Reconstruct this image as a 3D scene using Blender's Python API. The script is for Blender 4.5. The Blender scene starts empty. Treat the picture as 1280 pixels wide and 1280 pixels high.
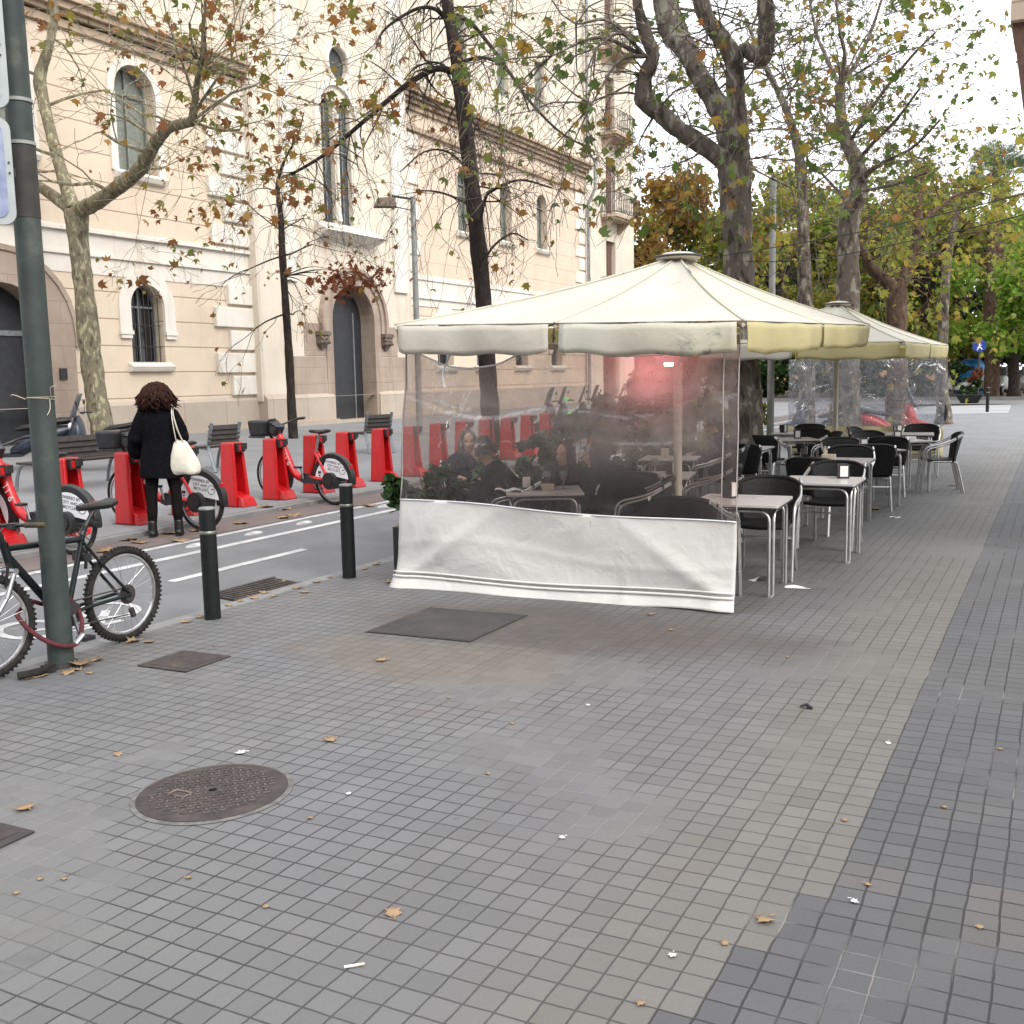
import bpy, bmesh, math, random
import numpy as np
from math import sin, cos, pi, radians
from mathutils import Vector as V, Matrix
from mathutils.geometry import tessellate_polygon

sc = bpy.context.scene
C = sc.collection
random.seed(7)

# ------------------------------------------------------------------ camera
CAM_H = 1.70
FPX, PIT, ROL, YAW = 1300.0, radians(7.45), radians(-1.1), radians(27.83)
_f = V((-sin(YAW) * cos(PIT), cos(YAW) * cos(PIT), -sin(PIT)))
_r0 = V((cos(YAW), sin(YAW), 0))
_u0 = _r0.cross(_f)
_r = _r0 * cos(ROL) + _u0 * sin(ROL)
_u = _u0 * cos(ROL) - _r0 * sin(ROL)
cd = bpy.data.cameras.new('camera')
cam = bpy.data.objects.new('camera', cd)
C.objects.link(cam)
sc.camera = cam
cd.sensor_width = 36.0
cd.lens = 36.0 * FPX / 1280.0
cd.clip_start, cd.clip_end = 0.05, 2000.0
cam.matrix_world = Matrix(((_r.x, _u.x, -_f.x, 0), (_r.y, _u.y, -_f.y, 0), (_r.z, _u.z, -_f.z, CAM_H), (0, 0, 0, 1)))

# ------------------------------------------------------------------ light
SUN_EL, SUN_AZ = radians(40), radians(112)      # azimuth clockwise from +Y: the sun is behind the right-hand houses
w = bpy.data.worlds.new("World")
sc.world = w
w.use_nodes = True
wn = w.node_tree.nodes
wl = w.node_tree.links
sky = wn.new('ShaderNodeTexSky')
sky.sky_type = 'NISHITA'
sky.sun_disc = False
sky.sun_elevation = SUN_EL
sky.sun_rotation = SUN_AZ
sky.dust_density = 4.0
hs = wn.new('ShaderNodeHueSaturation')
hs.inputs['Saturation'].default_value = 0.12
mixw = wn.new('ShaderNodeMixRGB')
mixw.inputs['Fac'].default_value = 0.72
mixw.inputs['Color2'].default_value = (12.2, 12.4, 12.9, 1)     # bright even cloud cover
wl.new(sky.outputs[0], hs.inputs['Color'])
wl.new(hs.outputs[0], mixw.inputs['Color1'])
wl.new(mixw.outputs[0], wn['Background'].inputs['Color'])
wn['Background'].inputs['Strength'].default_value = 0.13
sd = bpy.data.lights.new('sun', 'SUN')
sd.energy = 1.2
sd.angle = radians(24)
sd.color = (1.0, 0.93, 0.82)
sun = bpy.data.objects.new('sun', sd)
C.objects.link(sun)
_sdir = V((sin(SUN_AZ) * cos(SUN_EL), cos(SUN_AZ) * cos(SUN_EL), sin(SUN_EL)))
sun.rotation_euler = _sdir.to_track_quat('Z', 'Y').to_euler()
sc.view_settings.view_transform = 'Standard'
sc.view_settings.look = 'None'
sc.view_settings.gamma = 1.0
sc.view_settings.exposure = 0.78
sc.cycles.use_denoising = True
sc.cycles.max_bounces = 8
sc.cycles.transparent_max_bounces = 16
sc.cycles.caustics_reflective = False
sc.cycles.caustics_refractive = False


# ------------------------------------------------------------------ turning photo measurements into points
def ray(px, py):
    a, b = px - 640, py - 640
    d = _f * FPX + _r * a - _u * b
    return d / FPX


def at_y(px, py, y):
    d = ray(px, py)
    t = y / d.y
    return V((d.x * t, y, CAM_H + d.z * t))


def at_x(px, py, x):
    d = ray(px, py)
    t = x / d.x
    return V((x, d.y * t, CAM_H + d.z * t))


PROF = [(-60, .5), (-21, .32), (-12, .09), (-9.05, .06), (-9.0, 0.0), (-8.7, 0.0), (-7.5, -.06), (-6.03, -.17), (-6.02, -.113), (0, 0), (6, .1128)]


def gz(x):
    return float(np.interp(x, [p[0] for p in PROF], [p[1] for p in PROF]))


def at_g(px, py, up=0.0):
    d = ray(px, py)
    z = 0.0
    for _ in range(80):
        t = (z + up - CAM_H) / d.z
        z = .6 * z + .4 * gz(d.x * t)
    t = (z + up - CAM_H) / d.z
    return V((d.x * t, d.y * t, z))


# ------------------------------------------------------------------ materials
def S(h):
    h = h.lstrip('#')
    o = []
    for i in (0, 2, 4):
        c = int(h[i:i + 2], 16) / 255
        o.append(c / 12.92 if c <= .04045 else ((c + .055) / 1.055) ** 2.4)
    return (*o, 1.0)


class NT:
    def __init__(s, name):
        s.m = bpy.data.materials.new(name)
        s.m.use_nodes = True
        s.n = s.m.node_tree.nodes
        s.l = s.m.node_tree.links
        s.b = s.n['Principled BSDF']
        s.out = s.n['Material Output']

    def new(s, t, **k):
        n = s.n.new(t)
        for a, b in k.items():
            setattr(n, a, b)
        return n

    def put(s, sock, v):
        if hasattr(v, 'is_output'):
            s.l.new(v, sock)
        else:
            sock.default_value = v

    def math(s, op, a, b=0.0, c=0.0):
        n = s.new('ShaderNodeMath', operation=op)
        for i, v in enumerate((a, b, c)):
            s.put(n.inputs[i], v)
        return n.outputs[0]

    def mix(s, fac, a, b, mode='MIX'):
        n = s.new('ShaderNodeMixRGB', blend_type=mode)
        s.put(n.inputs[0], fac)
        s.put(n.inputs[1], a)
        s.put(n.inputs[2], b)
        return n.outputs[0]

    def noise(s, vec, scale, detail=4.0, rough=.55, dist=0.0):
        n = s.new('ShaderNodeTexNoise')
        if vec is not None:
            s.l.new(vec, n.inputs['Vector'])
        n.inputs['Scale'].default_value = scale
        n.inputs['Detail'].default_value = detail
        n.inputs['Roughness'].default_value = rough
        n.inputs['Distortion'].default_value = dist
        return n.outputs['Fac']

    def ramp(s, fac, stops, interp='LINEAR'):
        n = s.new('ShaderNodeValToRGB')
        n.color_ramp.interpolation = interp
        e = n.color_ramp.elements
        while len(e) < len(stops):
            e.new(.5)
        for i, (p, c) in enumerate(stops):
            e[i].position = p
            e[i].color = c if len(c) == 4 else (*c, 1)
        s.put(n.inputs[0], fac)
        return n.outputs[0]

    def step(s, v, lo, hi):
        n = s.new('ShaderNodeMapRange', interpolation_type='SMOOTHSTEP')
        s.put(n.inputs[0], v)
        s.put(n.inputs[1], lo)
        s.put(n.inputs[2], hi)
        return n.outputs[0]

    def obj(s):
        return s.new('ShaderNodeTexCoord').outputs['Object']

    def bump(s, h, strength=.3, dist=.01, normal=None):
        n = s.new('ShaderNodeBump')
        n.inputs['Strength'].default_value = strength
        n.inputs['Distance'].default_value = dist
        s.put(n.inputs['Height'], h)
        if normal is not None:
            s.l.new(normal, n.inputs['Normal'])
        s.l.new(n.outputs[0], s.b.inputs['Normal'])
        return n.outputs[0]


def mat(name, c, c2=None, rough=.6, metal=0.0, scale=6.0, bump=0.0, bscale=60.0, spec=.5, coat=0.0, sheen=0.0, detail=5.0, dirt=None, dscale=2.5, damt=.5):
    t = NT(name)
    if isinstance(c, str):
        c = S(c)
    if c2 is None:
        c2 = tuple(x * .82 for x in c[:3]) + (1,)
    elif isinstance(c2, str):
        c2 = S(c2)
    o = t.obj()
    n1 = t.noise(o, scale, detail)
    col = t.mix(t.step(n1, .35, .65), c, c2)
    if dirt is not None:
        n2 = t.noise(o, dscale, 7.0, .65)
        col = t.mix(t.math('MULTIPLY', t.step(n2, .52, .72), damt), col, S(dirt) if isinstance(dirt, str) else dirt)
    t.l.new(col, t.b.inputs['Base Color'])
    r = t.math('ADD', t.math('MULTIPLY', t.noise(o, scale * 2.3, 3.0), .22), rough - .11)
    t.l.new(r, t.b.inputs['Roughness'])
    t.b.inputs['Metallic'].default_value = metal
    t.b.inputs['Specular IOR Level'].default_value = spec
    t.b.inputs['Coat Weight'].default_value = coat
    t.b.inputs['Coat Roughness'].default_value = .12
    t.b.inputs['Sheen Weight'].default_value = sheen
    if bump:
        t.bump(t.noise(o, bscale, 6.0, .6), bump, .01)
    return t.m


M = {}


# ------------------------------------------------------------------ mesh building
class MB:
    def __init__(s):
        s.v = []
        s.f = []

    def add(s, vs, fs):
        o = len(s.v)
        s.v += [tuple(p) for p in vs]
        s.f += [tuple(i + o for i in f) for f in fs]
        return s

    def box(s, c, d, rot=None):
        x, y, z = (k / 2 for k in d)
        p = [V((a * x, b * y, e * z)) for e in (-1, 1) for b in (-1, 1) for a in (-1, 1)]
        if rot is not None:
            p = [rot @ q for q in p]
        c = V(c)
        return s.add([q + c for q in p], [(0, 2, 3, 1), (4, 5, 7, 6), (0, 1, 5, 4), (2, 6, 7, 3), (0, 4, 6, 2), (1, 3, 7, 5)])

    def rbox(s, c, d, r, rot=None, axis=2, n=4):
        """box with the four edges along an axis rounded"""
        a, b, h = [(1, 2, 0), (0, 2, 1), (0, 1, 2)][axis]
        pts = []
        for k, (sx, sy) in enumerate(((1, 1), (-1, 1), (-1, -1), (1, -1))):
            for i in range(n + 1):
                t = (k + i / n) * pi / 2
                pts.append((sx * (d[a] / 2 - r) + r * cos(t), sy * (d[b] / 2 - r) + r * sin(t)))
        vs = []
        for e in (-1, 1):
            for p in pts:
                q = [0, 0, 0]
                q[a], q[b], q[h] = p[0], p[1], e * d[h] / 2
                q = V(q)
                if rot is not None:
                    q = rot @ q
                vs.append(q + V(c))
        m = len(pts)
        return s.add(vs, [tuple(range(m))[::-1], tuple(range(m, 2 * m))] + [(i, (i + 1) % m, m + (i + 1) % m, m + i) for i in range(m)])

    def hexa(s, p):
        return s.add(p, [(0, 3, 2, 1), (4, 5, 6, 7), (0, 1, 5, 4), (1, 2, 6, 5), (2, 3, 7, 6), (3, 0, 4, 7)])

    def tube(s, pts, r, n=8, cap=True, flat=1.0, up=None):
        pts = [V(p) for p in pts]
        k = len(pts)
        rs = r if isinstance(r, (list, tuple)) else [r] * k
        u = None
        vs = []
        for i, p in enumerate(pts):
            d = (pts[min(i + 1, k - 1)] - pts[max(i - 1, 0)])
            if d.length < 1e-9:
                d = V((0, 0, 1))
            d.normalize()
            if u is None:
                a = V(up) if up is not None else (V((0, 0, 1)) if abs(d.z) < .9 else V((1, 0, 0)))
                u = (a - d * a.dot(d)).normalized()
            else:
                u = u - d * u.dot(d)
                u = u.normalized() if u.length > 1e-6 else d.orthogonal().normalized()
            w_ = d.cross(u)
            for j in range(n):
                t = 2 * pi * j / n
                vs.append(p + u * (cos(t) * rs[i] * flat) + w_ * (sin(t) * rs[i]))
        fs = [(i * n + j, i * n + (j + 1) % n, (i + 1) * n + (j + 1) % n, (i + 1) * n + j) for i in range(k - 1) for j in range(n)]
        if cap:
            fs += [tuple(range(n))[::-1], tuple(range((k - 1) * n, k * n))]
        return s.add(vs, fs)

    def lathe(s, prof, n=20, c=(0, 0, 0), rot=None):
        vs = []
        c = V(c)
        for r, z in prof:
            for j in range(n):
                t = 2 * pi * j / n
                q = V((r * cos(t), r * sin(t), z))
                if rot is not None:
                    q = rot @ q
                vs.append(q + c)
        k = len(prof)
        fs = [(i * n + j, i * n + (j + 1) % n, (i + 1) * n + (j + 1) % n, (i + 1) * n + j) for i in range(k - 1) for j in range(n)]
        if prof[0][0] > 1e-6:
            fs.append(tuple(range(n))[::-1])
        if prof[-1][0] > 1e-6:
            fs.append(tuple(range((k - 1) * n, k * n)))
        return s.add(vs, fs)

    def torus(s, c, R, r, rot=None, n=36, m=8, flat=1.0, arc=(0, 2 * pi)):
        full = abs(arc[1] - arc[0] - 2 * pi) < 1e-6
        N = n if full else n + 1
        vs = []
        for i in range(N):
            a = arc[0] + (arc[1] - arc[0]) * i / n
            for j in range(m):
                b = 2 * pi * j / m
                q = V(((R + r * cos(b)) * cos(a), (R + r * cos(b)) * sin(a), r * flat * sin(b)))
                if rot is not None:
                    q = rot @ q
                vs.append(q + V(c))
        fs = []
        for i in range(n if full else n):
            i2 = (i + 1) % N
            if not full and i2 == 0:
                continue
            for j in range(m):
                fs.append((i * m + j, i2 * m + j, i2 * m + (j + 1) % m, i * m + (j + 1) % m))
        if not full:
            fs += [tuple(range(m)), tuple(range((N - 1) * m, N * m))[::-1]]
        return s.add(vs, fs)

    def ball(s, c, r, n=12, m=8, rot=None):
        r = (r, r, r) if not isinstance(r, (tuple, list)) else r
        vs = []
        for i in range(m + 1):
            t = pi * i / m
            for j in range(n):
                a = 2 * pi * j / n
                q = V((r[0] * sin(t) * cos(a), r[1] * sin(t) * sin(a), r[2] * cos(t)))
                if rot is not None:
                    q = rot @ q
                vs.append(q + V(c))
        return s.add(vs, [(i * n + j, (i + 1) * n + j, (i + 1) * n + (j + 1) % n, i * n + (j + 1) % n) for i in range(m) for j in range(n)])

    def prism(s, poly, fn, d0, d1):
        """extrude a 2-D outline; fn(u, v, d) gives the point"""
        m = len(poly)
        vs = [fn(u, v, d0) for u, v in poly] + [fn(u, v, d1) for u, v in poly]
        tri = tessellate_polygon([[V((u, v, 0)) for u, v in poly]])
        fs = [tuple(t) for t in tri] + [tuple(m + i for i in t[::-1]) for t in tri]
        fs += [(i, (i + 1) % m, m + (i + 1) % m, m + i) for i in range(m)]
        return s.add(vs, fs)

    def grid(s, nu, nv, fn, thick=0.0):
        vs = [V(fn(i / nu, j / nv)) for j in range(nv + 1) for i in range(nu + 1)]
        W = nu + 1
        fs = [(j * W + i, j * W + i + 1, (j + 1) * W + i + 1, (j + 1) * W + i) for j in range(nv) for i in range(nu)]
        return s.add(vs, fs)

    def build(s, name, m, parent=None, smooth=None, fix=True, solid=0.0, sub=0, bevel=0.0):
        me = bpy.data.meshes.new(name)
        me.from_pydata(s.v, [], s.f)
        if fix:
            bm = bmesh.new()
            bm.from_mesh(me)
            bmesh.ops.remove_doubles(bm, verts=bm.verts, dist=1e-5)
            bmesh.ops.recalc_face_normals(bm, faces=bm.faces)
            bm.to_mesh(me)
            bm.free()
        me.materials.append(M[m] if isinstance(m, str) else m)
        o = bpy.data.objects.new(name, me)
        C.objects.link(o)
        if parent is not None:
            o.parent = parent
        if smooth is not None:
            me.shade_smooth()
            if smooth < 180:
                me.set_sharp_from_angle(angle=radians(smooth))
        if solid:
            md = o.modifiers.new('solid', 'SOLIDIFY')
            md.thickness = solid
            md.offset = 0
        if bevel:
            md = o.modifiers.new('bevel', 'BEVEL')
            md.width = bevel
            md.segments = 2
            md.limit_method = 'ANGLE'
        if sub:
            md = o.modifiers.new('sub', 'SUBSURF')
            md.levels = md.render_levels = sub
        return o


def tag(o, label=None, cat=None, group=None, kind=None):
    if label:
        o['label'] = label
    if cat:
        o['category'] = cat
    if group:
        o['group'] = group
    if kind:
        o['kind'] = kind
    return o


def thing(name, label, cat, loc=(0, 0, 0), rz=0.0, group=None):
    o = bpy.data.objects.new(name, None)
    C.objects.link(o)
    o.location = loc
    o.rotation_euler = (0, 0, rz)
    o.empty_display_size = .2
    return tag(o, label, cat, group)


def kids(o):
    return [c for c in bpy.data.objects if c.parent == o]


def copy_tree(o, loc=None, rz=None, label=None, group=None, parent=None):
    c = o.copy()
    C.objects.link(c)
    if parent is not None:
        c.parent = parent
    if loc is not None:
        c.location = loc
    if rz is not None:
        c.rotation_euler = (0, 0, rz)
    if label:
        c['label'] = label
    if group:
        c['group'] = group
    for k in o.children:
        copy_tree(k, parent=c)
    return c


def mx(ax, deg):
    return Matrix.Rotation(radians(deg), 3, ax)


def arc_pts(pts, rad, n=5):
    """round the corners of a polyline"""
    pts = [V(p) for p in pts]
    out = [pts[0]]
    for a, b, c in zip(pts, pts[1:], pts[2:]):
        d1, d2 = (a - b), (c - b)
        q = min(rad, d1.length * .49, d2.length * .49)
        p1, p2 = b + d1.normalized() * q, b + d2.normalized() * q
        for i in range(n + 1):
            t = i / n
            out.append(p1 * (1 - t) ** 2 + b * (2 * t * (1 - t)) + p2 * t ** 2)
    out.append(pts[-1])
    return out


def bez(pts, n=8):
    """smooth curve through points (Catmull-Rom)"""
    pts = [V(p) for p in pts]
    P = [pts[0] * 2 - pts[1]] + pts + [pts[-1] * 2 - pts[-2]]
    out = []
    for i in range(1, len(P) - 2):
        for k in range(n):
            t = k / n
            a, b, c, d = P[i - 1], P[i], P[i + 1], P[i + 2]
            out.append(.5 * ((2 * b) + (c - a) * t + (2 * a - 5 * b + 4 * c - d) * t * t + (3 * b - a - 3 * c + d) * t ** 3))
    out.append(pts[-1])
    return out


def text(name, body, m, parent, loc, rot, size, ext=.001, align='CENTER'):
    cu = bpy.data.curves.new(name, 'FONT')
    cu.body = body
    cu.size = size
    cu.extrude = ext
    cu.align_x = align
    cu.align_y = 'CENTER'
    tmp = bpy.data.objects.new(name, cu)
    C.objects.link(tmp)
    me = bpy.data.meshes.new_from_object(tmp.evaluated_get(bpy.context.evaluated_depsgraph_get()))
    bpy.data.objects.remove(tmp)
    bpy.data.curves.remove(cu)
    me.materials.clear()
    me.materials.append(M[m])
    o = bpy.data.objects.new(name, me)
    C.objects.link(o)
    o.parent = parent
    o.location = loc
    o.rotation_euler = rot
    return o
# ================================================================== materials
M['red'] = mat('red_paint', (.5, .006, .009, 1), (.42, .0045, .007, 1), rough=.42, scale=5, coat=.2, dirt=(.2, .012, .012, 1), dscale=6, damt=.4)
M['red_shaded'] = mat('red_slot_shade', (.36, .006, .01, 1), rough=.5)  # docking slot red, darkened to paint in the shade of the recess
M['black'] = mat('black_plastic', (.012, .012, .014, 1), (.02, .02, .022, 1), rough=.42, scale=14)
M['rubber'] = mat('tyre_rubber', (.016, .016, .016, 1), (.03, .029, .027, 1), rough=.9, spec=.15, scale=30, bump=.2, bscale=120)
M['steel'] = mat('galvanised_steel', (.45, .46, .47, 1), (.34, .35, .36, 1), rough=.38, metal=.9, scale=18)
M['alu'] = mat('aluminium_tube', (.66, .66, .66, 1), (.56, .56, .56, 1), rough=.36, metal=.95, scale=12)
M['chrome'] = mat('rim_metal', (.62, .62, .62, 1), rough=.3, metal=.9, scale=25)
M['cast'] = mat('cast_grey_metal', (.23, .245, .26, 1), (.17, .185, .2, 1), rough=.5, metal=.3, scale=8)
M['white'] = mat('white_plastic', (.72, .73, .75, 1), (.66, .67, .7, 1), rough=.4)
M['bollard'] = mat('bollard_paint', (.009, .011, .011, 1), (.006, .008, .008, 1), rough=.65, spec=.25, scale=9, bump=.08, bscale=90, dirt=(.06, .06, .055, 1), damt=.25)
M['bollard_ring'] = mat('bollard_ring_metal', (.22, .23, .2, 1), rough=.4, metal=.6)
M['bollard_cap'] = mat('bollard_cap_metal', (.2, .21, .21, 1), rough=.5, metal=.2)
M['pole'] = mat('weathered_green_pole', (.045, .058, .055, 1), (.032, .042, .041, 1), rough=.6, spec=.3, scale=5, bump=.12, bscale=50, dirt=(.12, .13, .105, 1), dscale=3.2, damt=.55)
M['pole_dark'] = mat('dark_sticker_residue', (.02, .018, .016, 1), (.035, .03, .026, 1), rough=.7, scale=9)
M['sign_white'] = mat('sign_white', (.36, .4, .4, 1), (.32, .36, .36, 1), rough=.4)
M['sign_blue'] = mat('sign_blue', (.16, .2, .34, 1), (.3, .33, .45, 1), rough=.35, scale=7)
M['wood_dark'] = mat('dark_brown_slats', (.035, .025, .022, 1), (.022, .017, .015, 1), rough=.55, scale=12)
M['skin'] = mat('skin', (.5, .29, .2, 1), (.44, .24, .17, 1), rough=.5, scale=12)
M['coat'] = mat('black_wool', (.004, .004, .006, 1), (.007, .007, .009, 1), rough=.95, scale=40, spec=.06, bump=.2, bscale=160)
M['navy'] = mat('navy_cloth', (.014, .017, .033, 1), (.02, .022, .04, 1), rough=.9, scale=30, spec=.15)
M['tights'] = mat('black_tights', (.006, .0055, .0055, 1), (.01, .008, .008, 1), rough=.8, scale=20, spec=.1)
M['leather'] = mat('black_leather', (.008, .008, .008, 1), rough=.45)
M['hair_red'] = mat('dark_auburn_hair', (.04, .011, .006, 1), (.012, .005, .004, 1), rough=.75, spec=.2, scale=30, detail=8)
M['hair_dark'] = mat('dark_hair', (.012, .008, .007, 1), (.02, .013, .01, 1), rough=.5, scale=30, bump=.5, bscale=120)
M['tote'] = mat('off_white_canvas', (.68, .66, .57, 1), (.56, .54, .46, 1), rough=.9, scale=7, bump=.25, bscale=22)
M['eye'] = mat('dark_eye', (.02, .015, .012, 1), rough=.2)
M['lip'] = mat('lips', (.36, .12, .1, 1), rough=.45)
M['table_top'] = mat('grey_beige_laminate', (.5, .478, .472, 1), (.475, .455, .45, 1), rough=.3, scale=1.0)
M['table_edge'] = mat('dark_table_edge', (.03, .03, .032, 1), rough=.5)
M['wicker'] = mat('black_wicker', (.005, .005, .006, 1), (.012, .012, .012, 1), rough=.5, spec=.3, scale=60, bump=.8, bscale=90)
M['paper'] = mat('white_paper', (.75, .74, .72, 1), (.68, .67, .65, 1), rough=.9)
M['cream'] = mat('cream_ceramic', (.6, .52, .4, 1), rough=.5)
M['pole_white'] = mat('cream_umbrella_pole', (.6, .56, .48, 1), (.52, .48, .4, 1), rough=.45, scale=8)
M['planter'] = mat('dark_planter', (.012, .012, .014, 1), rough=.6)
M['iron'] = mat('rusty_cast_iron', (.062, .05, .05, 1), (.04, .032, .032, 1), rough=.62, metal=.35, scale=12, bump=.15, bscale=60, dirt=(.2, .15, .11, 1), damt=.35)
M['iron_tread'] = mat('worn_iron_tread', (.15, .13, .125, 1), (.08, .066, .064, 1), rough=.45, metal=.5, scale=20)
M['iron_dark'] = mat('dark_iron_plate', (.034, .03, .032, 1), (.05, .042, .042, 1), rough=.6, metal=.2, scale=4, bump=.2, bscale=45, dirt=(.1, .075, .06, 1), damt=.3)
M['hole'] = mat('black_hole', (.003, .003, .003, 1), rough=.9)
M['rust_chain'] = mat('red_cloth_sleeve', (.1, .014, .02, 1), (.06, .01, .014, 1), rough=.85, scale=25, bump=.5, bscale=60)
M['mtb'] = mat('dark_green_frame', (.006, .01, .011, 1), (.009, .013, .013, 1), rough=.45, spec=.3, scale=8)
M['grip'] = mat('worn_grip', (.02, .02, .02, 1), (.07, .05, .02, 1), rough=.7, scale=12)
M['moto_blue'] = mat('dark_blue_cover', (.014, .02, .035, 1), (.03, .04, .06, 1), rough=.35, scale=5)
M['glassy'] = mat('smoked_screen', (.12, .13, .15, 1), rough=.12)
M['brown_wood'] = mat('brown_shutter', (.16, .09, .065, 1), (.11, .06, .045, 1), rough=.6, scale=9)
M['green_wood'] = mat('grey_green_shutter', (.2, .22, .19, 1), (.15, .165, .145, 1), rough=.65, scale=8)
M['dark_room'] = mat('dark_window_inside', (.006, .007, .008, 1), rough=.5)
M['iron_rail'] = mat('wrought_iron', (.03, .026, .026, 1), rough=.6)
M['blue_bin'] = mat('blue_plastic', (.015, .16, .42, 1), rough=.4)
M['ink'] = mat('black_print', (.015, .015, .018, 1), rough=.6)
M['moto_white'] = mat('white_bodywork', (.7, .7, .7, 1), rough=.3)
M['cable'] = mat('dark_cable', (.012, .016, .014, 1), rough=.7)
M['grey_post'] = mat('grey_post', (.27, .28, .27, 1), (.2, .21, .2, 1), rough=.55, scale=5)


def pane_mat(name, col, rough=.12):
    t = NT(name)
    t.b.inputs['Base Color'].default_value = col
    t.b.inputs['Roughness'].default_value = rough
    t.b.inputs['Specular IOR Level'].default_value = .6
    n = t.noise(t.obj(), 1.3, 2)
    t.bump(n, .12, .02)
    return t.m


M['pane'] = pane_mat('window_glass', (.05, .06, .062, 1))
M['pane_dark'] = pane_mat('dark_window_glass', (.012, .013, .015, 1))
M['pane_light'] = mat('dull_leaded_glass', (.09, .1, .1, 1), (.05, .056, .058, 1), rough=.6, scale=14, spec=.2)


def stone_mat(name, c, c2, joint=0.0, jh=.63, jl=0.0, jcol=(.3, .24, .18, 1), stain=(.4, .32, .24, 1), samt=.25, bump=.12):
    """painted or natural stone facing a street: course joints every jh metres up, jl along"""
    t = NT(name)
    o = t.obj()
    sep = t.new('ShaderNodeSeparateXYZ')
    t.l.new(o, sep.inputs[0])
    col = t.mix(t.step(t.noise(o, .9, 6, .6), .35, .68), c, c2)
    col = t.mix(t.math('MULTIPLY', t.step(t.noise(o, .45, 8, .7), .55, .75), samt), col, stain)
    mp = t.new('ShaderNodeMapping')
    mp.inputs['Scale'].default_value = (1, 1, .12)
    t.l.new(o, mp.inputs[0])
    stk = t.noise(mp.outputs[0], 2.6, 6, .65, .3)
    col = t.mix(t.math('MULTIPLY', t.step(stk, .5, .7), samt * 1.9), col, stain)
    h = t.noise(o, 35, 5, .6)
    if joint:
        fz = t.math('FRACT', t.math('DIVIDE', sep.outputs[2], jh))
        dz = t.math('MINIMUM', fz, t.math('SUBTRACT', 1.0, fz))
        m = t.math('SUBTRACT', 1.0, t.step(dz, joint / jh * .5, joint / jh))
        if jl:
            row = t.math('FLOOR', t.math('DIVIDE', sep.outputs[2], jh))
            fy = t.math('FRACT', t.math('ADD', t.math('DIVIDE', sep.outputs[1], jl), t.math('MULTIPLY', row, .5)))
            dy = t.math('MINIMUM', fy, t.math('SUBTRACT', 1.0, fy))
            m = t.math('MAXIMUM', m, t.math('SUBTRACT', 1.0, t.step(dy, joint / jl * .5, joint / jl)))
            wn_ = t.new('ShaderNodeTexWhiteNoise', noise_dimensions='2D')
            cmb = t.new('ShaderNodeCombineXYZ')
            t.l.new(t.math('FLOOR', t.math('ADD', t.math('DIVIDE', sep.outputs[1], jl), t.math('MULTIPLY', row, .5))), cmb.inputs[0])
            t.l.new(row, cmb.inputs[1])
            t.l.new(cmb.outputs[0], wn_.inputs['Vector'])
            col = t.mix(t.math('MULTIPLY', wn_.outputs[0], .35), col, c2)
        col = t.mix(t.math('MULTIPLY', m, .75), col, jcol)
        h = t.math('SUBTRACT', t.math('MULTIPLY', h, .25), m)
    t.l.new(col, t.b.inputs['Base Color'])
    t.b.inputs['Roughness'].default_value = .82
    t.b.inputs['Specular IOR Level'].default_value = .25
    t.bump(h, bump if not joint else .6, .012)
    return t.m


M['wall_peach'] = stone_mat('peach_painted_wall', (.63, .525, .415, 1), (.58, .48, .375, 1), joint=.018, jh=.66, jcol=(.22, .14, .09, 1), samt=.12)
M['wall_cream'] = stone_mat('cream_painted_wall', (.63, .565, .475, 1), (.58, .515, .425, 1), samt=.16)
M['wall_pink'] = stone_mat('pale_pink_wall', (.6, .49, .39, 1), (.56, .455, .36, 1), joint=.012, jh=.66, jcol=(.4, .3, .22, 1), samt=.1)
M['trim'] = stone_mat('white_painted_trim', (.68, .645, .58, 1), (.62, .58, .52, 1), samt=.2)
M['cornice'] = stone_mat('weathered_cornice_stone', (.46, .36, .26, 1), (.36, .27, .2, 1), stain=(.2, .14, .1, 1), samt=.5, bump=.4)
M['plinth'] = stone_mat('sandstone_plinth', (.44, .375, .31, 1), (.375, .32, .265, 1), joint=.012, jh=2.5, jl=1.6, jcol=(.25, .19, .15, 1), samt=.3, bump=.3)
M['door_stone'] = stone_mat('door_stone', (.38, .31, .25, 1), (.3, .235, .19, 1), joint=.012, jh=.52, jl=.9, jcol=(.3, .23, .18, 1), stain=(.26, .19, .16, 1), samt=.5, bump=.3)
M['carved'] = mat('carved_dark_stone', (.2, .155, .125, 1), (.09, .065, .05, 1), rough=.85, scale=22, bump=.8, bscale=40)
M['door'] = mat('dark_grey_door', (.018, .02, .024, 1), (.025, .027, .031, 1), rough=.5, scale=6)


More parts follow.
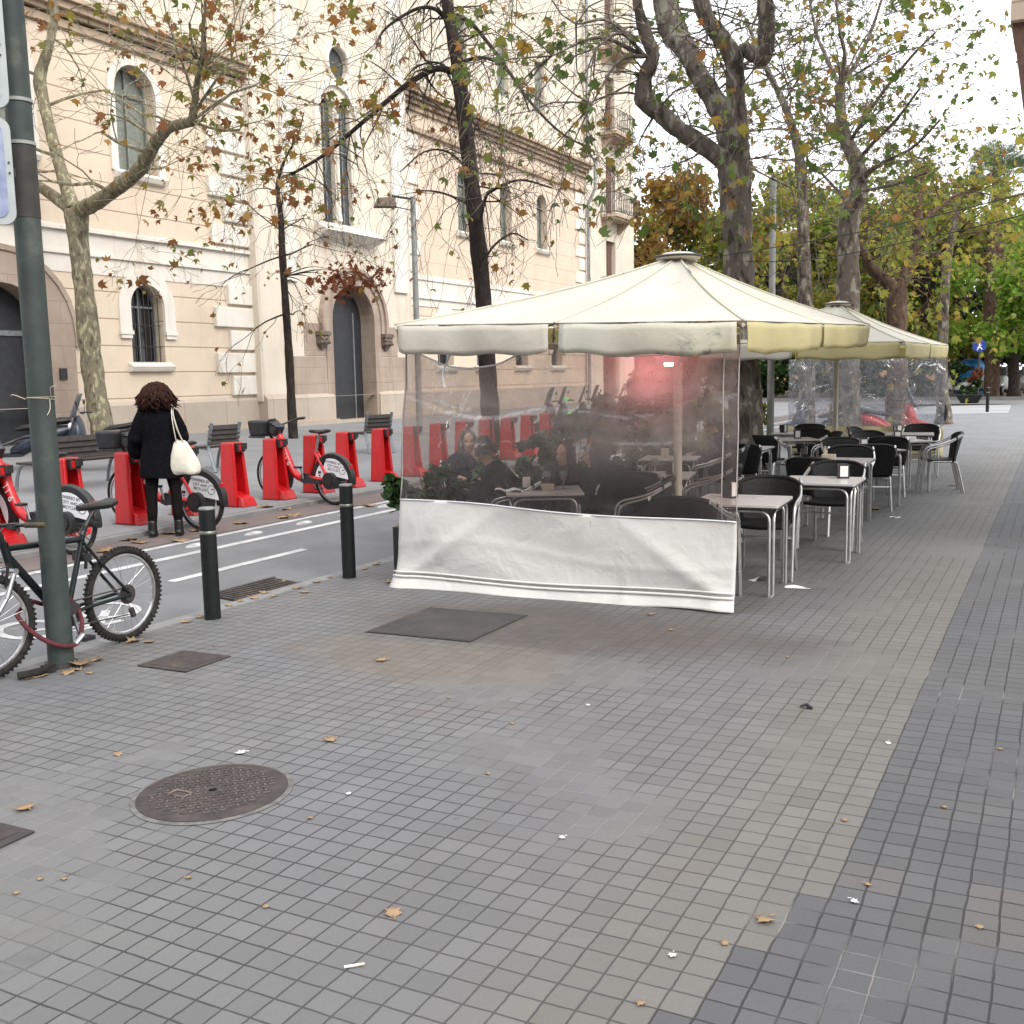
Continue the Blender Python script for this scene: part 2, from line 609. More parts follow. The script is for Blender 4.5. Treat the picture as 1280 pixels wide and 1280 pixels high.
def paving():
    t = NT('small_square_paving')
    o = t.obj()
    sep = t.new('ShaderNodeSeparateXYZ')
    t.l.new(o, sep.inputs[0])
    X, Y = sep.outputs[0], sep.outputs[1]
    wob = t.noise(o, 6.0, 2)
    wob2 = t.noise(o, 40.0, 3)
    # right-hand strip, laid separately, begins along a stepped line
    U = t.math('ADD', t.math('DIVIDE', X, .1), t.math('MULTIPLY', t.math('SUBTRACT', wob, .5), .12))
    W = t.math('ADD', t.math('DIVIDE', Y, .1), t.math('MULTIPLY', t.math('SUBTRACT', wob, .5), -.12))
    U = t.math('ADD', U, t.math('MULTIPLY', t.math('SUBTRACT', wob2, .5), .05))
    fu, fv = t.math('FRACT', U), t.math('FRACT', W)
    # the right-hand strip ends along a line stepped tile by tile
    rowy = t.math('MULTIPLY', t.math('FLOOR', W), .1)
    bx = t.math('SUBTRACT', -.66, t.math('MULTIPLY', .25, t.math('MAXIMUM', 0.0, t.math('SUBTRACT', 3.4, rowy))))
    zone = t.math('GREATER_THAN', t.math('MULTIPLY', t.math('FLOOR', U), .1), bx)
    du = t.math('MINIMUM', fu, t.math('SUBTRACT', 1.0, fu))
    dv = t.math('MINIMUM', fv, t.math('SUBTRACT', 1.0, fv))
    d = t.math('MINIMUM', du, dv)
    jw = t.math('ADD', .034, t.math('MULTIPLY', t.math('SUBTRACT', t.noise(o, 9.0, 4, .6), .5), .05))
    joint = t.math('SUBTRACT', 1.0, t.step(d, t.math('MULTIPLY', jw, .5), t.math('ADD', jw, .012)))

    def cellnoise(k):
        c = t.new('ShaderNodeCombineXYZ')
        t.l.new(t.math('FLOOR', t.math('DIVIDE', U, k)), c.inputs[0])
        t.l.new(t.math('FLOOR', t.math('DIVIDE', W, k)), c.inputs[1])
        wn_ = t.new('ShaderNodeTexWhiteNoise', noise_dimensions='2D')
        t.l.new(c.outputs[0], wn_.inputs['Vector'])
        return wn_.outputs[0]
    c1, c2 = cellnoise(1.0), cellnoise(2.0)
    big = t.noise(o, .42, 3, .5)
    big2 = t.noise(o, 1.1, 4, .55)
    grain = t.noise(o, 170, 4, .7)
    speck = t.noise(o, 420, 2, .6)
    wobx = t.math('ADD', X, t.math('MULTIPLY', t.math('SUBTRACT', big2, .5), .7))
    base = t.ramp(big, [(.34, (.15, .154, .162)), (.47, (.158, .157, .16)), (.58, (.155, .156, .154)), (.68, (.143, .147, .155))])
    base = t.mix(t.math('MULTIPLY', t.step(wobx, -2.6, -1.9), .6), base, (.136, .134, .138, 1))
    base = t.mix(t.math('MULTIPLY', t.step(wobx, -1.6, -1.0), .75), base, (.155, .147, .13, 1))
    base = t.mix(zone, base, t.mix(t.step(big2, .4, .62), (.088, .09, .097, 1), (.1, .1, .103, 1)))
    # reddish replacement tiles and greasy brown patch before the terrace
    base = t.mix(t.math('MULTIPLY', t.step(c2, .97, .98), .22), base, (.15, .12, .105, 1))
    dx = t.math('DIVIDE', t.math('ADD', X, 3.0), 1.9)
    dy = t.math('DIVIDE', t.math('SUBTRACT', Y, 6.4), .85)
    dd = t.math('ADD', t.math('SQRT', t.math('ADD', t.math('MULTIPLY', dx, dx), t.math('MULTIPLY', dy, dy))), t.math('MULTIPLY', t.math('SUBTRACT', big2, .5), 1.2))
    grease = t.math('SUBTRACT', 1.0, t.step(dd, .45, 1.15))
    base = t.mix(t.math('MULTIPLY', grease, .85), base, (.088, .07, .06, 1))
    dx3 = t.math('DIVIDE', t.math('ADD', X, 3.4), 1.2)
    dy3 = t.math('DIVIDE', t.math('SUBTRACT', Y, 5.45), .5)
    dd3 = t.math('ADD', t.math('SQRT', t.math('ADD', t.math('MULTIPLY', dx3, dx3), t.math('MULTIPLY', dy3, dy3))), t.math('MULTIPLY', t.math('SUBTRACT', big2, .5), 1.4))
    sandy = t.math('SUBTRACT', 1.0, t.step(dd3, .5, 1.2))
    base = t.mix(t.math('MULTIPLY', sandy, .8), base, (.165, .142, .118, 1))
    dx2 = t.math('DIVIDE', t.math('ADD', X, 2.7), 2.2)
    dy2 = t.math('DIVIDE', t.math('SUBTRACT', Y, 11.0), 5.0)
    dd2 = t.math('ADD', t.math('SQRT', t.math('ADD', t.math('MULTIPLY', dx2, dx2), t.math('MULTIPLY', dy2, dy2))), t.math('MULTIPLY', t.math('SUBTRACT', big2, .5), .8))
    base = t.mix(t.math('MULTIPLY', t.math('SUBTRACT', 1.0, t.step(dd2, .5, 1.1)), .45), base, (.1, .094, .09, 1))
    base = t.mix(t.math('MULTIPLY', t.step(Y, 13.0, 34.0), .85), base, (.27, .28, .3, 1))  # paler with distance: open-sky brightness painted into the stone colour
    val = t.math('ADD', .71, t.math('ADD', t.math('MULTIPLY', c1, .13), t.math('MULTIPLY', c2, .08)))
    val = t.math('MULTIPLY', val, t.math('ADD', .8, t.math('MULTIPLY', grain, .4)))
    hsv = t.new('ShaderNodeHueSaturation')
    t.l.new(val, hsv.inputs['Value'])
    t.l.new(base, hsv.inputs['Color'])
    col = hsv.outputs[0]
    col = t.mix(t.math('MULTIPLY', t.step(speck, .66, .72), .35), col, (.33, .33, .32, 1))
    col = t.mix(t.math('MULTIPLY', t.step(t.noise(o, 2.3, 9, .72, .6), .56, .74), .45), col, (.07, .066, .066, 1))
    # small dark spots of gum
    vo = t.new('ShaderNodeTexVoronoi')
    t.l.new(o, vo.inputs['Vector'])
    vo.inputs['Scale'].default_value = 3.4
    gum = t.math('MULTIPLY', t.math('SUBTRACT', 1.0, t.step(vo.outputs['Distance'], .03, .06)), t.step(t.noise(o, 1.9, 2), .5, .56))
    col = t.mix(t.math('MULTIPLY', gum, .5), col, (.06, .058, .06, 1))
    # joints: mostly dark with soil, sandy in some stretches, filled up in others
    fillmask = t.math('MAXIMUM', t.step(t.noise(o, .8, 3, .6, .4), .55, .64), t.math('MAXIMUM', t.math('MULTIPLY', t.math('MAXIMUM', grease, sandy), .9), t.math('MULTIPLY', t.math('SUBTRACT', 1.0, zone), t.math('MULTIPLY', t.step(wobx, -2.4, -1.6), .4))))
    jc = t.mix(t.step(t.noise(o, .65, 4, .6, .3), .53, .61), (.024, .022, .025, 1), (.19, .185, .178, 1))
    col = t.mix(t.math('MULTIPLY', joint, t.math('SUBTRACT', .95, t.math('MULTIPLY', fillmask, .6))), col, jc)
    t.l.new(col, t.b.inputs['Base Color'])
    t.l.new(t.math('ADD', .5, t.math('MULTIPLY', big2, .3)), t.b.inputs['Roughness'])
    t.b.inputs['Specular IOR Level'].default_value = .45
    h = t.math('SUBTRACT', t.math('MULTIPLY', grain, .1), t.math('MULTIPLY', joint, t.math('SUBTRACT', 1.0, t.math('MULTIPLY', fillmask, .7))))
    tilt = t.math('ADD', t.math('MULTIPLY', t.math('SUBTRACT', c1, .5), fu), t.math('MULTIPLY', t.math('SUBTRACT', cellnoise(1.0001), .5), fv))
    h = t.math('ADD', h, t.math('ADD', t.math('MULTIPLY', c1, .3), t.math('MULTIPLY', tilt, .7)))
    t.bump(h, .8, .004)
    return t.m


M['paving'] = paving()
M['kerb'] = mat('kerb_stone', (.2, .2, .2, 1), (.165, .165, .168, 1), rough=.75, scale=3, bump=.2, bscale=80, dirt=(.1, .09, .08, 1), damt=.5)
M['asphalt'] = mat('worn_asphalt', (.155, .158, .165, 1), (.13, .132, .138, 1), rough=.85, scale=1.6, bump=.3, bscale=260, dirt=(.085, .078, .07, 1), dscale=.9, damt=.45)
M['asphalt_red'] = mat('reddish_gutter_strip', (.15, .112, .105, 1), (.125, .1, .095, 1), rough=.9, scale=3, bump=.3, bscale=200, dirt=(.09, .08, .075, 1), damt=.5)
M['plaza'] = mat('grey_flagstones', (.22, .225, .235, 1), (.18, .185, .195, 1), rough=.75, scale=.6, bump=.15, bscale=150, dirt=(.13, .125, .12, 1), dscale=.8, damt=.5)
M['road_paint'] = mat('road_paint', (.52, .52, .52, 1), (.38, .38, .38, 1), rough=.7, scale=3, dirt=(.16, .16, .165, 1), dscale=9, damt=.9)
M['far_road'] = mat('far_asphalt', (.2, .2, .2, 1), rough=.7, scale=.3)
M['earth'] = mat('park_earth', (.17, .12, .085, 1), (.11, .085, .06, 1), rough=.95, scale=.8)
M['apron'] = mat('pale_flagstones', (.34, .345, .35, 1), (.29, .295, .3, 1), rough=.7, scale=.4)


def bark(name, c1, c2, c3, scale=5.0, bump=.5):
    t = NT(name)
    o = t.obj()
    v = t.new('ShaderNodeTexVoronoi')
    mp = t.new('ShaderNodeMapping')
    mp.inputs['Scale'].default_value = (1, 1, .42)
    t.l.new(o, mp.inputs[0])
    nz = t.new('ShaderNodeTexNoise')
    t.l.new(mp.outputs[0], nz.inputs['Vector'])
    nz.inputs['Scale'].default_value = scale * 1.6
    nz.inputs['Detail'].default_value = 5
    nz.inputs['Distortion'].default_value = .6
    col = t.ramp(nz.outputs['Fac'], [(.36, c3), (.43, c1), (.55, c1), (.6, c2), (.72, c2)])
    col = t.mix(t.math('MULTIPLY', t.step(t.noise(o, 1.2, 4), .5, .66), .5), col, tuple(k * .55 for k in c1[:3]) + (1,))
    t.l.new(col, t.b.inputs['Base Color'])
    t.b.inputs['Roughness'].default_value = .88
    t.b.inputs['Specular IOR Level'].default_value = .2
    t.bump(t.math('ADD', nz.outputs['Fac'], t.math('MULTIPLY', t.noise(mp.outputs[0], scale * 12, 5), .5)), bump, .02)
    return t.m


M['bark_plane'] = bark('plane_bark', (.19, .17, .115, 1), (.36, .34, .22, 1), (.095, .08, .055, 1), 7.5)
M['bark_grey'] = bark('plane_bark_grey', (.12, .1, .085, 1), (.25, .235, .19, 1), (.05, .04, .032, 1))
M['bark_dark'] = bark('dark_smooth_bark', (.03, .023, .02, 1), (.05, .038, .032, 1), (.018, .013, .012, 1), 9)
M['bark_brown'] = bark('brown_bark', (.1, .065, .045, 1), (.15, .11, .08, 1), (.05, .03, .022, 1))


def leaf_mat(name, stops, trans=.45, rough=.5):
    t = NT(name)
    g = t.new('ShaderNodeNewGeometry')
    col = t.ramp(g.outputs['Random Per Island'], stops)
    t.l.new(col, t.b.inputs['Base Color'])
    t.b.inputs['Roughness'].default_value = rough
    t.b.inputs['Specular IOR Level'].default_value = .3
    tr = t.new('ShaderNodeBsdfTranslucent')
    t.l.new(col, tr.inputs['Color'])
    mxs = t.new('ShaderNodeMixShader')
    mxs.inputs[0].default_value = trans
    t.l.new(t.b.outputs[0], mxs.inputs[1])
    t.l.new(tr.outputs[0], mxs.inputs[2])
    t.l.new(mxs.outputs[0], t.out.inputs['Surface'])
    return t.m


M['leaf_autumn'] = leaf_mat('autumn_plane_leaves', [(0, (.17, .07, .025)), (.3, (.26, .11, .035)), (.5, (.36, .2, .045)), (.66, (.2, .19, .04)), (.8, (.1, .13, .03)), (.9, (.24, .22, .04)), (1, (.2, .09, .04))], .5)
M['leaf_mixed'] = leaf_mat('green_and_gold_plane_leaves', [(0, (.07, .12, .03)), (.35, (.12, .18, .04)), (.6, (.2, .22, .05)), (.78, (.36, .26, .05)), (.9, (.32, .14, .04)), (1, (.09, .14, .035))], .55)
M['leaf_rust'] = leaf_mat('rust_brown_leaves', [(0, (.15, .04, .015)), (.5, (.22, .07, .025)), (1, (.11, .04, .02))])
M['leaf_dark'] = leaf_mat('dark_evergreen_leaves', [(0, (.018, .04, .014)), (.5, (.035, .075, .02)), (.85, (.055, .11, .03)), (1, (.1, .15, .04))], .35, .35)
M['leaf_green'] = leaf_mat('fresh_green_leaves', [(0, (.12, .22, .025)), (.5, (.19, .32, .04)), (.85, (.28, .4, .06)), (1, (.38, .42, .08))], .6)
M['leaf_olive'] = leaf_mat('olive_gold_leaves', [(0, (.14, .19, .035)), (.4, (.24, .27, .05)), (.7, (.34, .33, .06)), (.95, (.38, .26, .05)), (1, (.16, .22, .05))], .6)
M['leaf_ochre'] = leaf_mat('ochre_leaves', [(0, (.2, .1, .03)), (.4, (.3, .17, .05)), (.75, (.36, .24, .05)), (1, (.15, .12, .03))], .5)
M['leaf_dry'] = leaf_mat('dry_fallen_leaf', [(0, (.3, .19, .1)), (.5, (.36, .25, .15)), (1, (.22, .12, .06))], .15, .8)


def vinyl(name, tint, haze, gloss, wr, wscale=1.6, zlo=1.0, zhi=1.6, low=.45, dust_c=(.5, .45, .44, 1), dsc=2.2):
    """clear plastic sheet: mostly see-through, with a dusty veil, denser upwards as painted brightness, and wrinkled reflections"""
    t = NT(name)
    o = t.obj()
    tr = t.new('ShaderNodeBsdfTransparent')
    tr.inputs['Color'].default_value = tint
    df = t.new('ShaderNodeBsdfDiffuse')
    df.inputs['Color'].default_value = dust_c
    tl = t.new('ShaderNodeBsdfTranslucent')
    tl.inputs['Color'].default_value = dust_c
    add = t.new('ShaderNodeMixShader')
    add.inputs[0].default_value = .5
    t.l.new(df.outputs[0], add.inputs[1])
    t.l.new(tl.outputs[0], add.inputs[2])
    gl = t.new('ShaderNodeBsdfGlossy')
    gl.inputs['Roughness'].default_value = gloss
    gl.inputs['Color'].default_value = (1, 1, 1, 1)
    w1 = t.noise(o, wscale, 4, .55, 1.2)
    w2 = t.noise(o, wscale * 5, 3, .5, .6)
    bp = t.new('ShaderNodeBump')
    bp.inputs['Strength'].default_value = wr
    bp.inputs['Distance'].default_value = .05
    t.l.new(t.math('ADD', w1, t.math('MULTIPLY', w2, .07)), bp.inputs['Height'])
    t.l.new(bp.outputs[0], gl.inputs['Normal'])
    fr = t.new('ShaderNodeFresnel')
    fr.inputs['IOR'].default_value = 1.45
    t.l.new(bp.outputs[0], fr.inputs['Normal'])
    m1 = t.new('ShaderNodeMixShader')
    dust = t.step(t.noise(o, dsc, 6, .65, .5), .3, .85)
    sp = t.new('ShaderNodeSeparateXYZ')
    t.l.new(o, sp.inputs[0])
    hgt = t.math('ADD', low, t.math('MULTIPLY', t.step(sp.outputs[2], zlo, zhi), 1.0 - low))  # veil thickens with height: reflected brightness put into the haze
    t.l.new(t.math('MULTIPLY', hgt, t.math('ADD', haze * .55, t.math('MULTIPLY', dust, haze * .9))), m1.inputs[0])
    t.l.new(tr.outputs[0], m1.inputs[1])
    t.l.new(add.outputs[0], m1.inputs[2])
    m2 = t.new('ShaderNodeMixShader')
    t.l.new(t.math('MULTIPLY', fr.outputs[0], 1.15), m2.inputs[0])
    t.l.new(m1.outputs[0], m2.inputs[1])
    t.l.new(gl.outputs[0], m2.inputs[2])
    t.l.new(m2.outputs[0], t.out.inputs['Surface'])
    return t.m


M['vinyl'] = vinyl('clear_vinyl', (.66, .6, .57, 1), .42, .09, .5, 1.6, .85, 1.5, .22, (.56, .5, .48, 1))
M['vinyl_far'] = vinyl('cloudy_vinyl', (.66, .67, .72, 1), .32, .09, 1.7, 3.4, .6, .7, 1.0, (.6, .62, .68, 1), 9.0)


def canvas(name, c, c2, stain, samt, trans):
    t = NT(name)
    o = t.obj()
    col = t.mix(t.step(t.noise(o, .8, 4), .35, .65), c, c2)
    st = t.math('MULTIPLY', t.step(t.noise(o, 2.6, 8, .7, .4), .57, .7), samt)
    col = t.mix(st, col, stain)
    t.l.new(col, t.b.inputs['Base Color'])
    t.b.inputs['Roughness'].default_value = .62
    t.b.inputs['Specular IOR Level'].default_value = .3
    mp = t.new('ShaderNodeMapping')
    mp.inputs['Scale'].default_value = (1, 1, .35)
    t.l.new(o, mp.inputs[0])
    sc_ = t.step(t.noise(mp.outputs[0], 16.0, 5, .6), .7, .74)
    col = t.mix(t.math('MULTIPLY', t.math('MULTIPLY', sc_, t.step(t.noise(o, 1.7, 2), .48, .56)), samt * 1.2), col, (.09, .085, .075, 1))
    t.l.new(col, t.b.inputs['Base Color'])
    h = t.math('ADD', t.noise(o, 2.5, 3, .5, .8), t.math('ADD', t.math('MULTIPLY', t.noise(o, 9.0, 4, .6, 1.0), .22), t.math('MULTIPLY', t.noise(o, 300, 2), .04)))
    t.bump(h, .5, .04)
    tl = t.new('ShaderNodeBsdfTranslucent')
    t.l.new(col, tl.inputs['Color'])
    ms = t.new('ShaderNodeMixShader')
    ms.inputs[0].default_value = trans
    t.l.new(t.b.outputs[0], ms.inputs[1])
    t.l.new(tl.outputs[0], ms.inputs[2])
    t.l.new(ms.outputs[0], t.out.inputs['Surface'])
    return t.m


M['canvas'] = canvas('cream_canvas', (.56, .53, .46, 1), (.515, .485, .415, 1), (.36, .32, .25, 1), .55, .14)
M['valance'] = canvas('yellowed_valance', (.74, .69, .42, 1), (.7, .64, .37, 1), (.55, .52, .36, 1), .3, .5)
M['valance_worn'] = canvas('stained_valance', (.62, .59, .45, 1), (.58, .575, .495, 1), (.2, .205, .19, 1), 1.0, .2)
M['skirt'] = canvas('white_pvc_skirt', (.66, .65, .625, 1), (.62, .61, .58, 1), (.4, .38, .33, 1), .45, .06)
M['skirt_far'] = canvas('yellow_pvc_skirt', (.62, .58, .36, 1), (.58, .54, .33, 1), (.4, .36, .22, 1), .4, .1)


def glow(name, col, s):
    t = NT(name)
    t.b.inputs['Base Color'].default_value = (.2, .05, .03, 1)
    t.b.inputs['Emission Color'].default_value = col
    t.b.inputs['Emission Strength'].default_value = s
    return t.m


M['heat_glow'] = glow('glowing_heater_tube', (1.0, .5, .3, 1), 60)
M['menu_glow'] = glow('lit_red_board', (1.0, .07, .025, 1), .7)
M['green_glow'] = glow('green_led', (.02, 1.0, .3, 1), .7)
# ================================================================== the ground
def struct(mb, name, m, **k):
    return tag(mb.build(name, m, **k), kind='structure')


def sheet(name, m, xs, y0, y1, up=0.0, ny=1, zf=None):
    b = MB()
    zf = zf or gz
    for i in range(len(xs) - 1):
        for j in range(ny):
            ya, yb = y0 + (y1 - y0) * j / ny, y0 + (y1 - y0) * (j + 1) / ny
            b.add([(xs[i], ya, zf(xs[i]) + up), (xs[i + 1], ya, zf(xs[i + 1]) + up), (xs[i + 1], yb, zf(xs[i + 1]) + up), (xs[i], yb, zf(xs[i]) + up)], [(0, 1, 2, 3)])
    return struct(b, name, m)


PV = lambda x: .0188 * x
ROADZ = lambda x: float(np.interp(x, [-9.0, -8.7, -7.5, -6.03], [0, 0, -.06, -.17]))
PLZ = lambda x: float(np.interp(x, [-60, -21, -12, -9.05], [.5, .32, .09, .06]))
YEND = 53.5
b = MB()
b.add([(-500, -300, -.4), (500, -300, -.4), (500, 700, -.4), (-500, 700, -.4)], [(0, 1, 2, 3)])
struct(b, 'ground', 'earth')
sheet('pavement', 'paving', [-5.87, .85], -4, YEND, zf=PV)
b = MB()
for i in range(64):
    y0 = -4 + i * .9
    b.box((-5.95, y0 + .447, -.19), (.158, .894, .155))
struct(b, 'kerb', 'kerb', bevel=.012)
sheet('road', 'asphalt', [-8.42, -7.5, -6.03], -10, YEND, zf=ROADZ)
sheet('gutter_strip', 'asphalt_red', [-9.0, -8.7, -8.42], -10, YEND, zf=lambda x: ROADZ(x) + .004)
b = MB()
for i in range(40):
    y0 = -6 + i * 1.5
    b.box((-9.06, y0 + .744, -.04), (.118, 1.488, .2))
struct(b, 'far_kerb', 'kerb', bevel=.01)
sheet('plaza', 'plaza', [-60, -21, -12, -9.12], -12, YEND, zf=PLZ)
b = MB()
b.add([(-80, YEND, -.02), (60, YEND, -.02), (60, 60, -.02), (-80, 60, -.02)], [(0, 1, 2, 3)])
struct(b, 'cross_street', 'far_road')
b = MB()
b.add([(-5.6, 43.5, PV(-5.6) + .004), (-1.75, 43.5, PV(-1.75) + .004), (-2.0, 52.8, PV(-2) + .004), (-5.6, 52.8, PV(-5.6) + .004)], [(0, 1, 2, 3)])
struct(b, 'dropped_kerb_apron', 'apron')
b = MB()
b.box((-10, 60.1, .0), (140, .2, .3))
struct(b, 'park_kerb', 'kerb')
b = MB()
b.add([(-90, 60.2, .11), (70, 60.2, .11), (70, 260, .3), (-90, 260, .3)], [(0, 1, 2, 3)])
struct(b, 'park_ground', 'earth')


def stripe(x0, x1, y0, y1, m='road_paint', name='road_marking'):
    b = MB()
    n = max(1, int((y1 - y0) / 2))
    for j in range(n):
        ya, yb = y0 + (y1 - y0) * j / n, y0 + (y1 - y0) * (j + 1) / n
        b.add([(x0, ya, ROADZ(x0) + .004), (x1, ya, ROADZ(x1) + .004), (x1, yb, ROADZ(x1) + .004), (x0, yb, ROADZ(x0) + .004)], [(0, 1, 2, 3)])
    return struct(b, name, m)


stripe(-7.88, -7.78, -6, 52)
stripe(-8.36, -8.28, -6, 52)
for k in range(-2, 9):
    stripe(-7.12, -7.03, 6.75 + 4.1 * k, 8.65 + 4.1 * k)
# worn bicycle symbol on the lane
b = MB()
zf = lambda x, y: (x, y, ROADZ(x) + .004)
for (cx, cy) in ((-6.75, 5.05), (-6.75, 5.75)):
    for i in range(20):
        a0, a1 = 2 * pi * i / 20, 2 * pi * (i + 1) / 20
        b.add([zf(cx + r * cos(a), cy + r * .95 * sin(a)) for a, r in ((a0, .2), (a1, .2), (a1, .27), (a0, .27))], [(0, 1, 2, 3)])
for p in ([(-6.78, 5.0), (-6.72, 5.0), (-6.42, 5.45), (-6.48, 5.48)], [(-6.78, 5.72), (-6.72, 5.76), (-6.45, 5.46), (-6.5, 5.42)], [(-6.5, 5.2), (-6.45, 5.2), (-6.4, 5.62), (-6.46, 5.62)]):
    b.add([zf(*q) for q in p], [(0, 1, 2, 3)])
struct(b, 'bicycle_lane_symbol', 'road_paint')

# ================================================================== the long pale building
XB = -21.0


def arch(yc, wd, z0, ztop, n=14, pointed=0.0):
    r = wd / 2
    zs = ztop - r
    pts = [(yc - r, z0), (yc + r, z0)]
    for i in range(n + 1):
        a = pi * i / n
        pts.append((yc + r * cos(a), zs + r * sin(a)))
    return pts


def rect(y0, y1, z0, z1):
    return [(y0, z0), (y1, z0), (y1, z1), (y0, z1)]


def circ(yc, zc, r, n=24):
    return [(yc + r * cos(2 * pi * i / n), zc + r * sin(2 * pi * i / n)) for i in range(n)]


def wall_with_holes(x, outline, holes, depth, mbld=None):
    b = mbld or MB()
    polys = [[V((p[0], p[1], 0)) for p in outline]] + [[V((p[0], p[1], 0)) for p in h] for h in holes]
    flat = [p for q in polys for p in q]
    tris = tessellate_polygon(polys)
    b.add([(x, p.x, p.y) for p in flat], [tuple(t) for t in tris])
    for h in holes:
        m = len(h)
        b.add([(x, *p) for p in h] + [(x - depth, *p) for p in h], [(i, (i + 1) % m, m + (i + 1) % m, m + i) for i in range(m)])
    return b


def offset_out(outline, d):
    """grow an arch outline from its centre line"""
    ys = [p[0] for p in outline]
    yc = (min(ys) + max(ys)) / 2
    r = (max(ys) - min(ys)) / 2
    ztop = max(p[1] for p in outline)
    return arch(yc, 2 * (r + d), min(p[1] for p in outline), ztop + d)


def ring(b, x0, x1, inner, outer):
    """a flat moulding between two matching outlines, from x0 out to x1"""
    m = len(inner)
    vs = [(x0, *p) for p in inner] + [(x0, *p) for p in outer] + [(x1, *p) for p in inner] + [(x1, *p) for p in outer]
    fs = []
    for i in range(1, m):
        j = (i + 1) % m
        fs += [(2 * m + i, 2 * m + j, 3 * m + j, 3 * m + i), (i, j, 2 * m + j, 2 * m + i), (m + i, m + j, 3 * m + j, 3 * m + i)]
    return b.add(vs, fs)


bld = thing('institution_building', 'long pale building with arched windows, white corner blocks and an arched stone doorway', 'building', (0, 0, 0))


def part(mb, name, m, par=None, **k):
    return mb.build(name, m, par or bld, **k)


def arched_window(yc, wd, z0, zt, x, kind='glass', surround=0.0, ears=False, sill=True, depth=.34, bars=False):
    o = arch(yc, wd, z0, zt)
    b = MB()
    xi = x - depth
    # frame: jamb bars and glazing bars
    ring(b, xi - .02, xi + .05, arch(yc, wd - .12, z0 + .06, zt - .06), arch(yc, wd - .004, z0 + .004, zt - .004))
    b.box((xi + .02, yc, z0 + .04), (.06, wd, .07))
    b.box((xi + .02, yc, (z0 + zt) / 2), (.05, .05, zt - z0 - .1))
    b.box((xi + .021, yc, zt - wd / 2), (.05, wd - .02, .05))
    fr = part(b, 'window', 'cast' if kind != 'shutter' else 'green_wood')
    p = MB().prism(arch(yc, wd - .01, z0 + .01, zt - .01), lambda u, v, d: (d, u, v), xi - .05, xi - .03)
    part(p, 'pane', {'glass': 'pane', 'dark': 'pane_dark', 'shutter': 'green_wood', 'sky': 'pane_light'}[kind], fr)
    if bars:
        g = MB()
        for k in range(7):
            y = yc - wd / 2 + wd * (k + .5) / 7
            h = zt - wd / 2 + math.sqrt(max(0, (wd / 2) ** 2 - (y - yc) ** 2)) - .02
            g.tube([(x - .1, y, z0 + .02), (x - .1, y, h)], .012, 5)
        for z in (z0 + .45, z0 + 1.0):
            g.tube([(x - .1, yc - wd / 2 + .01, z), (x - .1, yc + wd / 2 - .01, z)], .012, 5)
        part(g, 'window_bars', 'iron_rail', fr)
    if surround:
        s_ = MB()
        zs = zt - wd / 2
        lo = zs - .62 if ears else z0
        ring(s_, x + .002, x + .06, arch(yc, wd + .02, lo, zt + .01), arch(yc, wd + 2 * surround, lo, zt + surround))
        if ears:
            for sg in (-1, 1):
                s_.box((x + .05, yc + sg * (wd / 2 + surround / 2 + .01), lo - .05), (.1, surround + .03, .1))
                s_.box((x + .04, yc + sg * (wd / 2 + surround / 2 + .01), lo - .15), (.07, surround - .03, .09))
        part(s_, 'window_surround', 'trim', fr)
    if sill:
        s_ = MB()
        a = wd / 2 + .17
        s_.hexa([(x + .002, yc - a, z0 - .2), (x + .14, yc - a, z0 - .17), (x + .14, yc + a, z0 - .17), (x + .002, yc + a, z0 - .2), (x + .002, yc - a, z0 + .05), (x + .2, yc - a, z0 - .06), (x + .2, yc + a, z0 - .06), (x + .002, yc + a, z0 + .05)])
        part(s_, 'sill', 'trim', fr)
    return fr


# --- left wing
YL0, YL1 = 4.0, 23.75
low = [arch(19.8, 1.1, 2.18, 4.2)]
ldoor = arch(15.6, 2.3, .34, 4.0)
ldoor2 = arch(8.2, 1.1, 2.18, 4.2)
ldoor3 = arch(11.8, 1.1, 2.18, 4.2)
part(wall_with_holes(XB, rect(YL0, YL1, 1.17, 4.35), [low[0], ldoor2, ldoor3, [(p[0], max(p[1], 1.172)) for p in ldoor]], .34), 'wall', 'wall_peach')
up = [arch(c, 1.3, 6.95, 9.58) for c in (8.6, 12.3, 16.0, 19.82)]
part(wall_with_holes(XB, rect(YL0, YL1, 5.45, 10.0), up, .34), 'wall', 'wall_peach')
bb = MB()
bb.box((XB - .08, (YL0 + YL1) / 2, 4.9), (.2, YL1 - YL0, 1.1))
bb.box((XB + .03, (YL0 + YL1) / 2, 4.80), (.1, YL1 - YL0, .07))
bb.box((XB + .05, (YL0 + YL1) / 2, 5.36), (.14, YL1 - YL0, .09))
part(bb, 'string_course', 'trim')
bb = MB()
for z, d, h in ((10.02, .1, .18), (10.22, .22, .1), (10.36, .36, .16), (10.5, .48, .1)):
    bb.box((XB + d / 2 - .1, (YL0 + YL1) / 2, z), (d + .2, YL1 - YL0, h))
part(bb, 'cornice', 'cornice')
bb = MB()
bb.box((XB - .3, (YL0 + YL1) / 2, 12.3), (.5, YL1 - YL0, 3.5))
part(bb, 'parapet_wall', 'wall_cream')
for c in (19.8, 8.2, 11.8):
    arched_window(c, 1.1, 2.18, 4.2, XB, 'dark', .38, True, bars=True)
for i, c in enumerate((8.6, 12.3, 16.0, 19.82)):
    arched_window(c, 1.3, 6.95, 9.58, XB, 'shutter', .22)
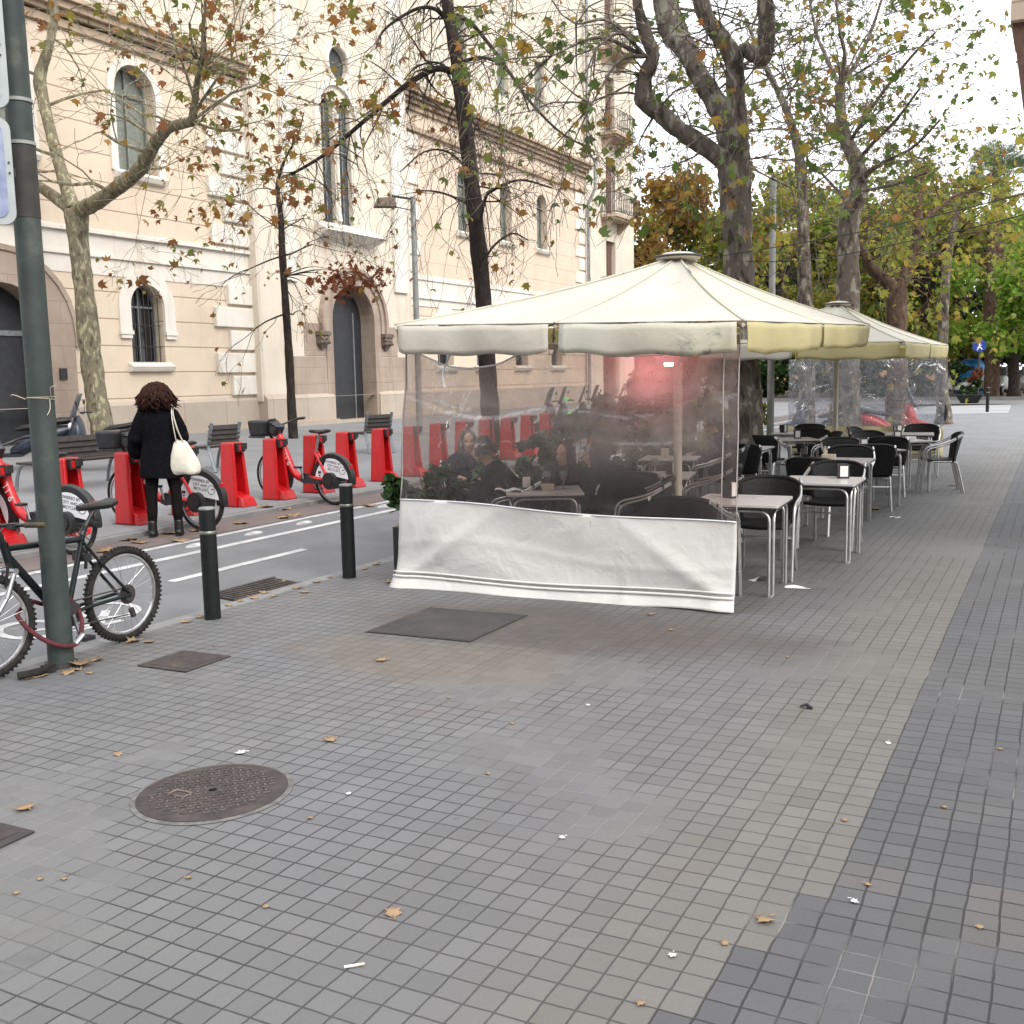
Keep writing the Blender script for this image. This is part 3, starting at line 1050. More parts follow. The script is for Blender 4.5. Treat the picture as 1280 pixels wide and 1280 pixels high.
# plinth
for ya, yb in ((YL0, 13.9), (17.3, YL1)):
    bb = MB()
    bb.box((XB - .05, (ya + yb) / 2, .6), (.34, yb - ya, 1.1))
    bb.hexa([(XB - .2, ya, 1.15), (XB + .12, ya, 1.15), (XB + .12, yb, 1.15), (XB - .2, yb, 1.15), (XB - .2, ya, 1.24), (XB + .01, ya, 1.24), (XB + .01, yb, 1.24), (XB - .2, yb, 1.24)])
    bb.box((XB + .03, (ya + yb) / 2, .2), (.4, yb - ya, .34))
    part(bb, 'plinth', 'plinth')
# left doorway
dd = MB()
ring(dd, XB - .45, XB + .07, arch(15.6, 2.27, .34, 3.985), arch(15.6, 3.7, .34, 4.7))
ring(dd, XB + .01, XB + .11, arch(15.6, 3.7, 2.6, 4.7), arch(15.6, 3.95, 2.6, 4.83))
part(dd, 'door_surround', 'door_stone')
dd = MB().prism(arch(15.6, 2.28, .3, 3.99), lambda u, v, d: (d, u, v), XB - .6, XB - .55)
ld = part(dd, 'door', 'door')
dd = MB()
dd.box((XB - .53, 15.6, 2.9), (.05, 2.24, .12))
dd.box((XB - .53, 15.6, 1.6), (.05, .06, 2.5))
part(dd, 'door_rail', 'cast', ld)
dd = MB().box((XB + .1, 17.28 - .25, 1.95), (.03, .2, .26))
part(dd, 'intercom', 'black')
# quoins
k = 0
for z in [1.3 + .64 * i for i in range(5)] + [5.5 + .64 * i for i in range(7)]:
    wq = 1.55 if k % 2 else 1.0
    part(MB().box((XB + .05, YL1 - wq / 2, z + .28), (.14, wq, .55)), 'corner_block', 'trim', bevel=.02)
    k += 1

# --- tower with the portal
XT = XB + .32
YT0, YT1 = 23.75, 31.75
dr = arch(28.25, 2.36, .3, 4.75)
tall = [rect(26.98, 27.62, 6.62, 10.0), rect(27.84, 28.5, 6.62, 10.0)]
tall = [arch(27.3, .62, 6.62, 10.4), arch(28.18, .62, 6.62, 10.4)]
part(wall_with_holes(XT, rect(YT0, YT1, 1.17, 15.5), [[(p[0], max(p[1], 1.172)) for p in dr], tall[0], tall[1], circ(27.95, 11.55, .5)], .16), 'tower_wall', 'wall_cream')
bb = MB()
bb.box((XT - .165, YT0 + .05 - .05 + .001, 8.3), (.33, .1, 14.4))
bb.box((XT - .165, YT1 - .001, 8.3), (.33, .1, 14.4))
bb.box((XT - .1, 22.9 + 5, 16.0), (.9, 10.0, .5))
part(bb, 'tower_side', 'wall_cream')
for yy, ww in ((25.2, .5), (31.1, .8)):
    part(MB().box((XT + .05, yy, 9.9), (.1, ww, 10.5)), 'pilaster', 'trim', bevel=.02)
for yc in (27.3, 28.18):
    b = MB()
    b.box((XT - .14, yc, 8.4), (.04, .04, 3.5))
    b.box((XT - .14, yc, 8.9), (.035, .6, .04))
    fr = part(b, 'tall_window', 'cast')
    p = MB().prism(arch(yc, .64, 6.61, 10.41), lambda u, v, d: (d, u, v), XT - .2, XT - .17)
    part(p, 'pane', 'pane_light', fr)
b = MB().lathe([(.1, 6.7), (.08, 6.85), (.055, 7.0), (.055, 9.7), (.08, 9.85), (.11, 10.0)], 12, (XT + .02, 27.74, 0))
part(b, 'window_column', 'trim')
b = MB()
ring(b, XT + .002, XT + .1, arch(27.74, 1.9, 8.9, 10.85), arch(27.74, 2.3, 8.9, 11.05))
b.torus((XT + .02, 27.95, 11.55), .58, .08, mx('Y', 90))
part(b, 'window_surround', 'trim')
p = MB().prism(circ(27.95, 11.55, .52), lambda u, v, d: (d, u, v), XT - .2, XT - .17)
part(p, 'round_pane', 'pane_light')
b = MB()
b.hexa([(XT, 26.5, 6.0), (XT + .25, 26.5, 6.12), (XT + .25, 29.5, 6.12), (XT, 29.5, 6.0), (XT, 26.5, 6.6), (XT + .55, 26.4, 6.28), (XT + .55, 29.6, 6.28), (XT, 29.5, 6.6)])
part(b, 'tower_sill', 'trim')
# portal
dd = MB()
ring(dd, XT - .52, XT + .06, arch(28.25, 2.3, .3, 4.72), arch(28.25, 3.0, .3, 5.02))
ring(dd, XT + .004, XT + .12, arch(28.25, 3.0, 3.2, 5.02), arch(28.25, 3.34, 3.2, 5.18))
ring(dd, XT + .004, XT + .2, arch(28.25, 3.34, 3.2, 5.18), arch(28.25, 3.62, 3.2, 5.3))
for sg, yy in ((-1, 26.3), (1, 30.2)):
    dd.box((XT + .012, yy, 2.95), (.02, 1.2, 1.0))
    dd.box((XT + .018, yy + sg * .3, 1.9), (.03, 1.7, 1.05))
    dd.box((XT + .024, yy + sg * .2, 1.45), (.035, 1.9, .5))
part(dd, 'portal_surround', 'door_stone', bevel=.015)
for yy in (26.5, 30.0):
    b = MB()
    b.box((XT + .12, yy, 3.14), (.26, .52, .13))
    b.box((XT + .11, yy, 2.94), (.2, .46, .26))
    for i in range(9):
        b.ball((XT + .22, yy - .19 + .095 * (i % 5), 2.86 + .1 * (i // 5) + .03 * (i % 2)), (.05, .06, .06), 8, 6)
    b.hexa([(XT + .02, yy - .04, 2.62), (XT + .06, yy - .04, 2.62), (XT + .06, yy + .04, 2.62), (XT + .02, yy + .04, 2.62), (XT + .02, yy - .2, 2.82), (XT + .2, yy - .2, 2.82), (XT + .2, yy + .2, 2.82), (XT + .02, yy + .2, 2.82)])
    part(b, 'carved_corbel', 'carved', bevel=.01)
dd = MB().prism(arch(28.25, 2.38, .25, 4.76), lambda u, v, d: (d, u, v), XT - .58, XT - .53)
pd = part(dd, 'door', 'door')
dd = MB()
for y in (27.55, 28.95):
    dd.box((XT - .515, y, 2.1), (.03, .05, 3.6))
part(dd, 'door_rail', 'cast', pd)
for ya, yb in ((YT0, 27.0), (29.5, YT1)):
    bb = MB()
    bb.box((XT - .05, (ya + yb) / 2, .65), (.36, yb - ya, 1.0))
    bb.hexa([(XT - .2, ya, 1.15), (XT + .14, ya, 1.15), (XT + .14, yb, 1.15), (XT - .2, yb, 1.15), (XT - .2, ya, 1.3), (XT + .01, ya, 1.3), (XT + .01, yb, 1.3), (XT - .2, yb, 1.3)])
    bb.box((XT + .06, (ya + yb) / 2, .25), (.46, yb - ya, .4))
    part(bb, 'plinth', 'plinth')
bb = MB()
bb.box((XT - .25, 28.25, .33), (1.0, 2.5, .1))
part(bb, 'door_step', 'plinth')

# --- right wing
YR0, YR1 = 31.75, 48.0
rw = [(36.3, 1.05), (39.75, 1.05), (43.2, 1.05)]
gw = [(34.6, 1.2), (37.6, 1.2), (41.0, 1.2), (44.6, 1.2)]
part(wall_with_holes(XB, rect(YR0, YR1, 5.45, 10.55), [arch(c, a, 7.3, 9.72) for c, a in rw], .34), 'wall', 'wall_pink')
part(wall_with_holes(XB, rect(YR0, YR1, 1.17, 4.3), [arch(c, a, 2.1, 4.1) for c, a in gw], .34), 'wall', 'wall_peach')
bb = MB()
bb.box((XB - .08, (YR0 + YR1) / 2, 4.88), (.22, YR1 - YR0, 1.14))
bb.box((XB + .04, (YR0 + YR1) / 2, 4.62), (.12, YR1 - YR0, .07))
bb.box((XB + .03, (YR0 + YR1) / 2, 5.3), (.1, YR1 - YR0, .08))
part(bb, 'string_course', 'trim')
bb = MB()
bb.box((XB + .05, (YR0 + YR1) / 2, 10.52), (.22, YR1 - YR0, .16))
for z, d, h in ((11.25, .12, .16), (11.42, .26, .12), (11.56, .4, .12), (11.7, .55, .12)):
    bb.box((XB + d / 2 - .1, (YR0 + YR1) / 2, z), (d + .2, YR1 - YR0, h))
part(bb, 'cornice', 'cornice')
bb = MB()
bb.box((XB - .1, (YR0 + YR1) / 2, 10.9), (.2, YR1 - YR0, .6))
part(bb, 'frieze', 'wall_pink')
part(wall_with_holes(XB - .02, rect(YR0, YR1, 11.7, 21), [rect(c - .5, c + .5, 13.2, 15.4) for c, a in rw], .3), 'upper_wall', 'wall_cream')
for c, a in rw:
    b = MB()
    b.box((XB - .26, c, 14.3), (.05, .98, 2.18))
    part(b, 'shutter', 'green_wood')
    arched_window(c, a, 7.3, 9.72, XB, 'shutter', 0, False)
for c, a in gw:
    arched_window(c, a, 2.1, 4.1, XB, 'dark', .3, True)
for yq, sg in ((YR0, 1), (YR1, -1)):
    for k in range(8):
        wq = 1.2 if k % 2 else .8
        part(MB().box((XB + .02, yq + sg * wq / 2, 5.77 + .62 * k), (.09, wq, .52)), 'corner_block', 'trim', bevel=.02)
bb = MB()
bb.box((XB - .05, (YR0 + YR1) / 2, .6), (.34, YR1 - YR0, 1.14))
part(bb, 'plinth', 'plinth')
# back volume
bb = MB()
bb.box((XB - 6.7, 26, 7.5), (12.0, 44, 15))
part(bb, 'body', 'wall_cream')
bb = MB()
bb.tube([(XB + .22, 47.9, .4), (XB + .22, 47.9, 9.9), (XB + .6, 47.9, 10.6), (XB + .62, 47.9, 11.9), (XB + .22, 47.9, 12.4), (XB + .22, 47.9, 21)], .085, 8)
part(bb, 'downpipe', 'grey_post', smooth=60)

# --- the neighbouring house with balconies
hs_ = thing('balcony_house', 'tall cream house with iron balconies and brown shutters beyond the long pale building', 'building', (0, 0, 0))
HX, H0, H1 = XB, 48.05, 54.6
wins = [(51.3, 1.25, z0, z0 + 2.9) for z0 in (5.6, 9.75, 13.75, 17.8)]
gfl = [rect(50.2, 52.4, .35, 3.6)]
hb = wall_with_holes(HX, rect(H0, H1, .2, 22), [rect(c - a / 2, c + a / 2, z0, z1) for c, a, z0, z1 in wins] + gfl, .3)
hb.add([(HX, H1, .2), (HX - 12, H1, .2), (HX - 12, H1, 22), (HX, H1, 22)], [(0, 1, 2, 3)])
hb.add([(HX, H0, .2), (HX - 12, H0, .2), (HX - 12, H0, 22), (HX, H0, 22)], [(0, 1, 2, 3)])
hb.build('wall', 'wall_cream', hs_)
MB().box((HX - 5.8, (H0 + H1) / 2, 22.1), (12.4, H1 - H0 + .3, .3)).build('roof', 'cornice', hs_)
for c, a, z0, z1 in wins + [(51.3, 2.2, .35, 3.6)]:
    b = MB()
    for sg in (-1, 1):
        b.box((HX - .24, c + sg * a / 4, (z0 + z1) / 2), (.05, a / 2 - .03, z1 - z0 - .02))
        for i in range(16):
            b.box((HX - .21, c + sg * a / 4, z0 + .15 + i * (z1 - z0 - .3) / 15), (.03, a / 2 - .14, .09))
    sh = b.build('shutter', 'brown_wood', hs_)
for z0 in (9.75, 13.75, 17.8, 5.6):
    bal = MB()
    bal.box((HX + .45, 51.3, z0 - .12), (.9, 2.7, .14))
    bal.box((HX + .4, 51.3, z0 - .24), (.76, 2.5, .1))
    for yy in (50.3, 52.3):
        bal.hexa([(HX, yy - .1, z0 - .8), (HX + .1, yy - .1, z0 - .8), (HX + .1, yy + .1, z0 - .8), (HX, yy + .1, z0 - .8), (HX, yy - .1, z0 - .28), (HX + .65, yy - .1, z0 - .28), (HX + .65, yy + .1, z0 - .28), (HX, yy + .1, z0 - .28)])
    bo = bal.build('balcony', 'cornice', hs_)
    r_ = MB()
    x1, ya, yb = HX + .86, 49.99, 52.61
    for z in (z0 + .06, z0 + 1.0):
        r_.tube([(HX, ya, z), (x1, ya, z), (x1, yb, z), (HX, yb, z)], .018, 5)
    for i in range(24):
        y = ya + (yb - ya) * i / 23
        r_.tube([(x1, y, z0 + .06), (x1 + (.06 if i % 2 else 0), y, z0 + .4), (x1, y, z0 + 1.0)], .012, 4)
    for i in range(1, 8):
        for y in (ya, yb):
            r_.tube([(HX + .86 * i / 8, y, z0 + .06), (HX + .86 * i / 8, y, z0 + 1.0)], .012, 4)
    r_.build('railing', 'iron_rail', bo)

# --- the house the camera stands beside: its balcony reaches into the top right corner
rh = thing('corner_house', 'stone house front whose balcony bracket reaches into the top right corner', 'building', (0, 0, 0))
b = wall_with_holes(.85, rect(10.4, 15, -.02, 12.5), [rect(c - .6, c + .6, z, z + 2.2) for c in (12.7,) for z in (5.0, 8.8)] + [rect(c - 1.1, c + 1.1, .02, 3.0) for c in (12.7,)], -.3)
b.build('wall', 'wall_cream', rh)
MB().box((5.9, 12.7, 6.2), (9, 4.56, 12.4)).build('body', 'wall_cream', rh)
for c in (12.7,):
    for z in (5.0, 8.8):
        MB().box((1.12, c, z + 1.1), (.04, 1.19, 2.19)).build('window', 'pane_dark', rh)
for c in (12.7,):
    MB().box((1.12, c, 1.5), (.04, 2.19, 2.97)).build('shop_window', 'pane_dark', rh)
pb = at_y(1263, 26, 12.0)
b = MB()
b.box(((pb.x + .85) / 2, 12.6, pb.z + .3), (.85 - pb.x, 1.2, .6))
b.box(((pb.x + .85) / 2 + .03, 12.6, pb.z + .66), (.85 - pb.x, 1.3, .12))
bo = b.build('balcony', 'wall_pink', rh)
b = MB()
b.hexa([(pb.x + .2, 12.2, pb.z - 1.2), (.85, 12.2, pb.z - 2.2), (.85, 13.0, pb.z - 2.2), (pb.x + .2, 13.0, pb.z - 1.2), (pb.x + .015, 12.1, pb.z - .002), (.85, 12.1, pb.z - .002), (.85, 13.1, pb.z - .002), (pb.x + .015, 13.1, pb.z - .002)])
b.build('bracket', 'brown_wood', bo)

# --- far sunlit blocks behind the trees
fb = thing('far_ochre_block', 'distant ochre apartment block glimpsed between the plane trees', 'building', (0, 0, 0))
b = wall_with_holes(0, rect(-17, 8, 0, 15.5), [rect(-16 + 3 * i, -14.6 + 3 * i, 1.5 + 3.2 * j, 3.6 + 3.2 * j) for i in range(8) for j in range(4)], .3)
wl_ = b.build('wall', mat('ochre_render', (.62, .38, .2, 1), (.52, .3, .15, 1), rough=.9, scale=.3), fb)
wl_.rotation_euler = (0, 0, -pi / 2)
b = MB().box((-4.5, .4, 7.0), (25, .1, 14))
b.build('window_panes', 'pane_dark', fb)
b = MB().box((-4.5, 3, 15.7), (25.6, 7, .5))
b.build('roof', 'cornice', fb)
fb.location = (-17, 112, .2)

# --- unseen house row added behind the camera to darken reflections in sheet and paint
rb = thing('added_house_row', 'row of brown brick houses behind the camera, seen only as reflections', 'building', (0, -20, -.3))
b = MB()
b.box((-8, -4, 7.5), (46, 8, 15))
b.build('body', mat('brown_brick', (.2, .14, .1, 1), (.15, .1, .075, 1), rough=.9, scale=1.2), rb)
for i in range(14):
    for j in range(4):
        MB().box((-28.5 + 3.2 * i, .03, 2.4 + 3.4 * j), (1.2, .05, 2.1)).build('window', 'pane_dark', rb)
MB().box((-8, -4, 15.15), (46.6, 8.6, .3)).build('roof', 'cornice', rb)
# ================================================================== street furniture
def on_pave(o, x, y, up=0.0, rz=0.0):
    o.location = (x, y, PV(x) + up)
    o.rotation_euler = (0, -.0188, rz)
    return o


# tall pole at the left edge
pl = thing('street_pole', 'tall weathered green steel pole in front of the black bicycle', 'pole', (-5.66, 4.43, PV(-5.66)))
b = MB()
b.tube([(0, 0, 0), (0, 0, 2.82)], [.08, .078], 24)
b.build('shaft', 'pole', pl, smooth=50)
b = MB()
b.tube([(0, 0, 2.82), (0, 0, 3.24)], .081, 24)
b.build('sticker_patch', 'pole_dark', pl, smooth=50)
b = MB()
b.tube([(0, 0, 3.24), (0, 0, 6.5)], [.077, .07], 24)
b.build('upper_shaft', 'pole', pl, smooth=50)
b = MB()
b.tube([(0, 0, 0), (0, 0, .03)], .1, 24)
b.build('collar', 'iron_dark', pl, smooth=40)
for z in (3.25, 3.5):
    MB().lathe([(.0785, z), (.084, z), (.084, z + .02), (.0785, z + .02)], 20).build('band', 'grey_post', pl, smooth=40)
# string knotted round the pole
b = MB()
for k in range(2):
    b.torus((0, 0, 1.72 + .012 * k), .0815, .0016, mx('X', 6 * (k - 1)), 28, 5)
b.tube(bez([(.085, 0, 1.73), (.12, -.02, 1.74), (.16, -.05, 1.79), (.19, -.04, 1.8)], 4), .002, 5)
b.tube(bez([(-.05, -.07, 1.72), (-.1, -.12, 1.75), (-.15, -.1, 1.74)], 4), .0022, 5)
b.tube(bez([(.08, 0, 1.72), (.09, -.01, 1.66), (.085, -.03, 1.62)], 4), .0025, 5)
st = b.build('string', 'cream')
st.location = (-5.66, 4.43, PV(-5.66))
tag(st, 'frayed pale string tied round the green pole', 'string')
# two plates on the pole, mostly out of the picture
for k, (z0, h, lab) in enumerate(((2.76, .62, 'lower rounded sign plate on the green pole, with a blue face'), (3.43, .9, 'upper rounded sign plate on the green pole, plain white edge'))):
    sp = thing('sign_plate', lab, 'sign', (-5.66, 4.43, PV(-5.66)), group='sign plates on the green pole')
    rot = mx('Z', 50)
    b = MB().rbox(rot @ V((-.41 + .01 * k, -.125, z0 + h / 2)), (.72, .03, h), .07, rot, axis=1, n=5)
    b.build('plate', 'sign_white', sp, smooth=40)
    b = MB().rbox(rot @ V((-.41 + .01 * k, -.143, z0 + h / 2)), (.64, .006, h - .08), .05, rot, axis=1, n=5)
    b.build('face', 'sign_blue' if k == 0 else 'sign_white', sp, smooth=40)
    b = MB()
    b.box(rot @ V((-.12, -.1, z0 + h * .5)), (.16, .03, .05), rot)
    for z in (z0 + .3, z0 + .36):
        b.tube([rot @ V((-.07, -.141, z)), rot @ V((-.07, -.149, z))], .006, 8)
    b.build('fixing', 'iron_rail', sp)
# lock lying at the foot, black
b = MB()
b.tube(arc_pts([(-.02, -.12, .03), (.03, -.03, .035), (.02, .06, .03)], .05), .024, 10)
b.box((.01, .08, .03), (.06, .07, .045))
lk = b.build('lock_tube', 'rubber', smooth=50)
on_pave(lk, -5.6, 4.2)
tag(lk, 'black sleeved lock lying on the paving at the foot of the pole', 'lock')


# ---------------------------------------------------------------- bollards
def bollard(label, x, y, hgt=.86):
    t = thing('bollard', label, 'bollard', (x, y, PV(x)), group='dark bollards along the pavement')
    MB().tube([(0, 0, 0), (0, 0, hgt - .2)], .062, 24).build('post', 'bollard', t, smooth=50)
    MB().lathe([(.0625, hgt - .2), (.066, hgt - .195), (.066, hgt - .18), (.0625, hgt - .175)], 24).build('ring', 'bollard_ring', t, smooth=40)
    MB().lathe([(.0605, hgt - .175), (.0605, hgt - .012), (.058, hgt - .012)], 24).build('head', 'bollard', t, smooth=50)
    MB().lathe([(.061, hgt - .012), (.061, hgt - .002), (.056, hgt + .004), (0, hgt + .006)], 24).build('cap', 'bollard_cap', t, smooth=40)
    return t


bollard('nearer dark bollard on the kerb, between the black bicycle and the drain grate', -5.71, 5.85)
bollard('dark bollard on the kerb beside the left edge of the white terrace skirt', -5.72, 7.61)
bollard('small distant bollard standing alone by the crossing', -2.54, 44.7, .95)

# ---------------------------------------------------------------- covers in the ground
t = thing('manhole_cover', 'round rusty cast iron manhole cover with a diamond tread pattern', 'manhole cover')
on_pave(t, -3.17, 3.19, .004)
MB().lathe([(.318, 0), (.318, .004), (.275, .005)], 48).build('frame', 'iron', t)
MB().lathe([(.342, -.001), (.336, .001), (.316, .0015)], 40).build('mortar', mat('dirty_mortar', (.09, .088, .085, 1), (.15, .145, .14, 1), rough=.9, scale=20), t)
b = MB().lathe([(.272, .0), (.272, .005), (.262, .008), (.0, .008)], 48)
b.build('lid', 'iron', t)
b = MB()
n = 0
for i in range(-11, 12):
    for j in range(-11, 12):
        x, y = i * .022, j * .022
        if math.hypot(x, y) < .256 and math.hypot(x, y) > .04 and (i + j) % 2 == 0 and not (abs(x + .1) < .05 and abs(y + .09) < .025):
            b.box((x, y, .010), (.026, .008, .006), mx('Z', 45 if (i % 2) else -45))
            n += 1
b.build('tread', 'iron_tread', t)
MB().lathe([(.018, .009), (.035, .0125), (.04, .009)], 16).build('key_ring', 'iron', t)
MB().lathe([(.0, .0095), (.019, .0095)], 14).build('keyhole', 'hole', t)
b = MB()
for k in range(4):
    a = [(-.145, -.115), (-.055, -.115), (-.055, -.065), (-.145, -.065)]
    p, q = a[k], a[(k + 1) % 4]
    b.tube([(*p, .011), (*q, .011)], .004, 4)
b.build('name_plate', 'carved', t)

t = thing('access_cover', 'large square dark iron cover just before the white terrace skirt', 'access cover')
on_pave(t, -3.86, 6.29, .004)
b = MB().box((0, 0, .001), (.82, .8, .008))
b.build('plate', 'iron_dark', t, bevel=.002)
b = MB()
for sg in (-1, 1):
    b.box((sg * .418, 0, .001), (.014, .86, .006))
    b.box((0, sg * .412, .001), (.82, .014, .006))
b.build('frame', 'iron', t)
t = thing('access_cover', 'small square iron cover set in the paving to the right of the black bicycle', 'access cover')
on_pave(t, -4.95, 4.8, .004)
MB().box((0, 0, .001), (.42, .4, .008)).build('plate', 'iron', t, bevel=.002)
b = MB().box((0, 0, .0055), (.33, .31, .003))
b.build('inset', 'iron', t)
t = thing('access_cover', 'dark square cover cut by the left border, close to the camera', 'access cover')
on_pave(t, -3.74, 2.46, .004)
MB().box((0, 0, .001), (.4, .26, .008)).build('plate', 'iron_dark', t, bevel=.002)
MB().box((0, 0, .0055), (.3, .18, .003)).build('inset', 'iron', t)
# drain in the gutter
t = thing('drain_grate', 'slotted iron drain grate in the road against the kerb', 'drain', (-6.3, 7.0, ROADZ(-6.3) + .003))
t.rotation_euler = (0, .07, 0)
b = MB()
for k in range(16):
    b.box((0, -.4 + k * .053, .006), (.3, .026, .014))
for sg in (-1, 1):
    b.box((sg * .16, 0, .006), (.03, .88, .016))
b.build('grate', 'iron', t)
MB().box((0, 0, -.002), (.3, .86, .004)).build('shaft', 'hole', t)
# lane studs between the double lines
for k, y in enumerate((8.1, 9.0, 9.9, 10.75, 11.6, 12.5, 13.35, 14.2, 15.05, 15.9)):
    b = MB()
    b.ball((0, 0, 0), (.055, .15, .03), 14, 8)
    o = b.build('lane_stud', 'road_paint', smooth=180)
    o.location = (-8.09, y, ROADZ(-8.09))
    tag(o, 'white oval stud on the road between the two lane lines', 'lane stud', 'white studs between the two lane lines')


# ---------------------------------------------------------------- wheels
def wheel(par, x, z, R, tyre_r, knob=False, spoke_n=28, name='wheel', mrim='chrome', yy=0.0, rz=0.0):
    rot = mx('X', 90)
    b = MB().torus((0, 0, 0), R - tyre_r, tyre_r, rot, 48, 10, 1.0)
    if knob:
        for i in range(64):
            a = 2 * pi * i / 64
            for s_ in (-1, 1):
                q = V(((R - .004) * cos(a + s_ * .02), s_ * tyre_r * .5, (R - .004) * sin(a + s_ * .02)))
                b.box(q, (.014, .018, .014), mx('Y', -math.degrees(a)))
    wo = b.build(name, 'rubber', par, smooth=50)
    wo.location = (x, yy, z)
    wo.rotation_euler = (0, 0, rz)
    b = MB().torus((0, 0, 0), R - 2 * tyre_r - .004, .013, rot, 48, 6, 1.0)
    b.build('rim', mrim, wo, smooth=50)
    b = MB()
    for i in range(spoke_n):
        a = 2 * pi * i / spoke_n
        s_ = .025 if i % 2 else -.025
        c_ = a + (.35 if (i // 2) % 2 else -.35)
        b.tube([(.02 * cos(c_), s_, .02 * sin(c_)), ((R - 2 * tyre_r - .01) * cos(a), 0, (R - 2 * tyre_r - .01) * sin(a))], .0016, 3, cap=False)
    b.tube([(0, -.05, 0), (0, .05, 0)], .02, 10)
    b.build('spokes', 'steel', wo)
    return wo


# ---------------------------------------------------------------- hire bicycles: local +x towards the rear wheel, seen from -y
def hire_bike():
    r = thing('hire_bicycle', '', 'bicycle', group='red hire bicycles at the docking posts')
    R, L = .335, 1.13
    fw = wheel(r, 0, R, R, .024, name='front_wheel')
    rw_ = wheel(r, L, R, R, .024, name='rear_wheel')
    b = MB()
    # big U shaped tube
    b.tube(bez([(.16, 0, .86), (.24, 0, .66), (.36, 0, .44), (.46, 0, .345), (.6, 0, .315), (.7, 0, .34)], 5), [.052] * 6 + [.056] * 20, 12, flat=.85)
    b.tube([(.66, 0, .34), (.82, 0, .72)], [.045, .03], 10)
    for s_ in (-1, 1):
        b.tube([(.68, s_ * .05, .33), (.86, s_ * .062, .35), (L, s_ * .066, R)], [.034, .03, .024], 8)
        b.tube([(.81, s_ * .02, .7), (L - .05, s_ * .066, R + .04)], .02, 8)
    b.tube([(.12, 0, .9), (.2, 0, .72)], .045, 10)
    fr = b.build('frame', 'red', r, smooth=60)
    text('frame_number', '11 6', 'white', fr, (.315, -.062, .58), (pi / 2, radians(60), 0), .11, .002)
    b = MB()
    for s_ in (-1, 1):
        b.tube(bez([(.14, s_ * .04, .78), (.1, s_ * .05, .62), (.03, s_ * .05, .42), (0, s_ * .05, R)], 4), [.03] * 5 + [.022] * 8, 8)
    b.build('fork', 'red', r, smooth=60)
    # handlebar
    b = MB()
    b.tube([(.11, 0, .86), (.1, 0, 1.04)], .03, 10)
    b.tube(arc_pts([(.3, -.28, 1.13), (.13, -.25, 1.1), (.07, -.08, 1.03), (.07, .08, 1.03), (.13, .25, 1.1), (.3, .28, 1.13)], .08), .014, 8)
    for s_ in (-1, 1):
        b.tube([(.2, s_ * .265, 1.118), (.33, s_ * .285, 1.137)], .02, 8)
        b.tube([(.14, s_ * .2, 1.06), (.24, s_ * .24, 1.09)], .008, 6)
    b.build('handlebar', 'black', r, smooth=60)
    b = MB().rbox((.06, 0, .99), (.16, .17, .13), .03, mx('Y', 25))
    hb_ = b.build('console', 'black', r, smooth=40)
    b = MB().box((.125, 0, 1.005), (.01, .09, .055), mx('Y', 25))
    b.build('screen', mat('blue_lens', (.05, .16, .5, 1), rough=.2), hb_)
    # front carrier
    b = MB()
    b.hexa([(-.3, -.17, .86), (-.03, -.13, .88), (-.03, .13, .88), (-.3, .17, .86), (-.33, -.19, 1.09), (-.02, -.15, 1.1), (-.02, .15, 1.1), (-.33, .19, 1.09)])
    ca = b.build('front_carrier', 'black', r, bevel=.03)
    b = MB()
    b.tube(arc_pts([(-.02, -.15, .87), (-.31, -.19, .86), (-.31, .19, .86), (-.02, .15, .87)], .06), .014, 6)
    b.tube([(-.06, 0, .87), (.06, 0, .8)], .02, 6)
    b.build('carrier_bar', 'black', ca)
    # saddle
    b = MB()
    sec = [(-.17, .02, .028), (-.1, .032, .032), (-.02, .055, .036), (.06, .1, .04), (.12, .11, .036), (.15, .08, .02)]
    vs = []
    for x, hw, th in sec:
        for j in range(12):
            a = 2 * pi * j / 12
            vs.append((.87 + x, hw * cos(a), .985 + th * .8 * sin(a) + (.015 if x > .1 else 0)))
    fs = [(i * 12 + j, i * 12 + (j + 1) % 12, (i + 1) * 12 + (j + 1) % 12, (i + 1) * 12 + j) for i in range(5) for j in range(12)] + [tuple(range(12)), tuple(range(60, 72))]
    b.add(vs, fs)
    sa = b.build('saddle', 'black', r, smooth=60)
    MB().tube([(.81, 0, .7), (.87, 0, .965)], .018, 10).build('seat_post', 'steel', r, smooth=60)
    # rear fender and skirt guard
    b = MB()
    n = 26
    for (r0_, r1_, yy) in ((R + .008, R + .05, .034),):
        vs = []
        for i in range(n + 1):
            a = radians(-4) + radians(176) * i / n
            for (rr, y) in ((R - .07, -.04), (R + .03, -.038), (R + .045, 0), (R + .03, .038), (R - .07, .04)):
                vs.append((L + rr * cos(a), y, R + rr * sin(a)))
        b.add(vs, [(i * 5 + j, i * 5 + j + 1, (i + 1) * 5 + j + 1, (i + 1) * 5 + j) for i in range(n) for j in range(4)])
    b.build('rear_fender', 'black', r, solid=.006, smooth=50)
    g = MB()
    for s_ in (-1, 1):
        P_ = [(L + (R - .03) * cos(a), R + (R - .03) * sin(a)) for a in [radians(8 + 100 * i / 14) for i in range(15)]] + [(L - .16, R + .14), (L + .05, R + .07)]
        g.prism(P_, lambda u, v, d: (u, d, v), s_ * .046, s_ * .049)
    gd = g.build('skirt_guard', 'white', r)
    for k, (tx, dz) in enumerate((('POWERED BY', .262), ('CITY AND', .212), ('BICYCLES', .165))):
        text('guard_print', tx, 'ink', gd, (L + .035, -.0505, R + dz - .012), (pi / 2, radians(5), 0), .047 if k == 0 else .045, .0006)
    ci = MB().torus((L + .2, -.0505, R + .155), .052, .003, mx('X', 90), 24, 5)
    ci.box((L + .215, -.0505, R + .16), (.035, .002, .01))
    ci.build('guard_emblem', 'ink', gd)
    g = MB()
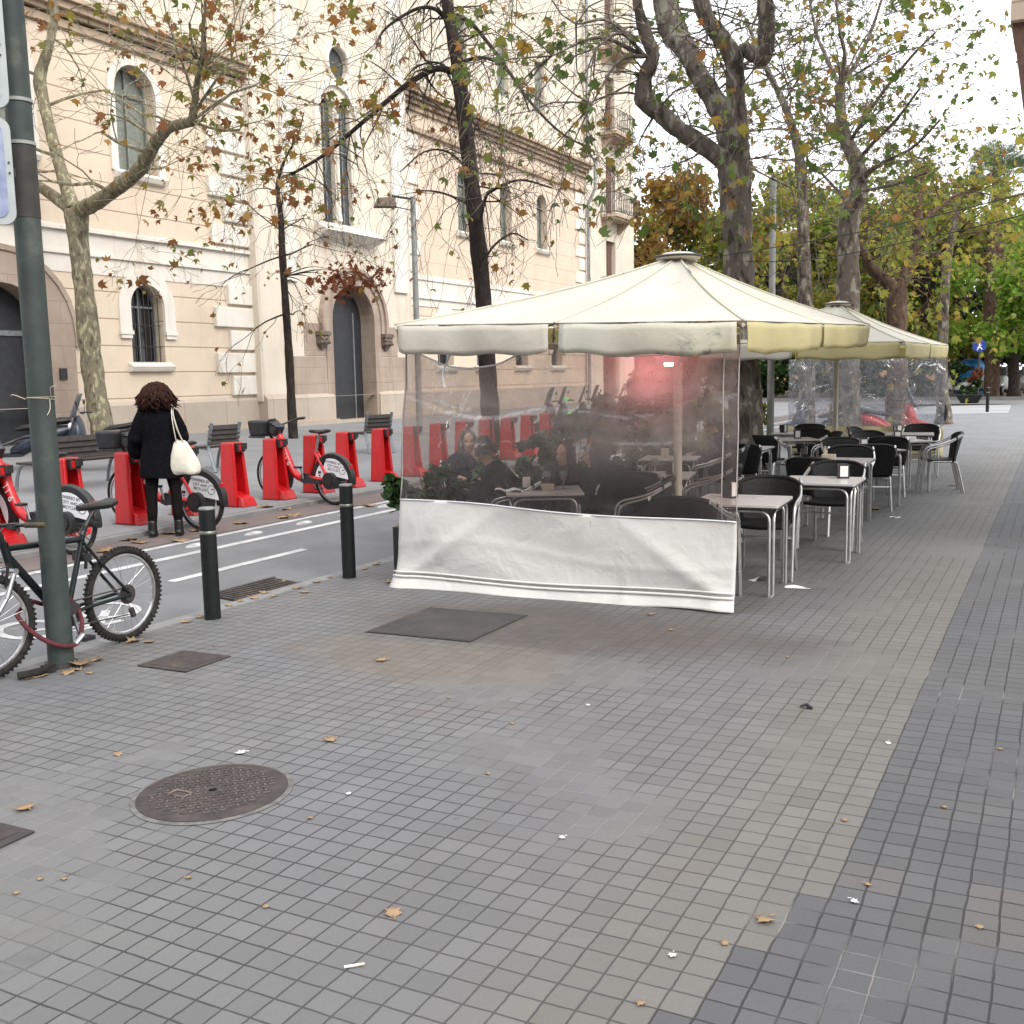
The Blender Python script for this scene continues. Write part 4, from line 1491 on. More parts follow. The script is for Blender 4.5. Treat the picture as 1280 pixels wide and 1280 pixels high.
    P_ = [(L + (R - .04) * cos(a), R + (R - .04) * sin(a)) for a in [radians(128 + 44 * i / 7) for i in range(8)]] + [(L - .12, R + .02)]
    for s_ in (-1, 1):
        g.prism(P_, lambda u, v, d: (u, d, v), s_ * .044, s_ * .047)
    g2 = g.build('small_guard', 'white', r)
    g = MB().box((L - .215, -.0485, R + .1), (.05, .002, .035)).box((L - .215, -.0485, R + .06), (.03, .002, .02))
    g.build('guard_emblem', 'ink', g2)
    # front fender with white side
    b = MB()
    vs = []
    for i in range(n + 1):
        a = radians(-28) + radians(120) * i / n
        for (rr, y) in ((R - .09, -.03), (R + .012, -.034), (R + .025, 0), (R + .012, .034), (R - .09, .03)):
            vs.append((rr * cos(a), y, R + rr * sin(a)))
    b.add(vs, [(i * 5 + j, i * 5 + j + 1, (i + 1) * 5 + j + 1, (i + 1) * 5 + j) for i in range(n) for j in range(4)])
    ff = b.build('front_fender', 'black', r, solid=.005, smooth=50)
    g = MB()
    P_ = [((R - .06) * cos(a), R + (R - .06) * sin(a)) for a in [radians(-22 + 92 * i / 12) for i in range(13)]]
    for s_ in (-1, 1):
        g.prism(P_, lambda u, v, d: (u, d, v), s_ * .037, s_ * .04)
    g.build('fender_panel', 'white', ff)
    # drive
    b = MB()
    b.tube([(L, -.11, R), (L, .11, R)], .115, 28)
    b.tube([(L, -.125, R), (L, .125, R)], .07, 20)
    b.build('hub_motor', 'black', r, smooth=40)
    b = MB()
    b.tube([(.66, -.075, .335), (.66, .09, .335)], .075, 20)
    b.hexa([(.6, -.09, .28), (.98, -.09, .27), (.98, -.07, .27), (.6, -.07, .28), (.6, -.09, .38), (.98, -.09, .34), (.98, -.07, .34), (.6, -.07, .38)])
    b.build('chain_case', 'black', r, smooth=40)
    for s_, dx, dz in ((-1, -.03, .16), (1, .03, -.16)):
        b = MB()
        b.tube([(.66, s_ * .1, .335), (.66 + dx, s_ * .12, .335 + dz)], .013, 8)
        cr_ = b.build('crank', 'steel', r)
        MB().rbox((.66 + dx, s_ * .17, .335 + dz), (.09, .09, .025), .008).build('pedal', 'black', cr_)
    b = MB().box((L + .31, 0, R + .21), (.03, .06, .05))
    b.build('rear_lamp', 'red', r)
    return r


# docking post: wheel slot opens towards +x
def dock():
    r = thing('docking_post', '', 'docking post', group='red docking posts in a row')
    b = MB()
    # two cheeks and a back, all tapering towards the top
    def cheek(y0, y1, yt0, yt1, xa0, xa1, xt0, xt1, h):
        b.hexa([(xa0, y0, 0), (xa1, y0, 0), (xa1, y1, 0), (xa0, y1, 0), (xt0, yt0, h), (xt1, yt0, h), (xt1, yt1, h), (xt0, yt1, h)])
    cheek(-.15, -.09, -.125, -.075, -.14, .13, -.11, .1, .84)
    b.build('near_cheek', 'red', r, bevel=.018)
    b = MB()
    cheek(.09, .15, .075, .125, -.14, .13, -.11, .06, .84)
    b.build('far_cheek', 'red', r, bevel=.012)
    b = MB()
    cheek(-.089, .089, -.074, .074, -.139, -.09, -.109, -.075, .838)
    b.build('back_wall', 'red_shaded', r, bevel=.008)
    b = MB()
    b.hexa([(-.05, -.088, .0), (.25, -.14, .0), (.25, .14, 0), (-.05, .088, 0), (-.05, -.085, .2), (.2, -.12, .12), (.2, .12, .12), (-.05, .085, .2)])
    b.build('foot', 'red', r, bevel=.012)
    b = MB()
    b.rbox((.055, 0, .775), (.2, .146, .11), .02)
    b.rbox((.13, .03, .79), (.1, .1, .08), .02)
    lk_ = b.build('lock', 'black', r, smooth=40)
    MB().box((.157, -.04, .775), (.006, .04, .075)).build('lock_plate', 'red', lk_)
    b = MB().box((0, 0, -.001), (.34, .34, .014))
    b.build('base_plate', 'iron_dark', r)
    return r


DX = -9.62
ys = [6.93, 7.79, 8.66, 9.53, 10.4, 11.22, 12.09, 12.86, 13.79, 14.66, 15.53, 16.4, 17.27, 18.14, 19.0, 19.87]
dlab = ['red docking post at the left border holding a hire bicycle', 'red docking post behind the saddle of the hire bicycle next to the green pole',
        'red docking post to the left of the woman in black, holding a hire bicycle', 'red docking post hidden behind the woman in black',
        'empty red docking post just right of the rear wheel behind the woman', 'red docking post holding the hire bicycle that stands furthest right',
        'red docking post behind the middle of the hire bicycle furthest right', 'red docking post behind the rear wheel of the hire bicycle furthest right',
        'last empty red docking post before the terrace sheet begins']
protod = dock()
for i, y in enumerate(ys):
    lab = dlab[i] if i < len(dlab) else 'red docking post seen blurred through the clear terrace sheet'
    o = protod if i == 0 else copy_tree(protod)
    o['label'] = lab
    o.location = (DX, y, gz(DX))
pb_ = hire_bike()
for i, (y, rz, lab) in enumerate(((7.0, .05, 'red hire bicycle half hidden by the green pole'), (8.8, .03, 'red hire bicycle behind the woman in black'), (11.42, -.09, 'red hire bicycle with black front carrier, fully seen behind the second bollard'))):
    o = pb_ if i == 0 else copy_tree(pb_)
    o['label'] = lab
    o.location = (-9.84, y + .0, gz(-9.8) - .02)
    o.rotation_euler = (0, .04, rz)

# ---------------------------------------------------------------- the black mountain bicycle: local +x to the rear
r = thing('mountain_bicycle', 'black mountain bicycle with knobbly tyres locked to the green pole', 'bicycle', (-5.79, 4.0, PV(-5.79)))
r.rotation_euler = (radians(0), 0, pi / 2 + .015)
R, L = .335, 1.1
fw = wheel(r, 0, R, R, .026, True, name='front_wheel', rz=-.12)
wheel(r, L, R, R, .026, True, name='rear_wheel')
b = MB()
b.tube([(.2, 0, .8), (.78, 0, .775)], .021, 10)
b.tube([(.21, 0, .74), (.5, 0, .37), (.6, 0, .3)], .026, 10)
b.tube([(.615, 0, .3), (.78, 0, .79), (.81, 0, .86)], .019, 10)
b.tube([(.18, 0, .84), (.22, 0, .68)], .027, 10)
for s_ in (-1, 1):
    b.tube([(.62, s_ * .03, .3), (.78, s_ * .05, .32), (L, s_ * .066, R)], .013, 8)
    b.tube([(.765, s_ * .025, .755), (.84, s_ * .05, .64), (L, s_ * .066, R)], .011, 8)
b.tube([(.6, -.04, .3), (.6, .04, .3)], .026, 10)
fr = b.build('frame', 'mtb', r, smooth=60)
b = MB()
for s_ in (-1, 1):
    b.tube([(.2, s_ * .06, .66), (.13, s_ * .06, .5)], .017, 8)
    b.tube([(.13, s_ * .06, .5), (.0, s_ * .055, R)], .013, 8)
b.tube([(.2, -.075, .66), (.2, .075, .66)], .02, 8)
fk = b.build('fork', 'steel', r, smooth=60)
b = MB()
b.tube([(.18, 0, .84), (.14, 0, .96)], .018, 8)
b.tube([(.14, 0, .955), (.07, 0, .965)], .018, 8)
b.tube(arc_pts([(.2, -.33, .965), (.1, -.12, .965), (.07, 0, .965), (.1, .12, .965), (.2, .33, .965)], .06), .012, 8)
b.tube([(.14, -.2, .95), (.06, -.3, .93)], .006, 5)
b.tube([(.14, .2, .95), (.06, .3, .93)], .006, 5)
b.box((.13, -.17, .96), (.05, .05, .035))
b.box((.13, .17, .96), (.05, .05, .035))
hb_ = b.build('handlebar', 'black', r, smooth=60)
for s_ in (-1, 1):
    MB().tube([(.16, s_ * .24, .965), (.21, s_ * .36, .965)], .017, 8).build('grip', 'grip', hb_, smooth=50)
b = MB()
sec = [(-.16, .018, .02), (-.08, .025, .026), (.0, .04, .03), (.07, .07, .032), (.12, .075, .03), (.14, .05, .015)]
vs = []
for x, hw, th in sec:
    for j in range(12):
        a = 2 * pi * j / 12
        vs.append((.92 + x, hw * cos(a), .985 + th * sin(a) + .012 * (x > .1)))
b.add(vs, [(i * 12 + j, i * 12 + (j + 1) % 12, (i + 1) * 12 + (j + 1) % 12, (i + 1) * 12 + j) for i in range(5) for j in range(12)] + [tuple(range(12)), tuple(range(60, 72))])
b.build('saddle', 'leather', r, smooth=60)
b = MB()
b.tube([(.8, 0, .84), (.905, 0, .98)], .014, 8)
b.tube([(.775, 0, .8), (.79, 0, .825)], .024, 8)
b.build('seat_post', 'black', r, smooth=60)
b = MB().tube([(.87, -.0, .9), (.91, -.0, .892)], .022, 8)
b.build('rear_reflector', 'black', r)
b = MB()
for k, rr in enumerate((.045, .055, .062, .068)):
    b.tube([(L, -.035 - .008 * k, R), (L, -.038 - .008 * k, R)], .07 - .008 * k, 22)
b.tube([(L + .0, -.06, R - .1), (L + .02, -.06, R - .16)], .02, 8)
b.build('sprockets', 'iron_dark', r, smooth=40)
b = MB()
b.tube([(.6, -.05, .3), (.6, -.056, .3)], .085, 24)
b.tube([(.6, .045, .3), (.6, .05, .3)], .05, 18)
b.tube([(.62, -.055, .385), (L, -.055, R + .055)], .005, 4)
b.tube([(.62, -.055, .215), (L - .02, -.055, R - .14)], .005, 4)
b.build('chain', 'iron_dark', r, smooth=40)
for s_, dx, dz in ((-1, .03, -.16), (1, -.03, .16)):
    b = MB().tube([(.6, s_ * .075, .3), (.6 + dx, s_ * .09, .3 + dz)], .013, 8)
    cr_ = b.build('crank', 'steel', r)
    MB().rbox((.6 + dx, s_ * .14, .3 + dz), (.09, .09, .025), .006).build('pedal', 'black', cr_)
b = MB()
b.box((.765, 0, .655), (.05, .13, .05))
for s_ in (-1, 1):
    b.tube([(.75, s_ * .045, .58), (.76, s_ * .055, .7)], .012, 6)
b.tube(bez([(.76, -.03, .7), (.83, -.03, .74), (.79, -.02, .79)], 4), .004, 4)
b.build('rear_brake', 'black', r)
b = MB()
for s_ in (-1, 1):
    b.tube([(.14, s_ * .05, .58), (.16, s_ * .06, .72)], .01, 6)
b.tube(bez([(.1, -.12, .95), (0, -.12, .86), (.04, -.04, .76), (.16, 0, .72)], 5), .004, 4)
b.tube(bez([(.1, .14, .95), (-.03, .1, .84), (.05, .02, .7), (.2, 0, .68)], 5), .004, 4)
b.build('brake_cable', 'black', r)
# red sleeved chain lock between wheel, pole and frame
P0 = V((-5.79, 4.0, PV(-5.79)))


def mtbw(x, y, z):
    a = pi / 2 + .015
    return V((x * cos(a) - y * sin(a), x * sin(a) + y * cos(a), z)) + P0


b = MB()
pts = [mtbw(.27, .05, .36), mtbw(.25, -.05, .3), V((-5.64, 4.28, PV(-5.6) + .22)), V((-5.565, 4.36, PV(-5.6) + .16)), V((-5.55, 4.47, PV(-5.6) + .15)), V((-5.6, 4.56, PV(-5.6) + .24)), mtbw(.66, -.06, .3), mtbw(.64, 0, .4)]
b.tube(bez(pts, 7), .015, 8)
b.tube(bez([mtbw(.27, .05, .36), mtbw(.38, .06, .42), mtbw(.5, .06, .38), mtbw(.64, .04, .4)], 6), .014, 8)
o = b.build('chain_lock', 'rust_chain', smooth=60)
tag(o, 'dark red sleeved chain lock round the green pole and the black bicycle', 'chain lock')
b = MB().tube([V((-5.55, 4.46, PV(-5.6) + .15)), V((-5.545, 4.52, PV(-5.6) + .2))], .017, 8)
b.build('lock_end', 'steel', o)


# ---------------------------------------------------------------- seats on the far side
def street_seat(label, x, y, rz, wd):
    t = thing('street_bench', label, 'bench', (x, y, gz(x)), rz, 'dark slatted street seats')
    b = MB()
    for k in range(5):
        b.box((0, .2 - .1 * k + .02, .43), (wd, .092, .03))
    b.build('seat', 'wood_dark', t, bevel=.006)
    b = MB()
    for k in range(4):
        b.box((0, -.28 - .02 * k, .52 + .085 * k), (wd, .03, .0845), mx('X', -14))
    b.build('backrest', 'wood_dark', t, bevel=.006)
    for s_ in (-1, 1):
        xx = s_ * (wd / 2 - .03)
        b = MB()
        b.tube(bez([(xx, -.42, 0), (xx, -.3, .3), (xx, -.25, .45), (xx, -.3, .62), (xx, -.38, .86)], 4), .026, 8, flat=1.4)
        b.tube(bez([(xx, .34, 0), (xx, .28, .25), (xx, .15, .41), (xx, -.25, .41)], 4), .026, 8)
        b.build('leg', 'cast', t, smooth=60)
    return t


street_seat('long dark street bench with grey legs between the pole and the motorbike', -13.35, 11.0, radians(88), 1.7)
street_seat('single dark street chair just right of the woman with the white bag', -13.4, 14.0, radians(80), .66)
street_seat('single dark street chair beyond the empty docking posts, turned slightly', -13.2, 18.55, radians(66), .66)


# ---------------------------------------------------------------- scooters and motorbikes
def scooter(label, loc, rz, body, group='parked scooters and motorbikes', s=1.0, front=True, name='motor_scooter'):
    t = thing(name, label, 'scooter', loc, rz, group)
    R = .26
    for nm, x in (('front_wheel', -.66), ('rear_wheel', .66)):
        b = MB().torus((x, 0, R), R - .06, .062, mx('X', 90), 32, 8)
        wo = b.build(nm, 'rubber', t, smooth=50)
        b = MB()
        b.tube([(x, -.05, R), (x, .05, R)], .14, 20)
        b.build('hub', 'cast', wo, smooth=40)
    # rear body by sections
    def loft(name, sec, m):
        b = MB()
        vs = []
        for x, z0, z1, hw in sec:
            for j in range(14):
                a = 2 * pi * j / 14
                vs.append((x, hw * cos(a), (z0 + z1) / 2 + (z1 - z0) / 2 * sin(a)))
        k = len(sec)
        b.add(vs, [(i * 14 + j, i * 14 + (j + 1) % 14, (i + 1) * 14 + (j + 1) % 14, (i + 1) * 14 + j) for i in range(k - 1) for j in range(14)] + [tuple(range(14)), tuple(range((k - 1) * 14, k * 14))])
        return b.build(name, m, t, smooth=60)
    loft('body', [(-.12, .26, .4, .14), (.1, .26, .62, .19), (.4, .4, .74, .21), (.7, .52, .78, .17), (.95, .64, .78, .06)], body)
    loft('saddle', [(-.02, .68, .74, .1), (.1, .68, .8, .16), (.4, .74, .84, .17), (.7, .78, .92, .16), (.9, .8, .92, .08)], 'leather')
    loft('front_shield', [(-.62, .5, .66, .06), (-.5, .36, .95, .2), (-.42, .3, 1.0, .23), (-.36, .3, .9, .2), (-.3, .26, .5, .14)], body)
    loft('front_mudguard', [(-.92, .44, .5, .05), (-.75, .46, .58, .09), (-.6, .44, .62, .1), (-.42, .4, .52, .06)], body)
    b = MB()
    b.box((-.16, 0, .27), (.45, .3, .06))
    b.build('footboard', 'black', t)
    b = MB()
    b.tube([(-.62, -.06, R), (-.46, -.06, .62)], .025, 8)
    b.tube([(-.62, .06, R), (-.46, .06, .62)], .025, 8)
    b.build('fork', 'steel', t, smooth=50)
    b = MB()
    b.tube(arc_pts([(-.26, -.34, 1.03), (-.36, -.15, 1.04), (-.36, .15, 1.04), (-.26, .34, 1.03)], .08), .016, 8)
    for s_ in (-1, 1):
        b.tube([(-.36, s_ * .2, 1.05), (-.38, s_ * .3, 1.2)], .006, 5)
        b.ball((-.38, s_ * .31, 1.22), (.02, .06, .04), 10, 6)
    b.build('handlebar', 'black', t, smooth=50)
    b = MB()
    b.grid(6, 8, lambda u, v: (-.52 + .16 * v + .05 * (1 - (2 * u - 1) ** 2) * -1, (u - .5) * (.36 - .1 * v), .95 + .42 * v))
    b.build('windscreen', 'glassy', t, smooth=60, solid=.008)
    MB().ball((-.56, 0, .8), (.05, .09, .07), 12, 8).build('headlight', 'white', t, smooth=180)
    MB().ball((.95, 0, .72), (.03, .07, .035), 10, 6).build('rear_light', 'red', t, smooth=180)
    t.scale = (s, s, s)
    return t


def cov(label, x, y, rz):
    t = scooter(label, (x, y, gz(x)), rz, 'moto_blue')
    return t


cov('dark blue motor scooter parked behind the long bench, left of the woman', -15.0, 13.0, radians(38))
cov('dark scooter parked behind the long bench, nearest the plane tree', -16.4, 12.3, radians(42))
cov('dark motorbike parked behind the cloudy far terrace sheet', -5.0, 25.0, radians(20))
scooter('red motorbike parked behind the cloudy far terrace sheet', (-3.5, 25.3, PV(-3.5)), radians(200), 'red')
for k, (px, py) in enumerate(((1196, 500), (1231, 499), (1256, 498), (1277, 497))):
    g_ = at_y(px, py, 63.0 + k * .5)
    scooter(['white scooter far away just left of the dark planter', 'white scooter far away just right of the dark planter', 'white scooter far away between the palm and the dark trees', 'white scooter far away at the right border under the trees'][k], (g_.x, 63.0 + k * .5, .12), radians(30 + 25 * k), 'moto_white', 'white scooters parked at the park edge', 1.15)

pm = None
for k in range(6):
    y = 21.6 + .95 * k
    if pm is None:
        pm = scooter('dark scooter in the parked row, blurred behind the clear sheet', (-9.9, y, gz(-9.9)), radians(8), 'moto_blue', 'dark scooters parked in a row beyond the docking posts')
    else:
        copy_tree(pm, (-9.9 - .1 * (k % 2), y, gz(-9.9)), radians(8 + 5 * (k % 3)))

# ---------------------------------------------------------------- lamp post behind the terrace
LX = -15.2
q = at_x(516, 246, LX)
t = thing('street_lamp', 'grey street lamp with a box lantern before the long pale building', 'street lamp', (LX, q.y, gz(LX)))
hh = q.z - gz(LX)
MB().tube([(0, 0, 0), (0, 0, hh * .45), (0, 0, hh)], [.09, .08, .07], 14).build('post', 'grey_post', t, smooth=50)
b = MB()
b.tube([(0, 0, hh - .06), (-.3, -.52, hh - .02)], .03, 8)
b.tube([(0, 0, hh - .35), (-.3, -.52, hh - .28)], .014, 6)
b.build('arm', 'iron_rail', t)
b = MB()
b.hexa([(-.6, -.95, hh - .32), (-.1, -.62, hh - .32), (-.25, -.38, hh - .32), (-.75, -.71, hh - .32), (-.53, -.83, hh - .08), (-.17, -.6, hh - .06), (-.26, -.45, hh - .06), (-.63, -.69, hh - .08)])
b.build('lantern', 'carved', t, bevel=.02)
# grey pole in the tree row on the right
q = at_y(963, 520, 19.5)
t = thing('grey_mast', 'slim grey mast between the big plane tree and the second plane tree', 'mast', (q.x, 19.5, PV(q.x)))
q2 = at_y(963, 222, 19.5)
MB().tube([(0, 0, 0), (0, 0, q2.z - PV(q.x))], [.07, .055], 12).build('post', 'grey_post', t, smooth=50)
MB().lathe([(.1, 0), (.1, .25), (.075, .3)], 12).build('base', 'grey_post', t, smooth=40)

# overhead cables
for k, (pa, pb2, lab) in enumerate((([(860, 327, 16.2), (1060, 293, 13), (1280, 242, 10), (1700, 120, 7)], 0, 'upper dark cable slung across the trees towards the upper right'), ([(880, 326, 16.2), (1000, 326, 14.5), (1130, 303, 12.5), (1280, 268, 10.5), (1700, 140, 7.5)], 0, 'lower dark cable slung across the trees towards the upper right'))):
    b = MB().tube(bez([at_y(*p) for p in pa], 8), .006, 5)
    o = b.build('overhead_cable', 'cable')
    tag(o, lab, 'cable', 'overhead cables')

# round blue sign far away
g_ = at_y(1222, 498, 56.0)
t = thing('round_blue_sign', 'small round blue sign with a white figure on a dark post, far away', 'sign', (g_.x, 56.0, -.02))
MB().tube([(0, 0, 0), (0, 0, 3.05)], .055, 10).build('post', 'iron_rail', t, smooth=50)
b = MB().tube([(0, -.07, 2.75), (0, -.1, 2.75)], .31, 32)
dk = b.build('disc', mat('sign_true_blue', (.015, .05, .32, 1), rough=.4), t, smooth=40)
b = MB()
b.tube([(0, -.112, 2.9), (0, -.112, 2.7)], .035, 8)
b.tube([(0, -.112, 2.7), (-.1, -.112, 2.53)], .03, 8)
b.tube([(0, -.112, 2.7), (.12, -.112, 2.56)], .03, 8)
b.ball((0, -.112, 2.97), .035, 8, 6)
b.tube([(-.1, -.112, 2.66), (.1, -.112, 2.78)], .02, 8)
b.build('figure', 'white', dk)

# dark trough planter far away
g_ = at_y(1212, 502, 55.0)
t = thing('trough_planter', 'dark tapered planter with a bush, far away at the end of the pavement', 'planter', (g_.x, 55.0, -.02))
b = MB()
b.hexa([(-.36, -.36, 0), (.36, -.36, 0), (.36, .36, 0), (-.36, .36, 0), (-.62, -.55, .42), (.62, -.55, .42), (.62, .55, .42), (-.62, .55, .42)])
b.build('trough', 'planter', t, bevel=.03)
far_planter = t
g_ = at_y(1213, 480, 66.0)
t = thing('recycling_bin', 'bright blue rounded container beyond the far dark planter', 'container', (g_.x, 66.0, .12))
MB().lathe([(.75, 0), (.85, .3), (.85, 1.5), (.6, 1.95), (0, 2.1)], 20).build('tank', 'blue_bin', t, smooth=60)
b = MB().box((0, -.84, 1.55), (.5, .08, .18))
b.build('slot', 'black', t)
# ================================================================== the terrace
def umbrella(label, x0, x1, y0, y1, zfun, zap, px_, py_, worn=True):
    t = thing('market_umbrella', label, 'umbrella', (px_, py_, PV(px_)), group='large cream terrace umbrellas')
    gzp = PV(px_)
    L = lambda x, y, z: (x - px_, y - py_, z - gzp)
    xm, ym = (x0 + x1) / 2, (y0 + y1) / 2
    rim = [(x0, y0), (xm, y0), (x1, y0), (x1, ym), (x1, y1), (xm, y1), (x0, y1), (x0, ym)]
    b = MB()
    for k in range(8):
        a, c = rim[k], rim[(k + 1) % 8]

        def fn(u, v, a=a, c=c):
            # u along the rim, v from the vent down to the rim
            ex, ey = a[0] + (c[0] - a[0]) * u, a[1] + (c[1] - a[1]) * u
            vv = .035 + .965 * v
            x, y = px_ + (ex - px_) * vv, py_ + (ey - py_) * vv
            zr = zfun(ex, ey)
            sag = -.075 * sin(pi * u) * sin(pi * min(1, vv * 1.05)) * (1 - .0) - .05 * sin(pi * vv)
            return L(x, y, zap + (zr - zap) * vv + sag)
        b.grid(10, 12, fn)
    cano = b.build('canopy', 'canvas', t, smooth=180)
    # hip seams
    b = MB()
    for k in range(8):
        a = rim[k]
        pts = []
        for i in range(9):
            vv = .05 + .95 * i / 8
            pts.append(L(px_ + (a[0] - px_) * vv, py_ + (a[1] - py_) * vv, zap + (zfun(*a) - zap) * vv - .05 * sin(pi * vv) + .004))
        b.tube(pts, .009, 6)
    b.build('seam', 'valance_worn', cano, smooth=180)
    # vent cap
    b = MB()
    c = V(L(px_, py_, zap))
    b.lathe([(.2, -.03), (.22, .0), (.13, .035), (.0, .05)], 24, c)
    b.build('vent_cap', 'canvas', t, smooth=60)
    b = MB().lathe([(.222, -.012), (.232, -.002), (.222, .008)], 24, c)
    b.build('cap_edge', 'iron_dark', t, smooth=60)
    # valance flaps
    for k in range(8):
        a, c = rim[k], rim[(k + 1) % 8]
        ln = math.hypot(c[0] - a[0], c[1] - a[1])
        nx, ny = (c[1] - a[1]) / ln, -(c[0] - a[0]) / ln
        if k in (0, 1):
            nx, ny = 0, -1
        h = .215

        def fv(u, v, a=a, c=c, nx=nx, ny=ny, ln=ln):
            e = .045 / ln
            uu = e + (1 - 2 * e) * u
            x, y = a[0] + (c[0] - a[0]) * uu, a[1] + (c[1] - a[1]) * uu
            dd = min(uu, 1 - uu) * ln
            r_ = .1
            hh = h if dd > r_ else h - r_ + math.sqrt(max(0, r_ * r_ - (r_ - dd) ** 2))
            wv = (.018 * sin(uu * 9 + k) + .01 * sin(uu * 23 + 2 * k)) * v + .025 * v - .03 * v * v
            return L(x + nx * (.012 + wv), y + ny * (.012 + wv), zfun(x, y) - .012 - (hh + .014 * sin(pi * uu) + .008 * sin(uu * 17 + k * 2)) * v + .004 * sin(uu * 14))
        b = MB().grid(28, 5, fv)
        b.build('valance', ('valance_worn' if k == 1 and worn else 'canvas' if k == 0 else 'valance'), t, smooth=180, solid=.004)
    # rim bars, ribs and struts
    b = MB()
    for k in range(8):
        a = rim[k]
        b.tube([L(px_, py_, zap - .16), L(px_ + (a[0] - px_) * .5, py_ + (a[1] - py_) * .5, (zap + zfun(*a)) / 2 - .13), L(a[0], a[1], zfun(*a) - .03)], .014, 6)
    b.build('rib', 'pole_white', t)
    zs = zap - .75
    b = MB()
    for k in range(8):
        a = rim[k]
        b.tube([L(px_, py_, zs), L(px_ + (a[0] - px_) * .5, py_ + (a[1] - py_) * .5, zap + (zfun(*a) - zap) * .5 - .14)], .012, 6)
    b.build('strut', 'pole_white', t)
    b = MB()
    c = V(L(px_, py_, 0))
    b.lathe([(.045, zs - .06), (.075, zs - .05), (.075, zs + .05), (.045, zs + .06)], 14, (0, 0, -gzp))
    b.build('runner', 'cast', t, smooth=40)
    b = MB().tube([(0, 0, .02), (0, 0, zap - gzp)], .042, 16)
    b.build('pole', 'pole_white', t, smooth=50)
    b = MB().rbox((0, 0, .05), (.7, .7, .1), .06)
    b.tube([(0, 0, .09), (0, 0, .35)], .055, 12)
    b.build('base', 'iron_dark', t, bevel=.008)
    return t


U1X0, U1X1, U1Y0, U1Y1 = -4.84, -1.96, 7.18, 12.45
zf1 = lambda x, y: 2.05 + .028 * (y - 7.2) + .028 * (-1.96 - x)
umbrella('nearer cream terrace umbrella with a stained front valance', U1X0, U1X1, U1Y0, U1Y1, zf1, 2.80, -3.3, 9.75)
U2X0, U2X1, U2Y0, U2Y1 = -4.75, -1.9, 14.9, 21.0
zf2 = lambda x, y: 2.06 + .008 * (y - 14.9) + .02 * (-1.9 - x)
umbrella('farther cream terrace umbrella behind the first one', U2X0, U2X1, U2Y0, U2Y1, zf2, 2.78, -3.34, 18.0, False)

# ---------------------------------------------------------------- front wind screen
t = thing('terrace_windscreen', 'clear plastic wind screen with a white skirt, hung from the nearer umbrella', 'wind screen', (-3.55, 7.36, PV(-3.55)))
g0 = PV(-3.55)
zsl, zsr = at_y(502, 624, 7.40).z, at_y(919, 655, 7.33).z
xk = [-4.9, -4.74, -4.5, -4.28, -4.02, -3.8, -3.6, -3.2, -2.95, -2.6, -2.3, -2.03]
zk = [1.95, 1.88, 1.79, 1.765, 1.79, 1.88, 1.95, 1.91, 1.83, 1.835, 1.92, 1.97]


def scr(u, z):
    """point on the sheet: u 0..1 left to right at height z"""
    bot = 1 - max(0, min(1, z / 1.9))
    xl = -4.87 - .2 * bot ** 1.3
    x = xl + (-2.04 - xl) * u
    y = 7.35 + .03 * sin(u * 7 + 1) * (1 - bot) * .6 + .016 * sin(u * 19 + z * 4) * (1 - bot) + .07 * (1 - u) ** 3 * bot + .02 * sin(u * 5) * bot
    y += .012 * sin((u * 6 + z * 5) * 1.7) * bot * (.3 + bot)
    return x, y


def zspl(u):
    return zsl + (zsr - zsl) * u + .012 * sin(u * 8)


def cs(u, v):
    x, _ = scr(u, 1.3)
    zt = float(np.interp(x, xk, zk))
    z = zspl(u) + (zt - zspl(u)) * v
    x, y = scr(u, z)
    # long soft folds running out from the two ties
    y += .02 * sin(9 * v + 4 * u) * v * (1 - v) * 2 + .018 * math.exp(-((v - .72 + .08 * sin(3 * u)) / .03) ** 2) + .012 * math.exp(-((v - .45 - .05 * u) / .025) ** 2)
    return (x + 3.55, y - 7.36, z - g0)


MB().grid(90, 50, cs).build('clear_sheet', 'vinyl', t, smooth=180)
b = MB()
b.tube([V(cs(i / 40, 1)) for i in range(41)], .007, 6)
b.build('top_hem', 'white', t, smooth=180)


def sk(u, v):
    zb = PV(-3.5) + .1 + (-.04 * (1 - u)) + .012 * sin(u * 6 + 2) + .02 * u
    z = zb + (zspl(u) - zb) * v
    x, y = scr(u, z)
    y -= .022 * math.exp(-((u - .04 - .3 * v) / .035) ** 2) * (1.2 - v) + .02 * math.exp(-((u - .96 + .28 * v) / .035) ** 2) * (1.2 - v) + .02 * math.exp(-((u - .02 - .12 * v) / .02) ** 2) + .012 * math.exp(-((u - .55 - .05 * v) / .02) ** 2) * v + .004 * math.exp(-((v - .42 - .1 * sin(u * 6)) / .05) ** 2)
    return (x + 3.55, y - 7.36 - .004, z - g0)


skirt = MB().grid(90, 30, sk).build('skirt', 'skirt', t, smooth=180, solid=.003)
b = MB()
for zo, rr in ((.0, .012), (.035, .009)):
    pts = [V(sk(i / 50, 0)) + V((0, -.012 - .012 * (zo == 0), zo)) for i in range(51)]
    b.tube(pts, rr, 6)
b.build('welt', 'skirt', skirt, smooth=180)


def hem(u, v):
    q = V(sk(u, 0))
    fl = .05 * v
    return (q.x - .03 * (1 - u) ** 4 * v + .012 * u ** 6 * v, q.y - .012 - fl - .008 * sin(u * 21) * v, q.z - (.1 + .012 * sin(u * 11 + 1)) * v)


